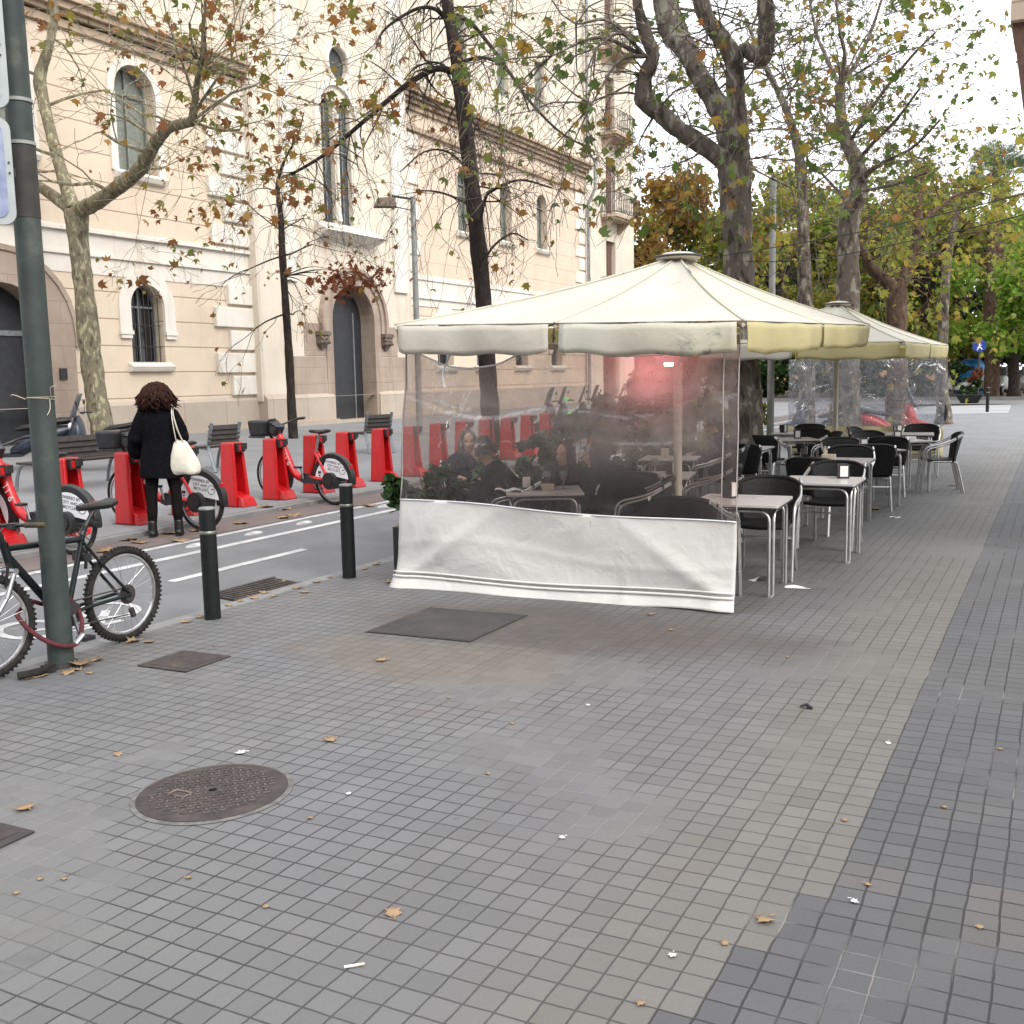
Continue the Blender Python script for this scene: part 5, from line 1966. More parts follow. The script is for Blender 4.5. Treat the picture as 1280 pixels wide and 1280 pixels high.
b = MB().grid(80, 6, hem)
b.build('hem_flap', 'skirt', t, smooth=180, solid=.006)
b = MB()
b.tube([V(cs(1, i / 12)) for i in range(13)], .012, 6, flat=.3)
b.tube([V(cs(.962, i / 12)) + V((0, -.004, 0)) for i in range(13)], .005, 5)
b.tube([V(cs(0, i / 12)) for i in range(13)], .012, 6, flat=.3)
b.build('edge_strip', mat('clear_edge_strip', (.4, .36, .36, 1), rough=.2), t, smooth=180)
b = MB()
b.tube([V(cs(x_, 0)) + V((0, -.01, 0)) for x_ in [i / 40 for i in range(41)]], .006, 6)
b.build('seam', 'white', t, smooth=180)
# a tie strap hanging at the left
q = at_y(562, 452, 7.3)
b = MB()
b.tube(bez([V((q.x + 3.62, -.05, 2.02 - g0)), V((q.x + 3.55, -.07, 1.86 - g0)), V((q.x + 3.5, -.08, 1.74 - g0)), V((q.x + 3.505, -.075, 1.62 - g0))], 6), .012, 6, flat=.4)
b.build('tie_strap', 'white', t, smooth=60)
# rusty hooks under the valance
b = MB()
for px in (692, 912):
    q = at_y(px, 418, 7.2)
    b.torus((q.x + 3.55, -.17, q.z - g0 - .02), .02, .005, mx('Y', 70), 14, 5)
    b.tube([(q.x + 3.55, -.15, q.z - g0 + .05), (q.x + 3.55, -.17, q.z - g0 - .06)], .006, 5)
b.build('hook', 'iron', t)

# far wind screen
t = thing('terrace_windscreen', 'cloudy clear plastic wind screen with a yellowed skirt at the far end of the terrace', 'wind screen', (-3.45, 21.2, PV(-3.4)))
g1 = PV(-3.4)
FW = (-4.86, -1.94)


def fs_(u, v, z0, z1):
    x = FW[0] + (FW[1] - FW[0]) * u
    z = z0 + (z1 - z0) * v
    return (x + 3.45, .03 * sin(u * 11) * v + .02 * sin(u * 23 + z * 9) + .015 * sin(z * 17 + u * 8), z)


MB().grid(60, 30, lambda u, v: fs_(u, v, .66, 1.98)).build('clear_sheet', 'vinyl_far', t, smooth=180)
MB().grid(40, 8, lambda u, v: fs_(u, v, .04, .66)).build('skirt', 'skirt_far', t, smooth=180, solid=.004)
b = MB()
for x in (-.95, .95):
    b.tube([(x, -.03, 1.98), (x, -.05, 1.72)], .008, 5)
b.build('tie_strap', 'black', t)


# ---------------------------------------------------------------- tables and chairs
def table():
    t = thing('cafe_table', '', 'table', group='square metal terrace tables')
    s_ = .34
    b = MB().rbox((0, 0, .715), (.7, .7, .016), .02)
    tp = b.build('table_top', 'table_top', t)
    MB().rbox((0, 0, .7015), (.705, .705, .011), .02).build('edge', 'table_edge', tp)
    d = .31
    for sx in (-1, 1):
        for sy in (-1, 1):
            b = MB()
            cx, cy = sx * d, sy * d
            b.tube(arc_pts([(cx - sx * .028, cy, 0), (cx - sx * .028, cy, .675), (0, cy, .675)], .09), .0125, 8)
            b.tube(arc_pts([(cx, cy - sy * .028, 0), (cx, cy - sy * .028, .675), (cx, 0, .675)], .09), .0125, 8)
            b.tube([(cx - sx * .014, cy - sy * .014, 0), (cx - sx * .014, cy - sy * .014, .02)], .026, 8)
            b.build('leg', 'alu', t, smooth=60)
    return t


def chair():
    t = thing('terrace_chair', '', 'chair', group='black woven terrace chairs with metal arms')
    # seat
    b = MB()
    b.grid(10, 10, lambda u, v: ((u - .5) * (.44 - .05 * (1 - v)), -.2 + .42 * v, .45 + .012 * (2 * u - 1) ** 2 - .02 * sin(pi * v) - .015 * (v > .9)))
    b.build('seat', 'wicker', t, smooth=180, solid=.025)

    def bk(u, v):
        a = (u - .5) * 2
        wd = .23 + .045 * v
        return (a * wd, -.2 - .1 * v + .11 * a * a * (.4 + .6 * v), .42 + .40 * v - .06 * a ** 4 * v)
    b = MB().grid(14, 10, bk)
    b.build('backrest', 'wicker', t, smooth=180, solid=.022)
    b = MB().tube([V(bk(i / 20, 1)) for i in range(21)], .018, 8)
    b.build('back_rim', 'wicker', t, smooth=60)
    for s_ in (-1, 1):
        for o in (0, 1):
            pass
        b = MB()
        for o in (-.014, .014):
            b.tube(arc_pts([(s_ * .26, .26 + o, 0), (s_ * .265, .2 + o, .62 + o), (s_ * .29, -.06, .68 + o), (s_ * .255, -.27, .80 + o * .5)], .09), .0115, 7)
        for z in (.2, .45, .6):
            b.box((s_ * .262, .24 - .1 * (z / .62) * .6, z), (.02, .04, .012))
        b.build('arm', 'alu', t, smooth=60)
        b = MB()
        for o in (-.013, .013):
            b.tube(arc_pts([(s_ * .23, -.3 + o, 0), (s_ * .21, -.2 + o, .43), (s_ * .21, .1, .43)], .06), .0115, 7)
        b.build('rear_leg', 'alu', t, smooth=60)
    b = MB()
    b.tube([(-.262, .22, .36), (.262, .22, .36)], .009, 6)
    b.tube([(-.22, -.24, .3), (.22, -.24, .3)], .009, 6)
    b.build('stretcher', 'alu', t, smooth=60)
    return t


def ctr(*ps, up=.72):
    q = [at_g(*p, up=up) for p in ps]
    return sum((p.x for p in q)) / len(q), sum((p.y for p in q)) / len(q)


tabs = [
    ('front', ((864, 629), (965, 633), (992, 622), (889, 617)), .06, 'steel-legged square table at the right edge of the front sheet, nearest the camera'),
    ('second', ((977, 596), (993, 605), (1080, 604), (1060, 596)), .02, 'second square table from the front sheet, with a white napkin box on its far edge'),
    ('third', ((1007, 577), (1077, 579), (1089, 574), (1025, 571)), .0, 'third square table from the front sheet, with a cream box and bottle on it'),
    ('fourth', ((1040, 561), (1075, 565), (1126, 562), (1092, 558)), .75, 'fourth square table from the front sheet, turned cornerwise'),
    ('fifth', ((1087, 550), (1120, 553), (1164, 551), (1131, 548)), .6, 'square table next to the chair that faces left'),
    ('fifth_in', ((956, 548), (976, 552), (1027, 549), (1005, 546)), .5, 'square table right of the big plane tree, with a white napkin box'),
    ('sixth', ((1111, 542), (1120, 543.5), (1164, 542), (1155, 541)), .1, 'square table just before the yellowed far skirt, at its right end'),
    ('sixth_in', ((965, 541), (975, 543), (1020, 541), (1010, 540)), .1, 'square table just before the yellowed far skirt, near its left end'),
    ('couple', ((632, 615), (697, 622), (727, 612), (665, 604)), .5, 'square table behind the clear sheet where two women sit with wine glasses'),
    ('mid', ((775, 592), (794, 599), (874, 595), (852, 588)), .2, 'square table behind the clear sheet beside the umbrella pole'),
    ('back', ((796, 574), (806, 578), (878, 571), (868, 567)), .2, 'square table farthest behind the clear sheet'),
    ('tree', ((905, 560), (925, 562), (954, 559), (936, 557)), .0, 'square table half hidden by the trunk of the big plane tree'),
]
TP = {}
pt = table()
for i, (k, ps, rz, lab) in enumerate(tabs):
    x, y = ctr(*ps)
    o = pt if i == 0 else copy_tree(pt)
    o['label'] = lab
    o.location = (x, y, PV(x))
    o.rotation_euler = (0, 0, rz)
    TP[k] = (x, y, rz)
print('tables', {k: tuple(round(c, 2) for c in v) for k, v in TP.items()})

pc = chair()
_first = [True]


def put_chair(x, y, rz, label):
    o = pc if _first[0] else copy_tree(pc)
    _first[0] = False
    o['label'] = label
    o.location = (x, y, PV(x))
    o.rotation_euler = (0, 0, rz)
    return o


def rel(k, dx, dy):
    return TP[k][0] + dx, TP[k][1] + dy


put_chair(*rel('front', -.22, -.5), -.15, 'black chair seen from behind, against the lower right corner of the front sheet')
put_chair(*rel('front', .04, .62), pi + .1, 'black chair on the far side of the nearest table')
put_chair(*rel('second', -.02, .62), pi - .05, 'black chair on the far side of the second table')
put_chair(*rel('third', -.1, -.75), -.1, 'black chair on the near side of the third table')
put_chair(*rel('third', .0, .62), pi + .1, 'black chair on the far side of the third table')
put_chair(*rel('fourth', .12, -.42), .25, 'black chair with its back turned to the camera at the fourth table')
put_chair(*rel('fourth', -.35, .5), pi + .5, 'black chair on the far left of the fourth table')
put_chair(*rel('fifth', .52, .02), pi / 2 + .2, 'outermost black chair on the open pavement, facing left')
put_chair(*rel('fifth', -.1, -.6), .2, 'black chair in front of the table next to the outermost chair')
put_chair(*rel('fifth', -.4, .4), pi + .7, 'black chair behind the table next to the outermost chair')
put_chair(*rel('fifth_in', .45, -.1), pi / 2 + .5, 'black chair on the right of the table by the big plane tree')
put_chair(*rel('fifth_in', -.25, -.6), -.2, 'black chair close to the trunk of the big plane tree, seen from behind')
put_chair(*rel('fifth_in', .15, .6), pi, 'black chair behind the table by the big plane tree')
put_chair(*rel('sixth', .1, .6), pi + .1, 'black chair right before the yellowed skirt, at its right end')
put_chair(*rel('sixth', -.65, .05), -pi / 2 - .2, 'black chair leaning by the yellowed skirt, right of the far umbrella pole')
put_chair(*rel('sixth_in', .1, .6), pi, 'black chair right before the yellowed skirt, at its left end')
put_chair(*rel('tree', .1, -.6), .3, 'black chair just right of the big plane trunk, in the shade')
put_chair(*rel('mid', .55, .0), pi / 2 + .1, 'black chair behind the sheet, right of the umbrella pole')
put_chair(*rel('mid', .02, -.6), .1, 'black chair behind the sheet in front of the umbrella pole table')
put_chair(*rel('back', .6, -.05), pi / 2, 'black chair behind the sheet at the farthest table')


# ---------------------------------------------------------------- things on the tables
def holder(k, dx, dy, rz, label, cream=False):
    x, y, _ = TP[k]
    t = thing('napkin_holder', label, 'napkin holder', (x + dx, y + dy, PV(x) + .7235), rz, 'napkin holders on the tables')
    b = MB()
    b.rbox((0, .035, .068), (.105, .012, .135), .018, axis=1)
    b.rbox((0, -.035, .068), (.105, .012, .135), .018, axis=1)
    b.box((0, 0, .006), (.1, .08, .012))
    b.build('case', 'cream' if cream else 'black', t, bevel=.002)
    MB().box((0, -.0425, .068), (.072, .003, .1)).build('front_card', 'paper', t)
    MB().box((0, 0, .07), (.09, .055, .11)).build('napkins', 'paper', t)
    return t


holder('front', -.12, .1, 2.6, 'black napkin holder on the nearest table, dark side towards the camera')
holder('second', .16, .2, .35, 'napkin holder with a white card on the second table')
holder('fourth', -.05, .1, .35, 'napkin holder with a white card on the cornerwise fourth table')
holder('fifth', -.05, .05, .35, 'napkin holder with a white card on the table by the outermost chair')
holder('fifth_in', .05, .1, .35, 'napkin holder with a white card on the table by the big plane tree')
holder('sixth', -.2, .1, .9, 'napkin holder at the table before the right end of the yellowed skirt')
holder('sixth_in', -.2, .1, 2.6, 'black napkin holder at the table before the left end of the yellowed skirt')
holder('couple', -.2, .04, .5, 'napkin holder with a white card on the table of the two women')
holder('mid', .12, .06, 2.6, 'black napkin holder on the table beside the umbrella pole')


def onto(k, dx, dy, mb, name, m, label, cat, group=None, smooth=40):
    o = mb.build(name, m, smooth=smooth)
    x, y, _ = TP[k]
    o.location = (x + dx, y + dy, PV(x) + .7235)
    return tag(o, label, cat, group)


t = onto('third', -.12, .02, MB().rbox((0, 0, .03), (.15, .1, .06), .012), 'condiment_box', 'cream', 'cream condiment box on the third table', 'box')
o = onto('third', -.17, .06, MB().lathe([(.022, 0), (.022, .09), (.012, .12), (.012, .15), (0, .152)], 14), 'sauce_bottle', 'cream', 'pale sauce bottle beside the condiment box', 'bottle')
o = onto('fifth', .14, .0, MB().rbox((0, 0, .025), (.14, .1, .05), .012), 'white_box', 'paper', 'white box beside the napkin holder, table by the outermost chair', 'box')
o = onto('fourth', .2, .05, MB().rbox((0, 0, .025), (.12, .1, .05), .012), 'white_box', 'paper', 'white box on the cornerwise fourth table', 'box')
o = onto('couple', .04, .0, MB().lathe([(.05, 0), (.062, .03), (.066, .055), (.06, .055), (.055, .03), (0, .02)], 18), 'ceramic_bowl', 'cream', 'cream bowl between the two wine glasses', 'bowl')
o = onto('back', -.05, -.05, MB().rbox((0, 0, .06), (.09, .05, .12), .01), 'menu_block', 'cream', 'small cream menu block on the farthest table behind the sheet', 'menu')
o = onto('couple', -.25, -.18, MB().grid(10, 8, lambda u, v: ((u - .5) * .26, (v - .5) * .16, .012 + .012 * sin(u * 9 + v * 4) + .01 * sin(v * 12))), 'paper_napkin', 'paper', 'crumpled white napkin on the left corner of the women\'s table', 'napkin')
glass_m = NT('wine_glass')
glass_m.b.inputs['Base Color'].default_value = (.9, .9, .9, 1)
glass_m.b.inputs['Transmission Weight'].default_value = .85
glass_m.b.inputs['Roughness'].default_value = .05
M['glass'] = glass_m.m
M['wine'] = mat('rose_wine', (.5, .16, .08, 1), rough=.15)
for k, dx, dy, lab in (('couple', -.02, .12, 'left wine glass on the table of the two women'), ('couple', .13, .16, 'right wine glass on the table of the two women'), ('mid', -.05, .02, 'tall glass on the table beside the umbrella pole')):
    x, y, _ = TP[k]
    t = thing('wine_glass', lab, 'glass', (x + dx, y + dy, PV(x) + .7235), group='glasses on the terrace tables')
    MB().lathe([(.032, 0), (.03, .004), (.005, .008), (.004, .075), (.02, .09), (.038, .12), (.036, .165), (.034, .165), (.036, .12), (.018, .094), (0, .09)], 20).build('bowl_and_stem', 'glass', t, smooth=60)
    MB().lathe([(0, .094), (.017, .097), (.033, .118), (.0335, .13), (0, .13)], 18).build('wine', 'wine', t, smooth=60)

# ---------------------------------------------------------------- lit heater under the canopy, boards and lights
q = at_y(837, 451, 7.75)
t = thing('patio_heater', 'glowing red electric heater under the nearer umbrella, seen through the clear sheet', 'heater', (q.x, q.y, q.z))
b = MB()
b.hexa([(-.09, -.05, -.015), (.09, -.05, -.015), (.09, .05, -.015), (-.09, .05, -.015), (-.12, -.06, .05), (.12, -.06, .05), (.12, .06, .05), (-.12, .06, .05)])
b.build('reflector', 'steel', t)
MB().tube([(-.03, -.02, -.02), (.03, -.02, -.02)], .02, 10).build('tube', 'heat_glow', t)
b = MB()
b.tube([(.0, .0, .05), (.0, .0, .25)], .012, 6)
b.build('bracket', 'iron_rail', t)
ld = bpy.data.lights.new('heater_light', 'SPOT')
ld.energy = 24
ld.spot_size = radians(150)
ld.spot_blend = 1.0
ld.color = (1.0, .34, .36)
ld.shadow_soft_size = .12
lo = bpy.data.objects.new('heater_light', ld)
C.objects.link(lo)
lo.parent = t
lo.location = (0, -.06, -.05)
lo.rotation_euler = (radians(-100), 0, radians(0))
b = MB().box((0, 0, .2), (.28, .03, .42))
q = at_y(747, 541, 13.3)
t = thing('lit_menu_board', 'glowing orange-red board just above the head of the woman in profile', 'board', (q.x, q.y, q.z - .42))
MB().box((0, -.03, .42), (.2, .012, .3)).build('lit_face', 'menu_glow', t)
b = MB().box((0, 0, .42), (.23, .04, .33))
b.tube([(0, .01, .25), (0, .01, PV(q.x) - q.z + .43)], .02, 8)
b.box((0, .01, PV(q.x) - q.z + .435), (.3, .3, .03))
b.build('stand', 'black', t)
for px, py, lab in ((708, 499, 'upper of two green lights in the leaves behind the terrace'), (712, 517, 'lower of two green lights in the leaves behind the terrace')):
    q = at_y(px, py, 13.6)
    o = MB().ball((0, 0, 0), .03, 10, 6).build('green_light', 'green_glow', smooth=180)
    o.location = q
    tag(o, lab, 'light', 'green lights behind the terrace')
q = at_y(822, 538, 15.2)
t = thing('red_parasol_sign', 'red panel with a white fan mark, blurred behind the clear sheet', 'sign', q)
MB().box((0, 0, 0), (.62, .03, .52)).build('panel', mat('wine_red', (.3, .015, .03, 1), rough=.5), t)
b = MB().prism([(.05, -.12)] + [(.05 + .26 * cos(a), -.12 + .26 * sin(a)) for a in [radians(20 + 150 * i / 12) for i in range(13)]], lambda u, v, d: (u, d, v), -.02, -.022)
b.build('fan_mark', 'paper', t)
MB().tube([(0, .03, .2), (0, .03, PV(q.x) - q.z)], .02, 8).build('post', 'iron_rail', t)
# ================================================================== people
def fuse(mb, name, m, par, vox=.011, smooth_it=4):
    o = mb.build(name, m, par, fix=False)
    r_ = o.modifiers.new('fuse', 'REMESH')
    r_.mode = 'VOXEL'
    r_.voxel_size = vox
    r_.use_smooth_shade = True
    s_ = o.modifiers.new('smooth', 'SMOOTH')
    s_.iterations = smooth_it
    s_.factor = .5
    return o


def limb(b, pts, rs, n=12):
    b.tube(pts, rs, n)
    for p, r in zip(pts, rs):
        b.ball(p, r * .99, n, 8)


def hand(b, wrist, direction, palm_n, s=1.0, curl=.5, thumb_side=1):
    """palm, four unequal bent fingers and a thumb leaving the side of the palm"""
    d = V(direction).normalized()
    nrm = (V(palm_n) - d * V(palm_n).dot(d)).normalized()
    sd = d.cross(nrm)
    w = V(wrist)
    pc_ = w + d * .045 * s
    R_ = Matrix((sd, d, nrm)).transposed()
    b.ball(pc_, (.04 * s, .05 * s, .016 * s), 12, 8, R_)
    for k, (off, ln) in enumerate(((-.028, .062), (-.01, .074), (.01, .07), (.027, .054))):
        base = w + d * .082 * s + sd * off * s
        p = [base - d * .02 * s, base]
        dd = d.copy()
        for j, f in enumerate((.45, .32, .23)):
            a = curl * (.5 + .35 * j)
            dd = (d * cos(a * (j + 1) * .6) + nrm * sin(a * (j + 1) * .6)).normalized()
            p.append(p[-1] + dd * ln * f * s)
        b.tube(p, [.0095 * s, .0095 * s, .009 * s, .0082 * s, .0068 * s], 8)
        b.ball(p[-1], .0068 * s, 8, 6)
    tb = w + d * .03 * s + sd * (-thumb_side) * .03 * s
    p = [tb, tb + (d * .5 - sd * thumb_side * .75 + nrm * .25).normalized() * .032 * s]
    p.append(p[-1] + (d * .85 - sd * thumb_side * .3 + nrm * .3).normalized() * .028 * s)
    p.append(p[-1] + (d * .95 + nrm * .3).normalized() * .022 * s)
    b.tube(p, [.0125 * s, .0115 * s, .01 * s, .0075 * s], 8)
    b.ball(p[-1], .0075 * s, 8, 6)


def head_on(b, c, face, s=1.0, up=(0, 0, 1)):
    f = V(face).normalized()
    u = (V(up) - f * V(up).dot(f)).normalized()
    r_ = f.cross(u)
    R_ = Matrix((r_, f, u)).transposed()
    P = lambda x, y, z: V(c) + r_ * x * s + f * y * s + u * z * s
    b.ball(P(0, -.012, .025), (.073 * s, .09 * s, .095 * s), 18, 14, R_)
    b.ball(P(0, .025, -.04), (.056 * s, .062 * s, .075 * s), 16, 12, R_)
    b.ball(P(0, .062, -.095), (.024 * s, .022 * s, .02 * s), 10, 8, R_)       # chin
    b.tube([P(0, .082, .025), P(0, .098, -.012), P(0, .112, -.03)], [.009 * s, .012 * s, .016 * s], 8)   # nose
    b.ball(P(0, .106, -.031), .0155 * s, 8, 6)
    for sg in (-1, 1):
        b.ball(P(sg * .034, .062, -.022), (.024 * s, .022 * s, .022 * s), 10, 8, R_)   # cheeks
        b.ball(P(sg * .032, .073, .033), (.024 * s, .012 * s, .009 * s), 10, 6, R_)    # brows
        b.ball(P(sg * .076, -.01, -.0), (.01 * s, .022 * s, .034 * s), 8, 8, R_)       # ears
    b.ball(P(0, .084, -.062), (.024 * s, .014 * s, .011 * s), 10, 8, R_)
    return P, R_


def face_parts(par, P, R_, s=1.0):
    b = MB()
    for sg in (-1, 1):
        b.ball(P(sg * .031, .081, .008), (.01 * s, .006 * s, .005 * s), 10, 8, R_)
    b.build('eyes', 'eye', par, smooth=180)
    b = MB()
    b.ball(P(0, .098, -.0585), (.021 * s, .006 * s, .004 * s), 10, 6, R_)
    b.ball(P(0, .096, -.066), (.018 * s, .006 * s, .005 * s), 10, 6, R_)
    b.build('mouth', 'lip', par, smooth=180)


def hair_mass(par, P, s, m, kind, seed=1):
    rnd = random.Random(seed)
    b = MB()
    if kind == 'bushy':
        b.ball(P(0, -.035, .02), (.112 * s, .11 * s, .115 * s), 16, 12)
        b.ball(P(0, -.06, -.05), (.125 * s, .085 * s, .09 * s), 16, 12)
        b.ball(P(0, -.075, -.11), (.1 * s, .06 * s, .07 * s), 16, 12)
        for i in range(620):
            a = rnd.uniform(0, 2 * pi)
            e = math.asin(rnd.uniform(-.75, 1.0))
            d = V((cos(a) * cos(e), sin(a) * cos(e), sin(e)))
            if d.y > .3 and e < .6:
                continue
            st = P(d.x * .08, d.y * .08 - .03, .0 + d.z * .09)
            rr = rnd.uniform(.9, 1.12)
            o1 = P(d.x * .135 * rr, d.y * .125 * rr - .035, .0 + d.z * .125 * rr)
            dn = .05 + .05 * rnd.random() + .03 * max(0, d.z)
            o2 = o1 + V((d.x * .045 + rnd.uniform(-.03, .03), d.y * .04 + rnd.uniform(-.03, .03), -dn))
            o3 = o2 + V((d.x * .02 + rnd.uniform(-.035, .035), d.y * .02 + rnd.uniform(-.035, .035), -rnd.uniform(.0, .05)))
            b.tube(bez([st, o1, o2, o3], 3), [.008, .011, .012, .013, .013, .012, .010, .008, .005, .002], 4)
    else:
        b.ball(P(0, -.03, .04), (.085 * s, .095 * s, .09 * s), 16, 12)
        ln = {'long': .3, 'mid': .16, 'short': .05}[kind]
        for i in range(170):
            a = rnd.uniform(-.25, 1.25) * pi
            a = pi * 1.5 + rnd.uniform(-1, 1) * 2.2
            d = V((cos(a), sin(a), 0))
            st = P(d.x * .03, d.y * .04 - .02, .125)
            o1 = P(d.x * .085, d.y * .095 - .015, .05)
            o2 = P(d.x * .095 + rnd.uniform(-.01, .01), d.y * .1 - .015, .03 - ln * .5)
            o3 = P(d.x * (.1 + .02 * (kind == 'long')) + rnd.uniform(-.02, .02), d.y * .11 - .02 + rnd.uniform(-.01, .02), .02 - ln + rnd.uniform(-.03, .03))
            b.tube(bez([st, o1, o2, o3], 3), [.012, .014, .015, .015, .015, .014, .013, .011, .008, .003], 5)
    return b.build('hair', m, par, smooth=180)


# --- the woman standing at the docks, seen from behind: local +y is where she faces
def standing_woman():
    t = thing('person', 'woman in a black coat seen from behind, with bushy auburn hair and white shoulder bag', 'person', (-8.77, 8.33, gz(-8.77)), radians(38))
    b = MB()
    limb(b, [(-.125, -.02, .09), (-.12, .0, .28), (-.115, .02, .48), (-.1, .02, .72), (-.085, 0, .9)], [.036, .053, .054, .075, .09])
    limb(b, [(.15, .02, .09), (.145, .03, .28), (.14, .04, .48), (.11, .02, .72), (.085, 0, .9)], [.036, .053, .054, .075, .09])
    limb(b, [(0, 0, .9), (0, .01, 1.05), (0, .0, 1.2), (0, -.01, 1.33)], [.13, .115, .12, .11])
    limb(b, [(0, -.01, 1.38), (0, .012, 1.47)], [.05, .045])
    P, R_ = head_on(b, (0, .03, 1.57), (.0, 1, -.25), .98)
    # arms: left bent forward holding a phone, right bent up
    limb(b, [(-.17, 0, 1.36), (-.24, .0, 1.12), (-.17, .22, 1.05)], [.045, .038, .028])
    limb(b, [(.17, 0, 1.36), (.25, -.02, 1.12), (.22, .2, 1.22)], [.045, .038, .028])
    hand(b, (-.17, .22, 1.05), (.35, .9, .1), (.3, 0, .95), .95, .9, 1)
    hand(b, (.22, .2, 1.22), (.1, .7, .7), (-.9, 0, .2), .95, .5, -1)
    fuse(b, 'body', 'skin', t, .008)
    face_parts(t, P, R_)
    hair_mass(t, P, 1.0, 'hair_red', 'bushy', 3)
    # coat: hem at mid thigh, a little flared
    b = MB()
    n = 28
    prof = [(.66, .235, .17, .0), (.7, .235, .168, 0), (.82, .225, .16, 0), (.95, .2, .15, 0), (1.08, .182, .135, 0), (1.2, .19, .135, -.005), (1.3, .2, .125, -.01), (1.37, .175, .1, -.01), (1.41, .115, .09, -.0), (1.46, .088, .085, -.01), (1.5, .08, .08, -.01)]
    vs = []
    for z, rx, ry, yo in prof:
        for j in range(n):
            a = 2 * pi * j / n
            k_ = 1 + (.03 * sin(3 * a + 1) + .02 * sin(5 * a)) * max(0, (1.1 - z) / .45)
            vs.append((rx * cos(a) * k_, yo + ry * sin(a) * k_, z + .012 * sin(2 * a) * (z < .75)))
    k = len(prof)
    b.add(vs, [(i * n + j, i * n + (j + 1) % n, (i + 1) * n + (j + 1) % n, (i + 1) * n + j) for i in range(k - 1) for j in range(n)] + [tuple(range(n))[::-1], tuple(range((k - 1) * n, k * n))])
    limb(b, [(-.155, -.005, 1.35), (-.215, -.005, 1.24), (-.255, .0, 1.1), (-.2, .18, 1.055)], [.075, .07, .064, .05])
    limb(b, [(.155, -.005, 1.35), (.215, -.01, 1.24), (.262, -.025, 1.1), (.23, .16, 1.2)], [.075, .07, .064, .05])
    fuse(b, 'coat', 'coat', t, .011, 5)
    b = MB()
    b.tube([(0, -.005, 1.4), (0, .0, 1.52)], [.09, .078], 16)
    b.build('scarf', 'coat', t, smooth=180)
    b = MB()
    limb(b, [(-.125, -.02, .1), (-.12, .0, .28), (-.115, .02, .48), (-.1, .02, .74)], [.041, .058, .06, .082])
    limb(b, [(.15, .02, .1), (.145, .03, .28), (.14, .04, .48), (.11, .02, .74)], [.041, .058, .06, .082])
    b.build('tights', 'tights', t, smooth=180)
    for x, y in ((-.125, -.02), (.15, .02)):
        b = MB()
        limb(b, [(x, y - .03, .045), (x, y + .06, .04), (x, y + .14, .032)], [.042, .04, .034])
        limb(b, [(x, y, .06), (x, y - .002, .16)], [.05, .049])
        b.box((x, y - .035, .012), (.06, .06, .024))
        b.box((x, y + .09, .008), (.075, .16, .016))
        b.build('boot', 'leather', t, smooth=60)
    # dark bundle held in front on the left
    b = MB()
    b.ball((-.26, .2, 1.08), (.11, .1, .15), 14, 10)
    b.ball((-.28, .2, .98), (.1, .1, .13), 14, 10)
    o = fuse(b, 'hand_bag', 'coat', None, .014, 4)
    o.matrix_world = Matrix.Translation(t.location) @ Matrix.Rotation(radians(38), 4, 'Z')
    tag(o, 'black bag held at the left side of the woman in black', 'bag')
    # white canvas bag on the right shoulder
    R2 = Matrix.Translation(t.location) @ Matrix.Rotation(radians(38), 4, 'Z')
    bag = thing('shoulder_bag', 'off-white canvas bag hanging from the right shoulder of the woman in black', 'bag', (0, 0, 0))
    bag.matrix_world = R2
    b = MB()
    m_ = 24
    prof = [(.70, .12, .02, .285, -.09), (.705, .15, .045, .29, -.09), (.76, .165, .058, .275, -.09), (.85, .15, .06, .262, -.09), (.95, .115, .05, .246, -.09), (1.02, .085, .035, .236, -.085), (1.07, .06, .02, .23, -.08)]
    vs = []
    for z, rx, ry, cx, cy in prof:
        for j in range(m_):
            a = 2 * pi * j / m_
            k_ = 1 + .06 * sin(4 * a + z * 17) + .05 * sin(7 * a - z * 30)
            vs.append((cx + rx * cos(a) * k_, cy - .02 + ry * sin(a) * k_, z + .014 * sin(a * 3 + 2)))
    k = len(prof)
    b.add(vs, [(i * m_ + j, i * m_ + (j + 1) % m_, (i + 1) * m_ + (j + 1) % m_, (i + 1) * m_ + j) for i in range(k - 1) for j in range(m_)] + [tuple(range(m_))[::-1], tuple(range((k - 1) * m_, k * m_))])
    b.build('sack', 'tote', bag, smooth=180, sub=1)
    b = MB()
    b.tube(bez([(.2, -.12, 1.03), (.185, -.152, 1.17), (.165, -.12, 1.33), (.155, .0, 1.435), (.17, .1, 1.35)], 6), .014, 8, flat=.35)
    b.tube(bez([(.275, -.11, 1.03), (.225, -.15, 1.17), (.18, -.115, 1.34), (.165, .01, 1.432)], 6), .014, 8, flat=.35)
    b.build('strap', 'tote', bag, smooth=180)
    return t


standing_woman()


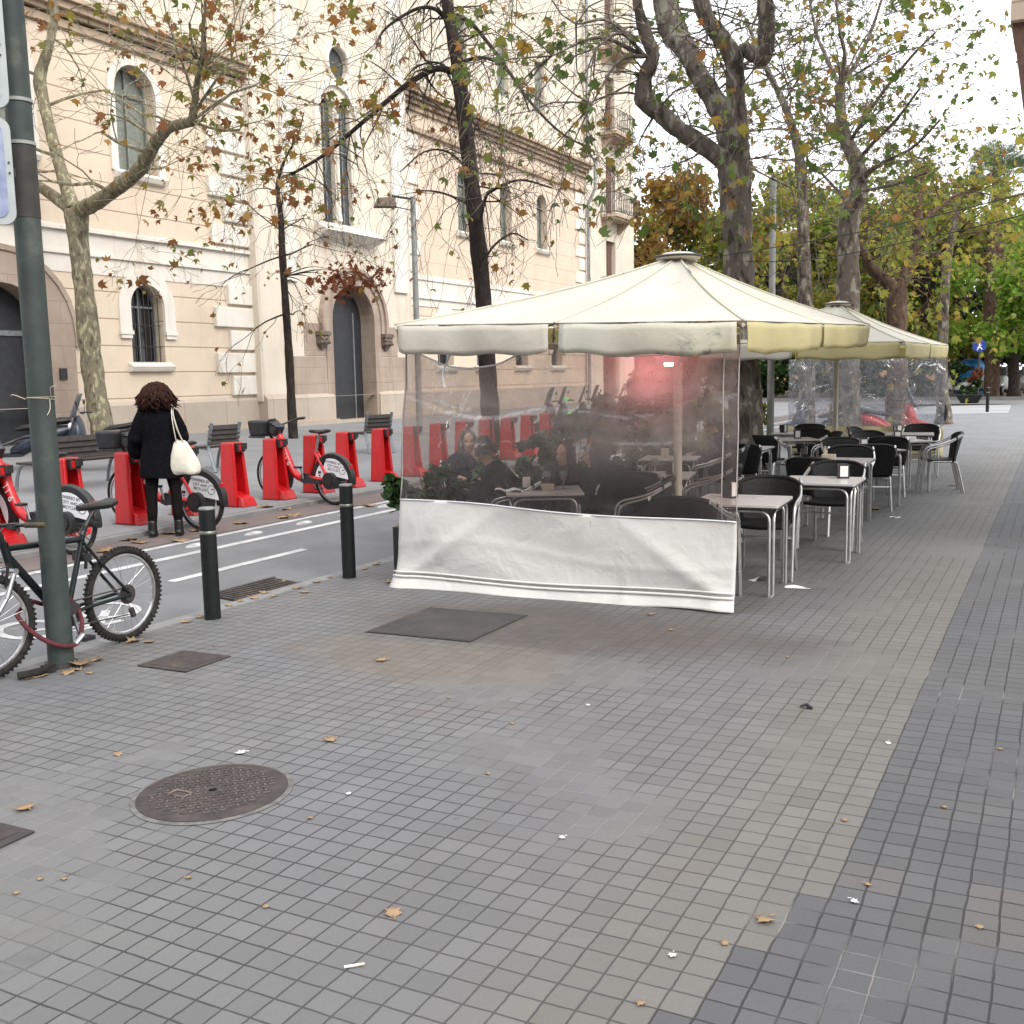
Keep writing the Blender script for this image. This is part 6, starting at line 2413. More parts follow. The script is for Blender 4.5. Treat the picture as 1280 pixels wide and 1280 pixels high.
def seated(label, loc, rz, lean=.5, turn=0.0, hair='long', hm='hair_dark', top='coat', head_down=.15, arms='table', seed=2, tw=0.0):
    """person on a chair (seat at .46): local +y is the way they face"""
    t = thing('person', label, 'person', loc, rz, 'people sitting at the terrace tables')
    hip = V((0, 0, .52))
    ax = V((tw, sin(lean), cos(lean))).normalized()
    ch, sh, nk = hip + ax * .24, hip + ax * .43, hip + ax * .5
    fwd = V((sin(turn), cos(turn), 0))
    hc = hip + ax * .6 + V((0, .03, .06))
    b = MB()
    limb(b, [hip, hip + ax * .13, ch, sh], [.135, .12, .125, .1])
    limb(b, [sh, nk, hc - V((0, 0, .05))], [.07, .05, .046])
    P, R_ = head_on(b, hc, fwd + V((0, 0, -head_down)), 1.0)
    for sg in (-1, 1):
        limb(b, [hip + V((sg * .08, .02, 0)), V((sg * .11, .42, .53)), V((sg * .11, .44, .1))], [.085, .06, .036])
        limb(b, [(sg * .11, .4, .05), (sg * .11, .58, .03)], [.035, .028])
    A = {}
    for sg in (-1, 1):
        s0 = sh + V((sg * .16, 0, -.02))
        if arms == 'table':
            el = s0 + V((sg * .07, .1, -.24))
            wr = el + V((-sg * .1, .2, .06))
        else:
            el = s0 + V((sg * .08, .02, -.26))
            wr = el + V((-sg * .06, .22, .0))
        A[sg] = (s0, el, wr)
        limb(b, [s0, el, wr], [.045, .038, .028])
        hand(b, wr, (-sg * .35, .9, .05), (0, .1, -1), .95, .7, sg)
    fuse(b, 'body', 'skin', t, .009)
    face_parts(t, P, R_)
    hair_mass(t, P, 1.0, hm, hair, seed)
    b = MB()
    limb(b, [hip - V((0, 0, .02)), hip + ax * .13, ch, sh - ax * .02], [.17, .155, .16, .125])
    for sg in (-1, 1):
        b.ball(ch + ax * .1 + V((sg * .08, 0, 0)), .11, 12, 8)
        s0, el, wr = A[sg]
        limb(b, [sh + V((sg * .09, 0, -.0)), s0, el, el + (wr - el) * .85], [.085, .073, .06, .045])
    b.ball(hip + V((0, .0, -.0)), (.2, .17, .12), 14, 10)
    fuse(b, 'jacket', top, t, .012, 6)
    b = MB()
    for sg in (-1, 1):
        limb(b, [hip + V((sg * .08, .02, 0)), V((sg * .11, .42, .53)), V((sg * .11, .44, .12))], [.1, .073, .05])
    fuse(b, 'trousers', 'navy', t, .014, 3)
    b = MB()
    for sg in (-1, 1):
        limb(b, [(sg * .11, .4, .05), (sg * .11, .55, .04), (sg * .11, .62, .035)], [.048, .042, .035])
    b.build('shoes', 'leather', t, smooth=60)
    return t


cx_, cy_, _ = TP['couple']
mkc = lambda x, y, rz, lab: put_chair(x, y, rz, lab)


def seat_person(px, py, y, facing, label, **k):
    """put the head where it is seen: facing is the heading angle (0 = +y, anticlockwise)"""
    q = at_y(px, py, y)
    lean = k.get('lean', .5)
    fx, fy = -sin(facing), cos(facing)
    off = .6 * sin(lean) + .03
    x, yy = q.x - fx * off, q.y - fy * off
    dz = q.z - (PV(x) + .52 + .6 * cos(lean) + .06)
    return seated(label, (x, yy, PV(x) + min(0, max(-.03, dz))), facing, **k), x, yy, dz


print('ppl')
for args in (
    (705, 568, cy_ + .62, pi + .2, 'woman with long auburn hair facing the camera behind the wine glasses', dict(lean=.75, turn=.25, hair='long', hm='hair_red', top='coat', seed=4, head_down=.05)),
    (744, 566, cy_ + .1, 1.9, 'dark haired woman in a black jacket in profile, right of the wine glasses', dict(lean=.7, turn=-.1, hair='mid', hm='hair_dark', top='coat', seed=5, head_down=.1)),
    (603, 560, cy_ + .05, 1.85, 'man in a black jacket leaning at the left behind the clear sheet', dict(lean=.55, hair='short', hm='hair_dark', top='coat', seed=6)),
    (585, 560, cy_ + 1.9, -pi / 2 - .9, 'blurred person in dark clothes beyond the leaning man', dict(lean=.5, hair='mid', hm='hair_dark', top='navy', seed=8)),
    (889, 528, 13.2, pi / 2 + .2, 'person in a navy jacket sitting at the right, behind the umbrella pole', dict(lean=.25, hair='short', hm='hair_dark', top='navy', seed=7)),
):
    px, py, y, rz, lab, kw = args
    o, x, yy, dz = seat_person(px, py, y, rz, lab, **kw)
    print(lab[:30], round(x, 2), round(yy, 2), round(dz, 3))
    put_chair(x - sin(rz) * -.0 , yy, rz, 'black chair under the ' + lab.split(' ')[0] + ' ' + ' '.join(lab.split(' ')[1:6]))
# ================================================================== plants and trees
def leaf_mesh(name, centers, sizes, m, parent, shape='quad', seed=0, droop=.0, per=1):
    """many small leaf faces in one crown: centres (n,3), sizes (n,)"""
    rng = np.random.default_rng(seed)
    n = len(centers)
    c = np.asarray(centers, dtype=np.float64)
    sz = np.asarray(sizes, dtype=np.float64)
    if shape == 'plane':
        # five-lobed leaf with a short stalk end
        o = np.array([(0, -.5), (.18, -.42), (.5, -.3), (.3, -.05), (.52, .2), (.2, .18), (0, .55), (-.2, .18), (-.52, .2), (-.3, -.05), (-.5, -.3), (-.18, -.42)])
        zz = np.array([0, .04, -.22, .06, -.2, .1, -.25, .1, -.2, .06, -.22, .04])
    elif shape == 'oval':
        o = np.array([(0, -.5), (.22, -.2), (.24, .1), (0, .5), (-.24, .1), (-.22, -.2)])
        zz = np.array([0, .06, .05, -.06, .05, .06])
    else:
        o = np.array([(-.3, -.45), (.3, -.5), (.38, .3), (-.1, .55)])
        zz = np.array([0, .08, -.05, .06])
    k = len(o)
    nrm = rng.normal(size=(n, 3)) + np.array([0, 0, .55])
    nrm /= np.linalg.norm(nrm, axis=1)[:, None]
    a = rng.normal(size=(n, 3)) + np.array([0, 0, -droop])
    u = a - nrm * (a * nrm).sum(1)[:, None]
    u /= np.linalg.norm(u, axis=1)[:, None]
    w_ = np.cross(nrm, u)
    verts = c[:, None, :] + sz[:, None, None] * (w_[:, None, :] * o[None, :, 0, None] + u[:, None, :] * o[None, :, 1, None] + nrm[:, None, :] * zz[None, :, None])
    verts = verts.reshape(-1, 3)
    me = bpy.data.meshes.new(name)
    me.vertices.add(n * k)
    me.vertices.foreach_set('co', verts.astype(np.float32).ravel())
    me.loops.add(n * k)
    me.loops.foreach_set('vertex_index', np.arange(n * k, dtype=np.int32))
    me.polygons.add(n)
    me.polygons.foreach_set('loop_start', np.arange(0, n * k, k, dtype=np.int32))
    me.polygons.foreach_set('loop_total', np.full(n, k, dtype=np.int32))
    me.update(calc_edges=True)
    me.validate()
    me.materials.append(M[m])
    ob = bpy.data.objects.new(name, me)
    C.objects.link(ob)
    if parent is not None:
        ob.parent = parent
    return ob


def grow(b, p, d, r, ln, depth, rnd, tips, spread=.6, up=.15, seg=3, kink=.25, ratio=.72, kids_n=(2, 3), minr=.004, droop=0.0):
    """branch recursively; every twig end goes into tips"""
    pts, rs = [p.copy()], [r]
    for i in range(seg):
        d = (d + V((rnd.gauss(0, kink), rnd.gauss(0, kink), rnd.gauss(0, kink) + up * .3 - droop * .3))).normalized()
        p = p + d * ln / seg
        pts.append(p.copy())
        rs.append(max(minr, r * (1 - .35 * (i + 1) / seg)))
        if depth <= 1:
            tips.append((p.copy(), d.copy()))
    b.tube(pts, rs, 7 if r > .05 else (5 if r > .015 else 4), cap=r > .03)
    if depth <= 0:
        return
    for k in range(rnd.randint(*kids_n)):
        a = d.orthogonal().normalized()
        a.rotate(Matrix.Rotation(rnd.uniform(0, 2 * pi), 3, d))
        nd = (d + a * rnd.uniform(spread * .5, spread * 1.3) + V((0, 0, up - droop))).normalized()
        st = pts[-1] if k == 0 or rnd.random() < .5 else pts[rnd.randint(max(1, seg - 2), seg)]
        grow(b, st, nd, rs[-1] * ratio, ln * rnd.uniform(.62, .9), depth - 1, rnd, tips, spread, up, seg, kink, ratio, kids_n, minr, droop)


def knobby(b, pts, rs, rnd, n=12):
    q = bez(pts, 5)
    k = len(q)
    R_ = [float(np.interp(i / (k - 1) * (len(rs) - 1), range(len(rs)), rs)) * (1 + rnd.uniform(-.06, .1)) for i in range(k)]
    b.tube(q, R_, n)
    return q, R_


def P3(l, y0, dy=0.0):
    """photo points -> a limb; the distance drifts by dy along it"""
    m = max(1, len(l) - 1)
    return [at_y(px, py, y0 + dy * i / m) for i, (px, py) in enumerate(l)]


def tree_thing(name, label, base, cat='tree', group=None):
    t = thing(name, label, cat, (0, 0, 0), 0, group)
    t.location = base
    return t


def cluster(b, start, targets, rnd, tips, r=.018, twigs=4, rep=6):
    """thin branches reaching out to leafy bunches; photo points with their distance"""
    for px, py, y in targets:
        e0 = at_y(px, py, y)
        s0 = min(start, key=lambda q: (q - e0).length) if isinstance(start, list) else start
        mid = (s0 + e0) / 2 + V((rnd.gauss(0, .12), rnd.gauss(0, .12), rnd.uniform(.05, .3)))
        b.tube(bez([s0, mid, e0], 6), [r * (1 - .055 * i) for i in range(13)], 5)
        got = []
        for _ in range(twigs):
            grow(b, e0, ((e0 - s0).normalized() * .5 + V((rnd.gauss(0, .7), rnd.gauss(0, .7), rnd.gauss(0, .5)))).normalized(), r * .4, rnd.uniform(.5, .9), 2, rnd, got, .7, 0, 3, .22, .66, (2, 3), .0035, .15)
        tips += got * rep


def finish_tree(t, b, bark_m, tips, leaf_m, n_leaf, size, seed, shape='plane', scatter=.18, droop=.5, name='crown', keep=1.0):
    base = V(t.location)
    b.v = [tuple(V(p) - base) for p in b.v]
    b.build('trunk', bark_m, t, smooth=60, fix=False)
    rng = np.random.default_rng(seed)
    if not tips or not n_leaf:
        return
    T = np.array([tuple(p - base) for p, d in tips])
    # clusters: some twigs carry many leaves, others none
    wgt = rng.random(len(T)) ** 6.0
    wgt /= wgt.sum()
    idx = rng.choice(len(T), n_leaf, p=wgt)
    c = T[idx] + rng.normal(0, scatter, (n_leaf, 3)) * rng.uniform(.25, 1.25, (n_leaf, 1))
    leaf_mesh(name, c, size * (.45 + .95 * rng.random(n_leaf) ** 1.4), leaf_m, t, shape, seed, droop)


# ---------------------------------------------------------------- plane tree on the left
rnd = random.Random(11)
YB = 15.3
base = at_g(130, 566)
t = tree_thing('plane_tree', 'big mottled plane tree with a forked trunk left of the woman, before the peach wall', base, group='plane trees')
y0 = base.y
b = MB()
tips = []
tr = P3([(131, 570), (128, 535), (121, 500), (113, 440), (106, 370), (99, 310), (95, 262)], y0)
knobby(b, tr, [.27, .24, .225, .215, .205, .205, .235], rnd, 16)
for l, rs, dy in (
        ([(95, 268), (76, 252), (48, 232), (18, 210), (-30, 170), (-60, 120)], [.16, .12, .11, .1, .09, .07], 1.2),
        ([(92, 262), (80, 225), (66, 175), (54, 125), (50, 95), (62, 55), (68, 10), (60, -60)], [.16, .13, .12, .12, .13, .09, .08, .06], .8),
        ([(97, 264), (122, 252), (150, 232), (176, 210), (186, 192), (196, 176), (212, 160), (240, 152)], [.17, .15, .14, .14, .13, .11, .09, .08], -1.4),
        ([(238, 156), (243, 130), (247, 100), (252, 85)], [.07, .06, .055, .05], -.3)):
    yy = y0 - (1.4 if l[0][0] == 238 else 0)
    q, R_ = knobby(b, P3(l, yy, dy), rs, rnd)
    for i in range(8, len(q), 6 if len(l) > 4 else 3):
        for _ in range(1):
            d = V((rnd.gauss(0, 1), rnd.gauss(0, 1), rnd.uniform(-.2, 1.3))).normalized()
            grow(b, q[i], d, R_[i] * .3, rnd.uniform(.7, 1.3), 3, rnd, tips, .7, .05, 3, .2, .62, (2, 3), .005, .1)
    d0 = (q[-1] - q[-3]).normalized()
    for _ in range(5):
        grow(b, q[-1], (d0 + V((rnd.gauss(0, .6), rnd.gauss(0, .6), rnd.gauss(.2, .5)))).normalized(), .03, 1.3, 3, rnd, tips, .7, .1, 3, .2, .65, (2, 3), .005, .05)
LS = [at_y(250, 90, y0 - 1.6), at_y(240, 152, y0 - 1.4), at_y(66, 20, y0 + .6), at_y(196, 176, y0 - 1)]
cluster(b, LS, [(px, py, y0 + rnd.uniform(-2.6, .8)) for px, py in ((215, 30), (255, 55), (290, 30), (330, 45), (370, 55), (410, 40), (300, 95), (345, 100), (235, 95), (190, 60), (140, 25), (110, 45), (270, 5), (350, 5), (430, 80), (330, 150), (370, 130), (290, 165), (300, 215), (265, 240), (170, 300), (190, 10), (60, 10), (390, 150))], rnd, tips, .011)
finish_tree(t, b, 'bark_plane', tips, 'leaf_autumn', 980, .15, 21, scatter=.13)

# ---------------------------------------------------------------- slim young tree by the portal
rnd = random.Random(5)
base = at_g(366, 548)
t = tree_thing('young_tree', 'slim young tree with a thin dark trunk and drooping twigs before the portal tower', base)
b = MB()
tips = []
tr = P3([(367, 552), (364, 500), (361, 440), (357, 380), (353, 320), (351, 270), (347, 232), (356, 200), (372, 170), (380, 140)], base.y, .4)
q, R_ = knobby(b, tr, [.12, .105, .1, .095, .085, .075, .05, .032, .022, .012], rnd, 10)
for i in range(14, len(q), 3):
    for _ in range(2):
        a = rnd.uniform(0, 2 * pi)
        d = V((cos(a), sin(a), rnd.uniform(.0, .5))).normalized()
        grow(b, q[i], d, max(.008, R_[i] * .26), rnd.uniform(.7, 1.2), 3, rnd, tips, .55, -.1, 3, .2, .66, (1, 3), .004, .25)
cluster(b, [q[24], q[28], q[32], q[36]], [(px, py, base.y + rnd.uniform(-.8, .8)) for px, py in ((305, 270), (320, 300), (395, 255), (420, 285), (440, 310), (300, 240), (390, 300), (425, 330))], rnd, tips, .01, 3, 1)
finish_tree(t, b, 'bark_dark', tips, 'leaf_autumn', 120, .14, 22, scatter=.1)
# its lower fan of rusty leaves by the arch
rng = np.random.default_rng(3)
c0 = at_y(432, 350, base.y)
c = np.array([tuple(c0 - base)]) + rng.normal(0, 1, (170, 3)) * np.array([.55, .5, .22])
leaf_mesh('leaves', c, rng.uniform(.1, .2, 170), 'leaf_rust', t, 'plane', 9, .5)
b = MB()
s0 = at_y(355, 345, base.y)
for e in ((432, 352), (410, 360), (450, 345), (420, 338), (395, 372)):
    b.tube(bez([s0, at_y((355 + e[0]) / 2, (345 + e[1]) / 2 - 8, base.y - .1), at_y(*e, base.y + rnd.uniform(-.4, .4))], 5), [.014] * 5 + [.007] * 6, 4)
b.v = [tuple(V(p) - base) for p in b.v]
b.build('branch', 'bark_dark', t, fix=False)

# ---------------------------------------------------------------- dark leaning tree behind the umbrella's left half
rnd = random.Random(8)
TY = 20.2
base = at_y(615, 575, TY)
base = V((base.x, TY, gz(base.x)))
t = tree_thing('dark_tree', 'dark bare tree with a leaning trunk and drooping twigs behind the nearer umbrella', base)
b = MB()
tips = []
tr = [base] + P3([(613, 520), (608, 440), (604, 370), (597, 300), (588, 215), (578, 130), (570, 70), (560, 10), (550, -60)], TY, -.8)
q, R_ = knobby(b, tr, [.22, .2, .185, .18, .175, .165, .15, .135, .12, .09], rnd, 14)
limbs = [
    ([(573, 92), (545, 86), (510, 105), (480, 130), (445, 160), (410, 190), (375, 212), (352, 222)], .075, -.7),
    ([(562, 30), (545, 12), (525, 10), (500, 22), (478, 40), (470, 60)], .05, -1.2),
    ([(566, 90), (545, 78), (520, 84), (505, 100)], .03, .8),
    ([(570, 18), (590, 30), (615, 60), (640, 95), (665, 130), (700, 165), (735, 185)], .05, .9),
    ([(576, 78), (600, 72), (625, 80), (650, 110), (662, 140)], .045, -.9),
    ([(596, 300), (606, 250), (616, 238), (650, 225), (690, 235)], .045, -.6),
    ([(600, 340), (615, 310), (640, 292), (660, 300)], .035, .8),
    ([(592, 262), (575, 250), (548, 240), (520, 238)], .035, .7),
    ([(558, 0), (540, -40), (500, -60)], .06, -.5), ([(555, -20), (590, -50), (640, -60)], .06, .6),
    ([(588, 215), (560, 190), (530, 190), (500, 215)], .03, -.7)]
for l, r, dy in limbs:
    pts = P3(l, TY - .5, dy)
    qq = bez(pts, 5)
    rr = [r * (1 - .65 * i / len(qq)) for i in range(len(qq))]
    b.tube(qq, rr, 8)
    for i in range(3, len(qq), 2):
        for _ in range(2 if pts[-1].x < pts[0].x else 1):
            d = V((rnd.gauss(0, .6), rnd.gauss(0, .6), rnd.uniform(-1.0, .3))).normalized()
            grow(b, qq[i], d, rr[i] * .36, rnd.uniform(.5, 1.1), 3, rnd, tips, .55, -.05, 3, .24, .62, (1, 2), .004, .25)
for i in range(22, len(q)):
    for _ in range(1):
        a = rnd.uniform(0, 2 * pi)
        grow(b, q[i], V((cos(a), sin(a), .1)).normalized(), .022, rnd.uniform(.6, 1.1), 3, rnd, tips, .6, -.05, 3, .25, .66, (2, 3), .0045, .25)
finish_tree(t, b, 'bark_dark', tips, 'leaf_autumn', 150, .16, 23, scatter=.1)

# ---------------------------------------------------------------- the big plane tree beside the umbrellas
rnd = random.Random(3)
base = V((-4.28, 15.6, PV(-4.28)))
BY = 15.6
t = tree_thing('plane_tree', 'biggest plane tree, rising between the two umbrellas with thick twisted limbs', base, group='plane trees')
b = MB()
tips = []
tr = [at_y(933, 616, BY), at_y(934, 580, BY), at_y(932, 520, BY), at_y(929, 450, BY), at_y(925, 370, BY), at_y(922, 300, BY), at_y(919, 240, BY), at_y(918, 205, BY)]
knobby(b, tr, [.36, .28, .25, .235, .225, .215, .22, .25], rnd, 18)
for l, rs, dy in (
        ([(914, 215), (906, 202), (888, 188), (867, 174), (846, 160), (825, 141), (806, 124), (806, 98), (816, 70), (806, 40), (797, 5), (790, -50)], [.15, .15, .13, .13, .12, .13, .15, .11, .1, .09, .07, .05], -1.0),
        ([(918, 200), (906, 150), (893, 125), (873, 93), (858, 62), (845, 45), (834, 15), (822, -40)], [.19, .17, .16, .15, .16, .2, .2, .16], .9),
        ([(922, 200), (923, 170), (920, 121), (918, 80), (908, 55), (896, 40), (880, 15), (868, -40)], [.18, .15, .13, .14, .12, .12, .11, .1], -.8),
        ([(918, 80), (929, 62), (954, 72), (958, 40), (957, 10), (952, -40)], [.11, .09, .12, .12, .11, .09], -.9)):
    q, R_ = knobby(b, P3(l, BY, dy), rs, rnd, 14)
    for i in range(6, len(q), 5):
        for _ in range(2):
            d = V((rnd.gauss(0, 1), rnd.gauss(0, 1), rnd.uniform(-.7, .9))).normalized()
            grow(b, q[i], d, R_[i] * .12, rnd.uniform(.6, 1.2), 3, rnd, tips, .7, .0, 3, .22, .62, (1, 3), .004, .15)
for px, py in ((745, 60), (720, 30), (690, 70), (740, 130)):
    s0, e0 = at_y(806, 70, BY - .8), at_y(px, py, BY - 1.6)
    b.tube(bez([s0, (s0 + e0) / 2 + V((0, 0, .25)), e0], 6), [.035 - .002 * i for i in range(13)], 6)
    for _ in range(4):
        grow(b, e0, V((rnd.gauss(-.4, .6), rnd.gauss(0, .6), rnd.gauss(-.1, .5))).normalized(), .014, .9, 3, rnd, tips, .6, 0, 3, .2, .66, (2, 3), .004, .2)
LS = [at_y(806, 95, BY - .7), at_y(825, 141, BY - .6), at_y(893, 125, BY + .3), at_y(955, 50, BY - .8), at_y(806, 30, BY - 1), at_y(816, 65, BY - .8), at_y(850, 160, BY - .4), at_y(870, 90, BY + .3), at_y(840, 30, BY + .5), at_y(916, 60, BY - .5), at_y(906, 150, BY)]
cluster(b, LS, [(px, py, BY + rnd.uniform(-1.8, .6)) for px, py in ((720, 95), (690, 130), (745, 60), (760, 95), (680, 60), (770, 20), (730, 15), (640, 60), (660, 190), (755, 170), (800, 190), (830, 215), (870, 235), (960, 130), (985, 110), (940, 160), (970, 20), (1000, 60), (840, 100), (640, 20))], rnd, tips, .011)
finish_tree(t, b, 'bark_grey', tips, 'leaf_mixed', 640, .155, 24, scatter=.13)

# ---------------------------------------------------------------- second plane tree behind the far umbrella
rnd = random.Random(31)
CY = 23.4
g_ = at_y(1056, 540, CY)
base = V((g_.x, CY, PV(g_.x)))
t = tree_thing('plane_tree', 'second plane tree, rising behind the farther umbrella and branching high up', base, group='plane trees')
b = MB()
tips = []
tr = [base] + P3([(1056, 500), (1058, 430), (1060, 350), (1060, 295), (1063, 264), (1073, 238), (1071, 204), (1058, 176), (1051, 143), (1050, 106)], CY)
q, R_ = knobby(b, tr, [.4, .33, .27, .24, .22, .23, .19, .16, .135, .115, .1], rnd, 16)
for l, r, dy in (([(1050, 106), (1042, 92), (1030, 65), (1020, 40), (1010, -10)], .055, 1.2), ([(1051, 106), (1056, 70), (1050, 40), (1045, 0)], .05, -.8), ([(1052, 104), (1066, 86), (1080, 60), (1092, 30), (1105, -10)], .055, .9),
                 ([(1070, 205), (1090, 180), (1120, 150), (1150, 110)], .05, -1.5), ([(1071, 230), (1100, 205), (1140, 185), (1175, 150)], .045, -2.5), ([(1052, 140), (1030, 125), (1000, 118)], .035, -1.2), ([(1066, 260), (1030, 220), (1010, 200)], .04, 1.0),
                 ([(1060, 180), (1100, 120), (1140, 70), (1170, 40)], .04, -2.0), ([(1072, 240), (1120, 230), (1160, 215)], .04, -1.8)):
    qq = bez(P3(l, CY, dy), 5)
    rr = [r * (1 - .6 * i / len(qq)) for i in range(len(qq))]
    b.tube(qq, rr, 8)
    for i in range(3, len(qq), 4):
        for _ in range(2):
            d = V((rnd.gauss(0, 1), rnd.gauss(0, 1), rnd.uniform(-.5, 1))).normalized()
            grow(b, qq[i], d, rr[i] * .25, rnd.uniform(.8, 1.5), 3, rnd, tips, .7, .05, 3, .2, .62, (1, 3), .005, .1)
LS = [at_y(1050, 106, CY), at_y(1058, 176, CY), at_y(1071, 225, CY)]
cluster(b, LS, [(px, py, CY + rnd.uniform(-2.5, 1.0)) for px, py in ((1085, 40), (1120, 70), (1150, 45), (1190, 50), (1105, 20), (1120, 110), (1150, 130), (1170, 160), (1110, 165), (1140, 200), (1095, 200), (1030, 30), (1010, 90), (1020, 160), (985, 170), (1000, 210), (1100, 240), (1160, 205))], rnd, tips, .02, 4, 6)
finish_tree(t, b, 'bark_grey', tips, 'leaf_mixed', 1000, .15, 25, scatter=.18)

# ---------------------------------------------------------------- third and fourth trunks along the row
rnd = random.Random(41)
DY = 30.0
g_ = at_y(1010, 500, DY)
base = V((g_.x, DY, PV(g_.x)))
t = tree_thing('plane_tree', 'thin plane tree left of the second one, leaning up towards the left', base, group='plane trees')
b = MB()
tips = []
tr = [base] + P3([(1008, 440), (1006, 360), (1004, 290), (1003, 240), (998, 190), (986, 145), (968, 105), (950, 70), (935, 30)], DY)
q, R_ = knobby(b, tr, [.24, .21, .19, .17, .15, .12, .1, .08, .065, .045], rnd, 12)
for i in range(18, len(q), 2):
    for _ in range(3):
        d = V((rnd.gauss(0, 1), rnd.gauss(0, 1), rnd.uniform(-.5, .9))).normalized()
        grow(b, q[i], d, .03, rnd.uniform(1, 1.8), 3, rnd, tips, .7, .05, 3, .2, .62, (2, 3), .007, .1)
finish_tree(t, b, 'bark_grey', tips, 'leaf_mixed', 620, .18, 26, scatter=.4)

rnd = random.Random(43)
EY = 35.2
base = at_g(1179, 530)
base = V((base.x, base.y, PV(base.x)))
EY = base.y
t = tree_thing('plane_tree', 'mottled trunk just right of the far wind screen, with a dark hollow at its foot', base, group='plane trees')
b = MB()
tips = []
tr = [base] + P3([(1180, 515), (1177, 480), (1178, 430), (1180, 380), (1184, 330), (1192, 285), (1198, 250)], EY)
q, R_ = knobby(b, tr, [.3, .22, .18, .16, .15, .12, .1, .07], rnd, 12)
for i in range(26, len(q), 3):
    for _ in range(2):
        d = V((rnd.gauss(0, 1), rnd.gauss(0, 1), rnd.uniform(-.3, .8))).normalized()
        grow(b, q[i], d, .02, rnd.uniform(1.0, 1.7), 3, rnd, tips, .7, .0, 3, .2, .62, (1, 3), .006, .1)
finish_tree(t, b, 'bark_grey', tips, 'leaf_olive', 650, .19, 27, scatter=.4)
o = MB().ball((0.02, -.2, .35), (.12, .1, .3), 12, 8).build('hollow', 'hole', t, smooth=180)

rnd = random.Random(44)
FY = 31.0
g_ = at_y(1122, 500, FY)
base = V((g_.x, FY, PV(g_.x)))
t = tree_thing('plane_tree', 'brown forked plane tree with a sawn reddish stub, between the farther umbrella and the park', base, group='plane trees')
b = MB()
tips = []
tr = [base] + P3([(1122, 450), (1121, 400), (1120, 362)], FY)
knobby(b, tr, [.32, .28, .26, .3], rnd, 14)
for l, rs, dy in (([(1119, 364), (1104, 348), (1088, 334), (1080, 315), (1062, 290)], [.2, .17, .15, .11, .08], -1.5), ([(1121, 362), (1132, 345), (1142, 318), (1147, 280), (1148, 215)], [.2, .16, .13, .12, .11], .8), ([(1146, 290), (1170, 262), (1200, 240)], [.09, .07, .04], 1.5)):
    q, R_ = knobby(b, P3(l, FY, dy), rs, rnd)
    for i in range(4, len(q), 2):
        for _ in range(2):
            d = V((rnd.gauss(0, 1), rnd.gauss(0, 1), rnd.uniform(-.4, .9))).normalized()
            grow(b, q[i], d, .022, rnd.uniform(1.0, 1.7), 3, rnd, tips, .7, .0, 3, .2, .62, (1, 3), .006, .1)
finish_tree(t, b, 'bark_brown', tips, 'leaf_olive', 900, .19, 28, scatter=.45)


# ---------------------------------------------------------------- park trees
def crown_points(n, rx, ry, rz, rng, lobes=26, hollow=.35):
    cs_ = []
    L_ = rng.normal(size=(lobes, 3))
    L_ /= np.linalg.norm(L_, axis=1)[:, None]
    L_ *= (rng.uniform(.45, 1.0, lobes) ** .6)[:, None]
    rad = rng.uniform(.16, .34, lobes)
    k = rng.integers(0, lobes, n)
    d = rng.normal(size=(n, 3))
    d /= np.linalg.norm(d, axis=1)[:, None]
    p = L_[k] + d * (rad[k] * rng.uniform(.35, 1.05, n))[:, None]
    return p * np.array([rx, ry, rz])


def park_tree(label, x, y, h, rx, rz, leaf_m, n, size, seed, trunk_r=.28, lean=0.0, m='bark_dark', zlow=None, name='park_tree', shape='quad'):
    t = tree_thing(name, label, V((x, y, .1 if y > 60 else gz(x))), group='trees of the park')
    rng = np.random.default_rng(seed)
    rnd = random.Random(seed)
    b = MB()
    cz = h - rz * .95
    q = [V((0, 0, 0)), V((lean * .3, 0, cz * .4)), V((lean * .7, .1, cz * .8)), V((lean, 0, cz + rz * .3))]
    b.tube(bez(q, 4), [trunk_r * (1.25 if i == 0 else 1 - .05 * i) for i in range(13)], 10)
    for k in range(9):
        a = rnd.uniform(0, 2 * pi)
        s0 = V((lean * .7, .1, cz * .7 + rnd.uniform(0, .3) * rz))
        e0 = V((lean + cos(a) * rx * .7, sin(a) * rx * .7, cz + rnd.uniform(-.3, .6) * rz))
        b.tube(bez([s0, (s0 + e0) / 2 + V((0, 0, .2 * rz)), e0], 4), [trunk_r * .4 * (1 - .09 * i) for i in range(9)], 6)
    b.build('trunk', m, t, smooth=60, fix=False)
    p = crown_points(n, rx, rx, rz, rng) + np.array([lean, 0, cz])
    if zlow is not None:
        p = p[p[:, 2] > zlow]
    leaf_mesh('crown', p, size * rng.uniform(.6, 1.3, len(p)), leaf_m, t, shape, seed, .3)
    return t


def atg(px, y):
    return at_y(px, 480, y).x


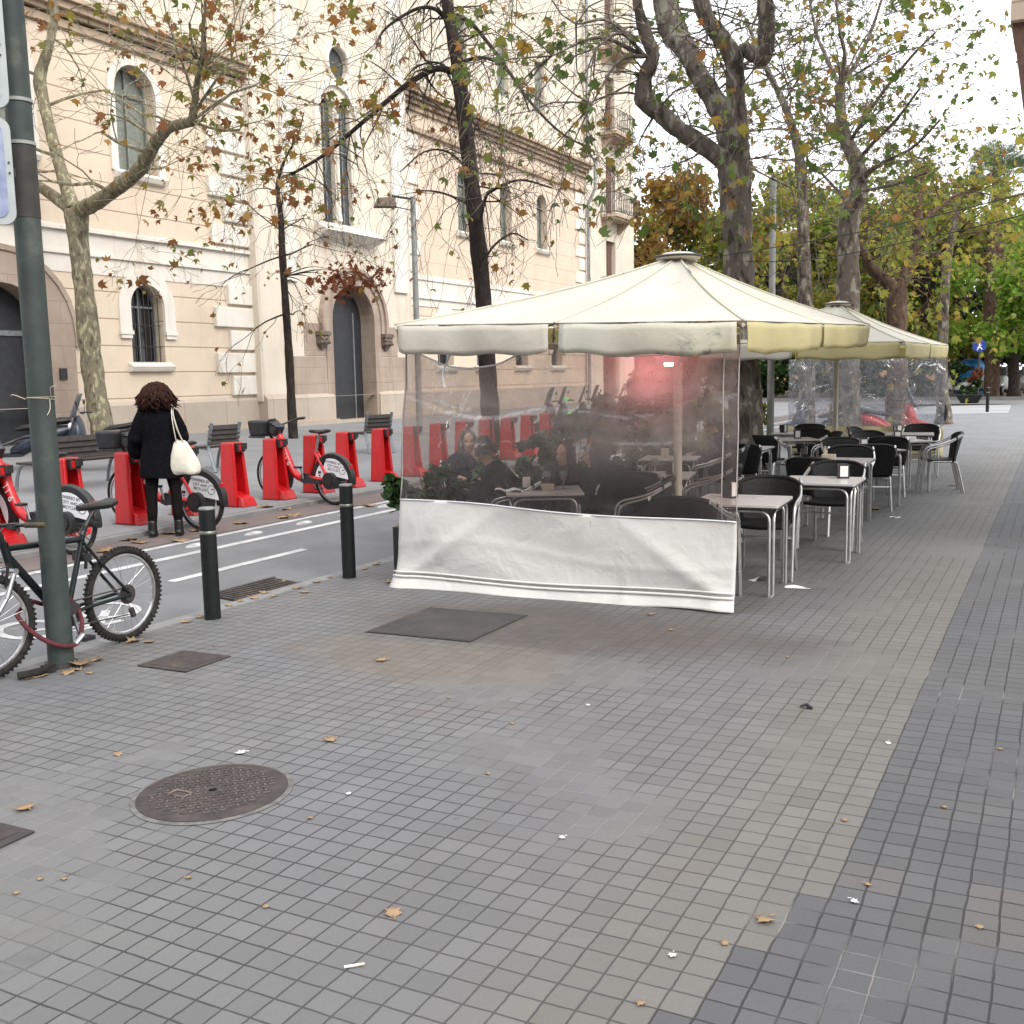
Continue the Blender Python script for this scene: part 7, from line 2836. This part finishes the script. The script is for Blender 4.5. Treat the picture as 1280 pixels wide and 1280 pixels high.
kinds = [
    # px of the trunk, distance, height, crown radius, half height, leaves
    (800, 60.5, 13.5, 4.2, 5.2, 'leaf_ochre', 'ochre brown tree behind the apex of the nearer umbrella', 5200, .34),
    (862, 66, 12.2, 4.6, 5.0, 'leaf_olive', 'olive tree just left of the big plane trunk', 5200, .36),
    (960, 64, 13.0, 5.0, 5.6, 'leaf_olive', 'olive tree right of the big plane trunk, behind the mast', 6000, .36),
    (1010, 75, 14.5, 5.5, 5.5, 'leaf_olive', 'olive tree behind the thin leaning plane tree', 5200, .4),
    (1090, 70, 13.2, 5.2, 5.8, 'leaf_green', 'yellow-green tree behind the forked brown trunk', 6000, .38),
    (1150, 66, 12.2, 5.0, 5.4, 'leaf_olive', 'olive gold tree behind the reddish stub', 6000, .42),
    (1200, 70, 10.0, 4.0, 4.8, 'leaf_olive', 'olive tree left of the palm trunk', 6000, .36),
    (1268, 61.5, 9.3, 4.2, 4.2, 'leaf_green', 'bright green tree at the right border', 8000, .3),
    (1330, 80, 12, 5.0, 5.4, 'leaf_green', 'tall green tree cut by the right border', 6000, .42),
    (900, 84, 13, 6.0, 6.0, 'leaf_dark', 'dark tree far behind the big plane trunk', 5200, .45),
    (1040, 92, 14, 6.5, 6.0, 'leaf_dark', 'dark tree far behind the second plane tree', 5200, .48),
    (1130, 96, 14.5, 6.5, 6.5, 'leaf_dark', 'dark tree far behind the forked brown trunk', 5200, .48),
    (1230, 95, 13, 6.5, 6.0, 'leaf_dark', 'dark tree far behind the palm trunk', 5200, .48),
    (1290, 74, 9, 4.2, 4.2, 'leaf_dark', 'low dark tree behind the white scooters at the right border', 5200, .36),
    (760, 72, 12, 5.0, 5.2, 'leaf_dark', 'dark tree behind the balcony house', 4200, .4),
]
for i, (px, y, h, rx, rz, lm, lab, n, s_) in enumerate(kinds):
    park_tree(lab, atg(px, y), y, h, rx, rz, lm, n, s_, 100 + i, .3, random.Random(i).uniform(-.8, .8), zlow=2.2)
# low shrubs that close the view below the crowns
for i, (px, y, h, rx, lm, lab) in enumerate(((930, 62, 3.2, 3.0, 'leaf_dark', 'dark shrub behind the gap right of the big plane trunk'), (1000, 63, 3.4, 3.2, 'leaf_dark', 'dark shrub behind the left half of the far wind screen'), (1070, 63, 3.0, 3.2, 'leaf_dark', 'dark shrub behind the middle of the far wind screen'), (1135, 63, 3.2, 3.0, 'leaf_dark', 'dark shrub behind the right half of the far wind screen'), (860, 60.8, 4.0, 3.5, 'leaf_dark', 'dark shrub seen through the right half of the front sheet'), (790, 61, 4.0, 3.6, 'leaf_olive', 'olive shrub seen through the middle of the front sheet'), (1225, 75, 3.0, 2.4, 'leaf_ochre', 'golden shrub behind the round blue sign'), (1272, 70, 3.2, 3.0, 'leaf_dark', 'dark shrub at the right border behind the white scooters'))):
    t = tree_thing('shrub', lab, V((atg(px, y), y, .1)), 'shrub', 'shrubs along the park edge')
    rng = np.random.default_rng(300 + i)
    p = crown_points(2600, rx, 1.6, h / 2, rng) + np.array([0, 0, h / 2])
    leaf_mesh('foliage', p, .26 * rng.uniform(.6, 1.3, 2600), lm, t, 'quad', 300 + i, .2)
    b = MB()
    for k in range(6):
        a = 2 * pi * k / 6
        b.tube([(0, 0, 0), (cos(a) * rx * .5, sin(a) * .6, h * .7)], [.05, .02], 6)
    b.build('stem', 'bark_dark', t)


# palms
M['frond'] = mat('palm_frond', (.07, .13, .06, 1), (.1, .16, .09, 1), rough=.5)
def palm(label, base, h, tr_r, n, fl, seed, skirt=False, fan=True):
    t = tree_thing('palm_tree', label, base, 'palm', 'palm trees')
    rnd = random.Random(seed)
    b = MB()
    pr = []
    N = 40
    for i in range(N + 1):
        z = h * i / N
        r = tr_r * (1.15 - .25 * i / N) * (1 + (.08 if i % 2 else 0))
        if skirt and .28 < i / N < .8:
            r *= 1.35 + .12 * (i % 2)
        pr.append((r, z))
    b.lathe(pr, 14)
    if skirt:
        for i in range(150):
            z = h * rnd.uniform(.28, .8)
            a = rnd.uniform(0, 2 * pi)
            r = tr_r * 1.3
            b.tube([(r * cos(a), r * sin(a), z), ((r + .14) * cos(a), (r + .14) * sin(a), z + .12)], [.05, .02], 4)
    b.build('trunk', 'bark_brown', t, smooth=50)
    b = MB()
    lf = MB()
    for k in range(n):
        a = 2 * pi * k / n * 2.4 + rnd.uniform(-.2, .2)
        e = rnd.uniform(-.3, 1.25)
        d = V((cos(a) * cos(e), sin(a) * cos(e), sin(e)))
        p0 = V((0, 0, h))
        p1 = p0 + d * fl * .6
        b.tube([p0, p1], [.03, .018], 5)
        sd_ = d.cross(V((0, 0, 1))).normalized()
        upv = sd_.cross(d)
        for j in range(17):
            f = -1.25 + 2.5 * j / 16
            dd = (d * cos(f) + sd_ * sin(f)).normalized()
            wv = dd.cross(upv).normalized() * .035
            L_ = fl * .55 * (1 - .25 * abs(f))
            m1, m2 = p1 + dd * L_ * .6 + upv * .04, p1 + dd * L_ - V((0, 0, .12 * L_))
            lf.add([p1, m1 - wv, m1 + wv, m2], [(0, 1, 3, 2)])
    b.build('leaf_stalks', 'leaf_olive', t)
    lf.build('fronds', 'frond', t, fix=False)
    return t


PY = 62.5
g_ = at_y(1239, 492, PY)
palm('palm with a shaggy trunk at the park edge, right of the round blue sign', V((g_.x, PY, .1)), 11.0, .34, 26, 2.0, 5, True)
PY = 80
g_ = at_y(1246, 215, PY)
palm('tall palm whose fan crown shows against the sky at the right', V((g_.x, PY, .1)), g_.z - .1, .3, 30, 2.3, 6)

# ---------------------------------------------------------------- planters by the road side of the terrace
for i, (y, nl) in enumerate(((7.9, 300), (9.7, 480), (11.0, 700), (12.3, 900))):
    x = -4.98 if i else -5.05
    t = thing('planter_box', ['dark planter box whose leafy shrub pokes out beside the left edge of the front sheet', 'second dark planter box along the road side, blurred behind the sheet', 'third dark planter box along the road side, with a rounded bush', 'fourth dark planter box along the road side, near the pole of the umbrella'][i], 'planter', (x, y, PV(x)), 0, 'planters along the road side of the terrace')
    b = MB().rbox((0, 0, .24), (.36, 1.0 if i else .6, .48), .03)
    b.build('box', 'planter', t, smooth=40)
    MB().box((0, 0, .465), (.3, .94 if i else .54, .04)).build('soil', 'earth', t)
    rng = np.random.default_rng(50 + i)
    h = [.42, .55, .8, 1.0][i]
    p = crown_points(nl * 2, .34 if i else .42, .62 if i else .32, h / 2 + .08, rng, 18) + np.array([0, 0, .52 + h / 2])
    st = MB()
    for k in range(9):
        a = rng.uniform(0, 2 * pi)
        st.tube(bez([(0, rng.uniform(-.15, .15), .45), (.08 * cos(a), .2 * sin(a), .6), (.22 * cos(a), (.45 if i else .25) * sin(a), .52 + h * rng.uniform(.5, 1))], 4), [.012 - .001 * j for j in range(9)], 5)
    sh = st.build('stem', 'bark_brown', t)
    leaf_mesh('leaves', p, .1 * rng.uniform(.7, 1.4, len(p)), 'leaf_dark', t, 'oval', 60 + i, .2)
for i, (y, h, lab) in enumerate(((13.7, 1.35, 'tall dark planter shrub behind the sheet, nearest the green lights'), (15.0, 1.5, 'tall dark planter shrub blurred behind the right part of the front sheet'))):
    t = thing('planter_box', lab, 'planter', (-5.0, y, PV(-5)), 0, 'planters along the road side of the terrace')
    MB().rbox((0, 0, .24), (.36, 1.1, .48), .03).build('box', 'planter', t, smooth=40)
    rng = np.random.default_rng(70 + i)
    p = crown_points(2000, .4, .7, h / 2, rng, 24) + np.array([0, 0, .5 + h / 2])
    leaf_mesh('leaves', p, .11 * rng.uniform(.7, 1.4, len(p)), 'leaf_dark', t, 'oval', 75 + i, .2)
    b = MB()
    for k in range(7):
        b.tube([(0, -.45 + .15 * k, .4), (.1 * (-1) ** k, -.5 + .17 * k, .5 + h * .8)], [.014, .006], 5)
    b.build('stem', 'bark_brown', t)
# hedge trough between the two umbrellas, road side
for i, (x, y, lab) in enumerate(((-5.25, 17.2, 'planter with a sunlit yellow-green hedge left of the far wind screen'), (-5.25, 19.3, 'farther planter with a yellow-green hedge next to the far wind screen'))):
    t = thing('planter_box', lab, 'planter', (x, y, PV(x)), 0, 'planters along the road side of the terrace')
    MB().rbox((0, 0, .24), (.4, 1.8, .48), .03).build('box', 'planter', t, smooth=40)
    rng = np.random.default_rng(80 + i)
    p = crown_points(1500, .35, .95, .5, rng, 26) + np.array([0, 0, .95])
    leaf_mesh('leaves', p, .1 * rng.uniform(.7, 1.4, len(p)), 'leaf_olive', t, 'oval', 80 + i, .2)
    b = MB()
    for k in range(8):
        b.tube([(0, -.8 + .22 * k, .4), (.1 * (-1) ** k, -.8 + .22 * k, 1.2)], [.015, .006], 5)
    b.build('stem', 'bark_brown', t)
# leaves in the far trough planter
rng = np.random.default_rng(91)
p = crown_points(900, .6, .5, .45, rng, 14) + np.array([0, 0, .85])
leaf_mesh('leaves', p, .16 * rng.uniform(.7, 1.4, len(p)), 'leaf_dark', far_planter, 'oval', 91, .2)
p = crown_points(500, .35, .35, .35, rng, 10) + np.array([.2, 0, 1.35])
leaf_mesh('red_leaves', p, .14 * rng.uniform(.7, 1.4, len(p)), 'leaf_rust', far_planter, 'oval', 92, .2)

# ---------------------------------------------------------------- fallen leaves and litter
def fallen(px, py, size, label, m='leaf_dry', rz=0.0, curl=.25, group=None, name='fallen_leaf', xyz=None):
    g_ = at_g(px, py)
    rng = random.Random(px * 7 + py)
    o_ = [(0, -.5), (.18, -.42), (.5, -.3), (.3, -.05), (.52, .2), (.2, .18), (0, .55), (-.2, .18), (-.52, .2), (-.3, -.05), (-.5, -.3), (-.18, -.42)]
    b = MB()
    cz = lambda x, y: curl * (abs(x) ** 1.5 * 1.2 + .35 * sin(5 * y + px) * abs(y) + .1)
    vs = [(x * size, y * size, cz(x, y) * size + .004) for x, y in o_] + [(0, -.02 * size, .006)]
    b.add(vs, [(i, (i + 1) % 12, 12) for i in range(12)])
    b.tube([(0, -.45 * size, .012), (.03 * size, -.85 * size, .01)], .03 * size, 4)
    o = b.build(name, m, solid=.0012, smooth=60, fix=False)
    o.location = g_
    o.rotation_euler = (rng.uniform(-.12, .12), rng.uniform(-.12, .12), rz or rng.uniform(0, 6.28))
    return tag(o, label, 'leaf', group)


fallen(30, 1011, .085, 'pale dry leaf lying left of the round manhole cover', rz=1.3)
fallen(475, 826, .08, 'curled brown leaf lying below the square dark cover')
fallen(814, 768, .07, 'dark curled leaf at the foot of the white skirt')
fallen(838, 788, .04, 'small leaf just below the right half of the white skirt')
fallen(955, 1152, .06, 'curled pale leaf on the border between two paving areas, lower right')
fallen(491, 1141, .06, 'yellowish leaf crossing a joint at the lower middle')
fallen(300, 942, .05, 'pale leaf just above the round manhole cover', m='paper')
fallen(413, 926, .07, 'thin tan leaf upper right of the round manhole cover')
fallen(148, 944, .05, 'narrow leaf above the pale dry leaf at the left')
fallen(105, 832, .16, 'large orange-brown leaf leaning on the foot of the green pole', curl=.6)
fallen(62, 838, .1, 'brown leaf behind the black lock at the pole')
fallen(165, 803, .1, 'brown leaf under the rear tyre of the black bicycle', curl=.5)
fallen(187, 803, .08, 'dark leaf just right of the rear tyre of the black bicycle')
fallen(487, 728, .12, 'yellow leaf by the left foot of the white skirt')
fallen(352, 728, .11, 'leaf lying on the edge of the drain grate')
fallen(1190, 607, .14, 'curled brown leaf on the pavement right of the outermost chair')
fallen(1095, 637, .16, 'brown leaf beside the legs of the third table')
for px, py in ((160, 676), (175, 679), (225, 677), (335, 634), (358, 637), (367, 645), (352, 648), (430, 610), (462, 633), (490, 606), (500, 632), (210, 668), (128, 690), (505, 655), (248, 664), (300, 655)):
    fallen(px, py, .2, 'dry brown leaf lying along the reddish gutter strip by the bicycle lane', group='dry leaves along the gutter strip')
for px, py in ((300, 752), (318, 748), (330, 741), (341, 746), (372, 735), (395, 728), (412, 722), (285, 757), (250, 772), (232, 778), (455, 712), (470, 706), (85, 842), (98, 838), (50, 846), (120, 826), (60, 833), (112, 842), (35, 849), (380, 741)):
    fallen(px, py, .055 + .05 * ((px * 13) % 7) / 7, 'small dry leaf gathered along the pavement kerb', group='dry leaves gathered along the kerb')
for px, py in ((435, 993), (388, 1023), (332, 1134), (236, 1098), (80, 1100), (50, 1100), (268, 808), (640, 905), (1055, 1026), (1250, 937), (1085, 1107), (1068, 1128), (840, 1196), (800, 1256), (560, 873), (985, 822), (735, 882), (1110, 930), (20, 1117), (702, 1048), (610, 968), (905, 1180), (1180, 1010), (1225, 1160)):
    fallen(px, py, .026, 'tiny pale leaf scrap lying on the grey paving', group='tiny leaf scraps on the paving', m='paper' if px % 3 == 0 else 'leaf_dry')


def litter(px, py, mb, m, label, cat, rz=0, name='litter'):
    g_ = at_g(px, py)
    o = mb.build(name, m)
    o.location = g_
    o.rotation_euler = (0, 0, rz)
    return tag(o, label, cat)


litter(997, 735, MB().grid(6, 4, lambda u, v: ((u - .5) * .2, (v - .5) * .09, .006 + .01 * sin(u * 5) * v)), 'paper', 'white paper napkin on the ground by the nearest table leg', 'napkin', .2, 'paper_napkin')
litter(948, 726, MB().grid(6, 4, lambda u, v: ((u - .5) * .14, (v - .5) * .1, .006 + .05 * sin(u * 3) * (1 - v))), 'paper', 'crumpled white paper under the nearest table', 'paper', .9, 'crumpled_paper')
litter(1119, 647, MB().grid(4, 3, lambda u, v: ((u - .5) * .12, (v - .5) * .07, .006 + .006 * sin(u * 7))), 'paper', 'small white paper scrap on the paving right of the third table', 'paper', .3, 'paper_scrap')
o = litter(443, 1209, MB().tube([(-.03, 0, .006), (.012, 0, .006)], .004, 8), 'paper', 'white cigarette end pointing up to the right at the lower middle', 'cigarette end', .75, 'cigarette_end')
b = MB().tube([(.012, 0, .006), (.03, 0, .006)], .0042, 8).build('filter', 'cream', o)
b = MB()
b.tube(bez([(-.03, 0, .01), (0, .01, .02), (.02, 0, .01)], 4), .008, 6)
b.box((.015, .0, .008), (.03, .02, .012))
litter(1008, 886, b, 'black', 'small crumpled black and white wrapper on the paving', 'wrapper', .2, 'wrapper')
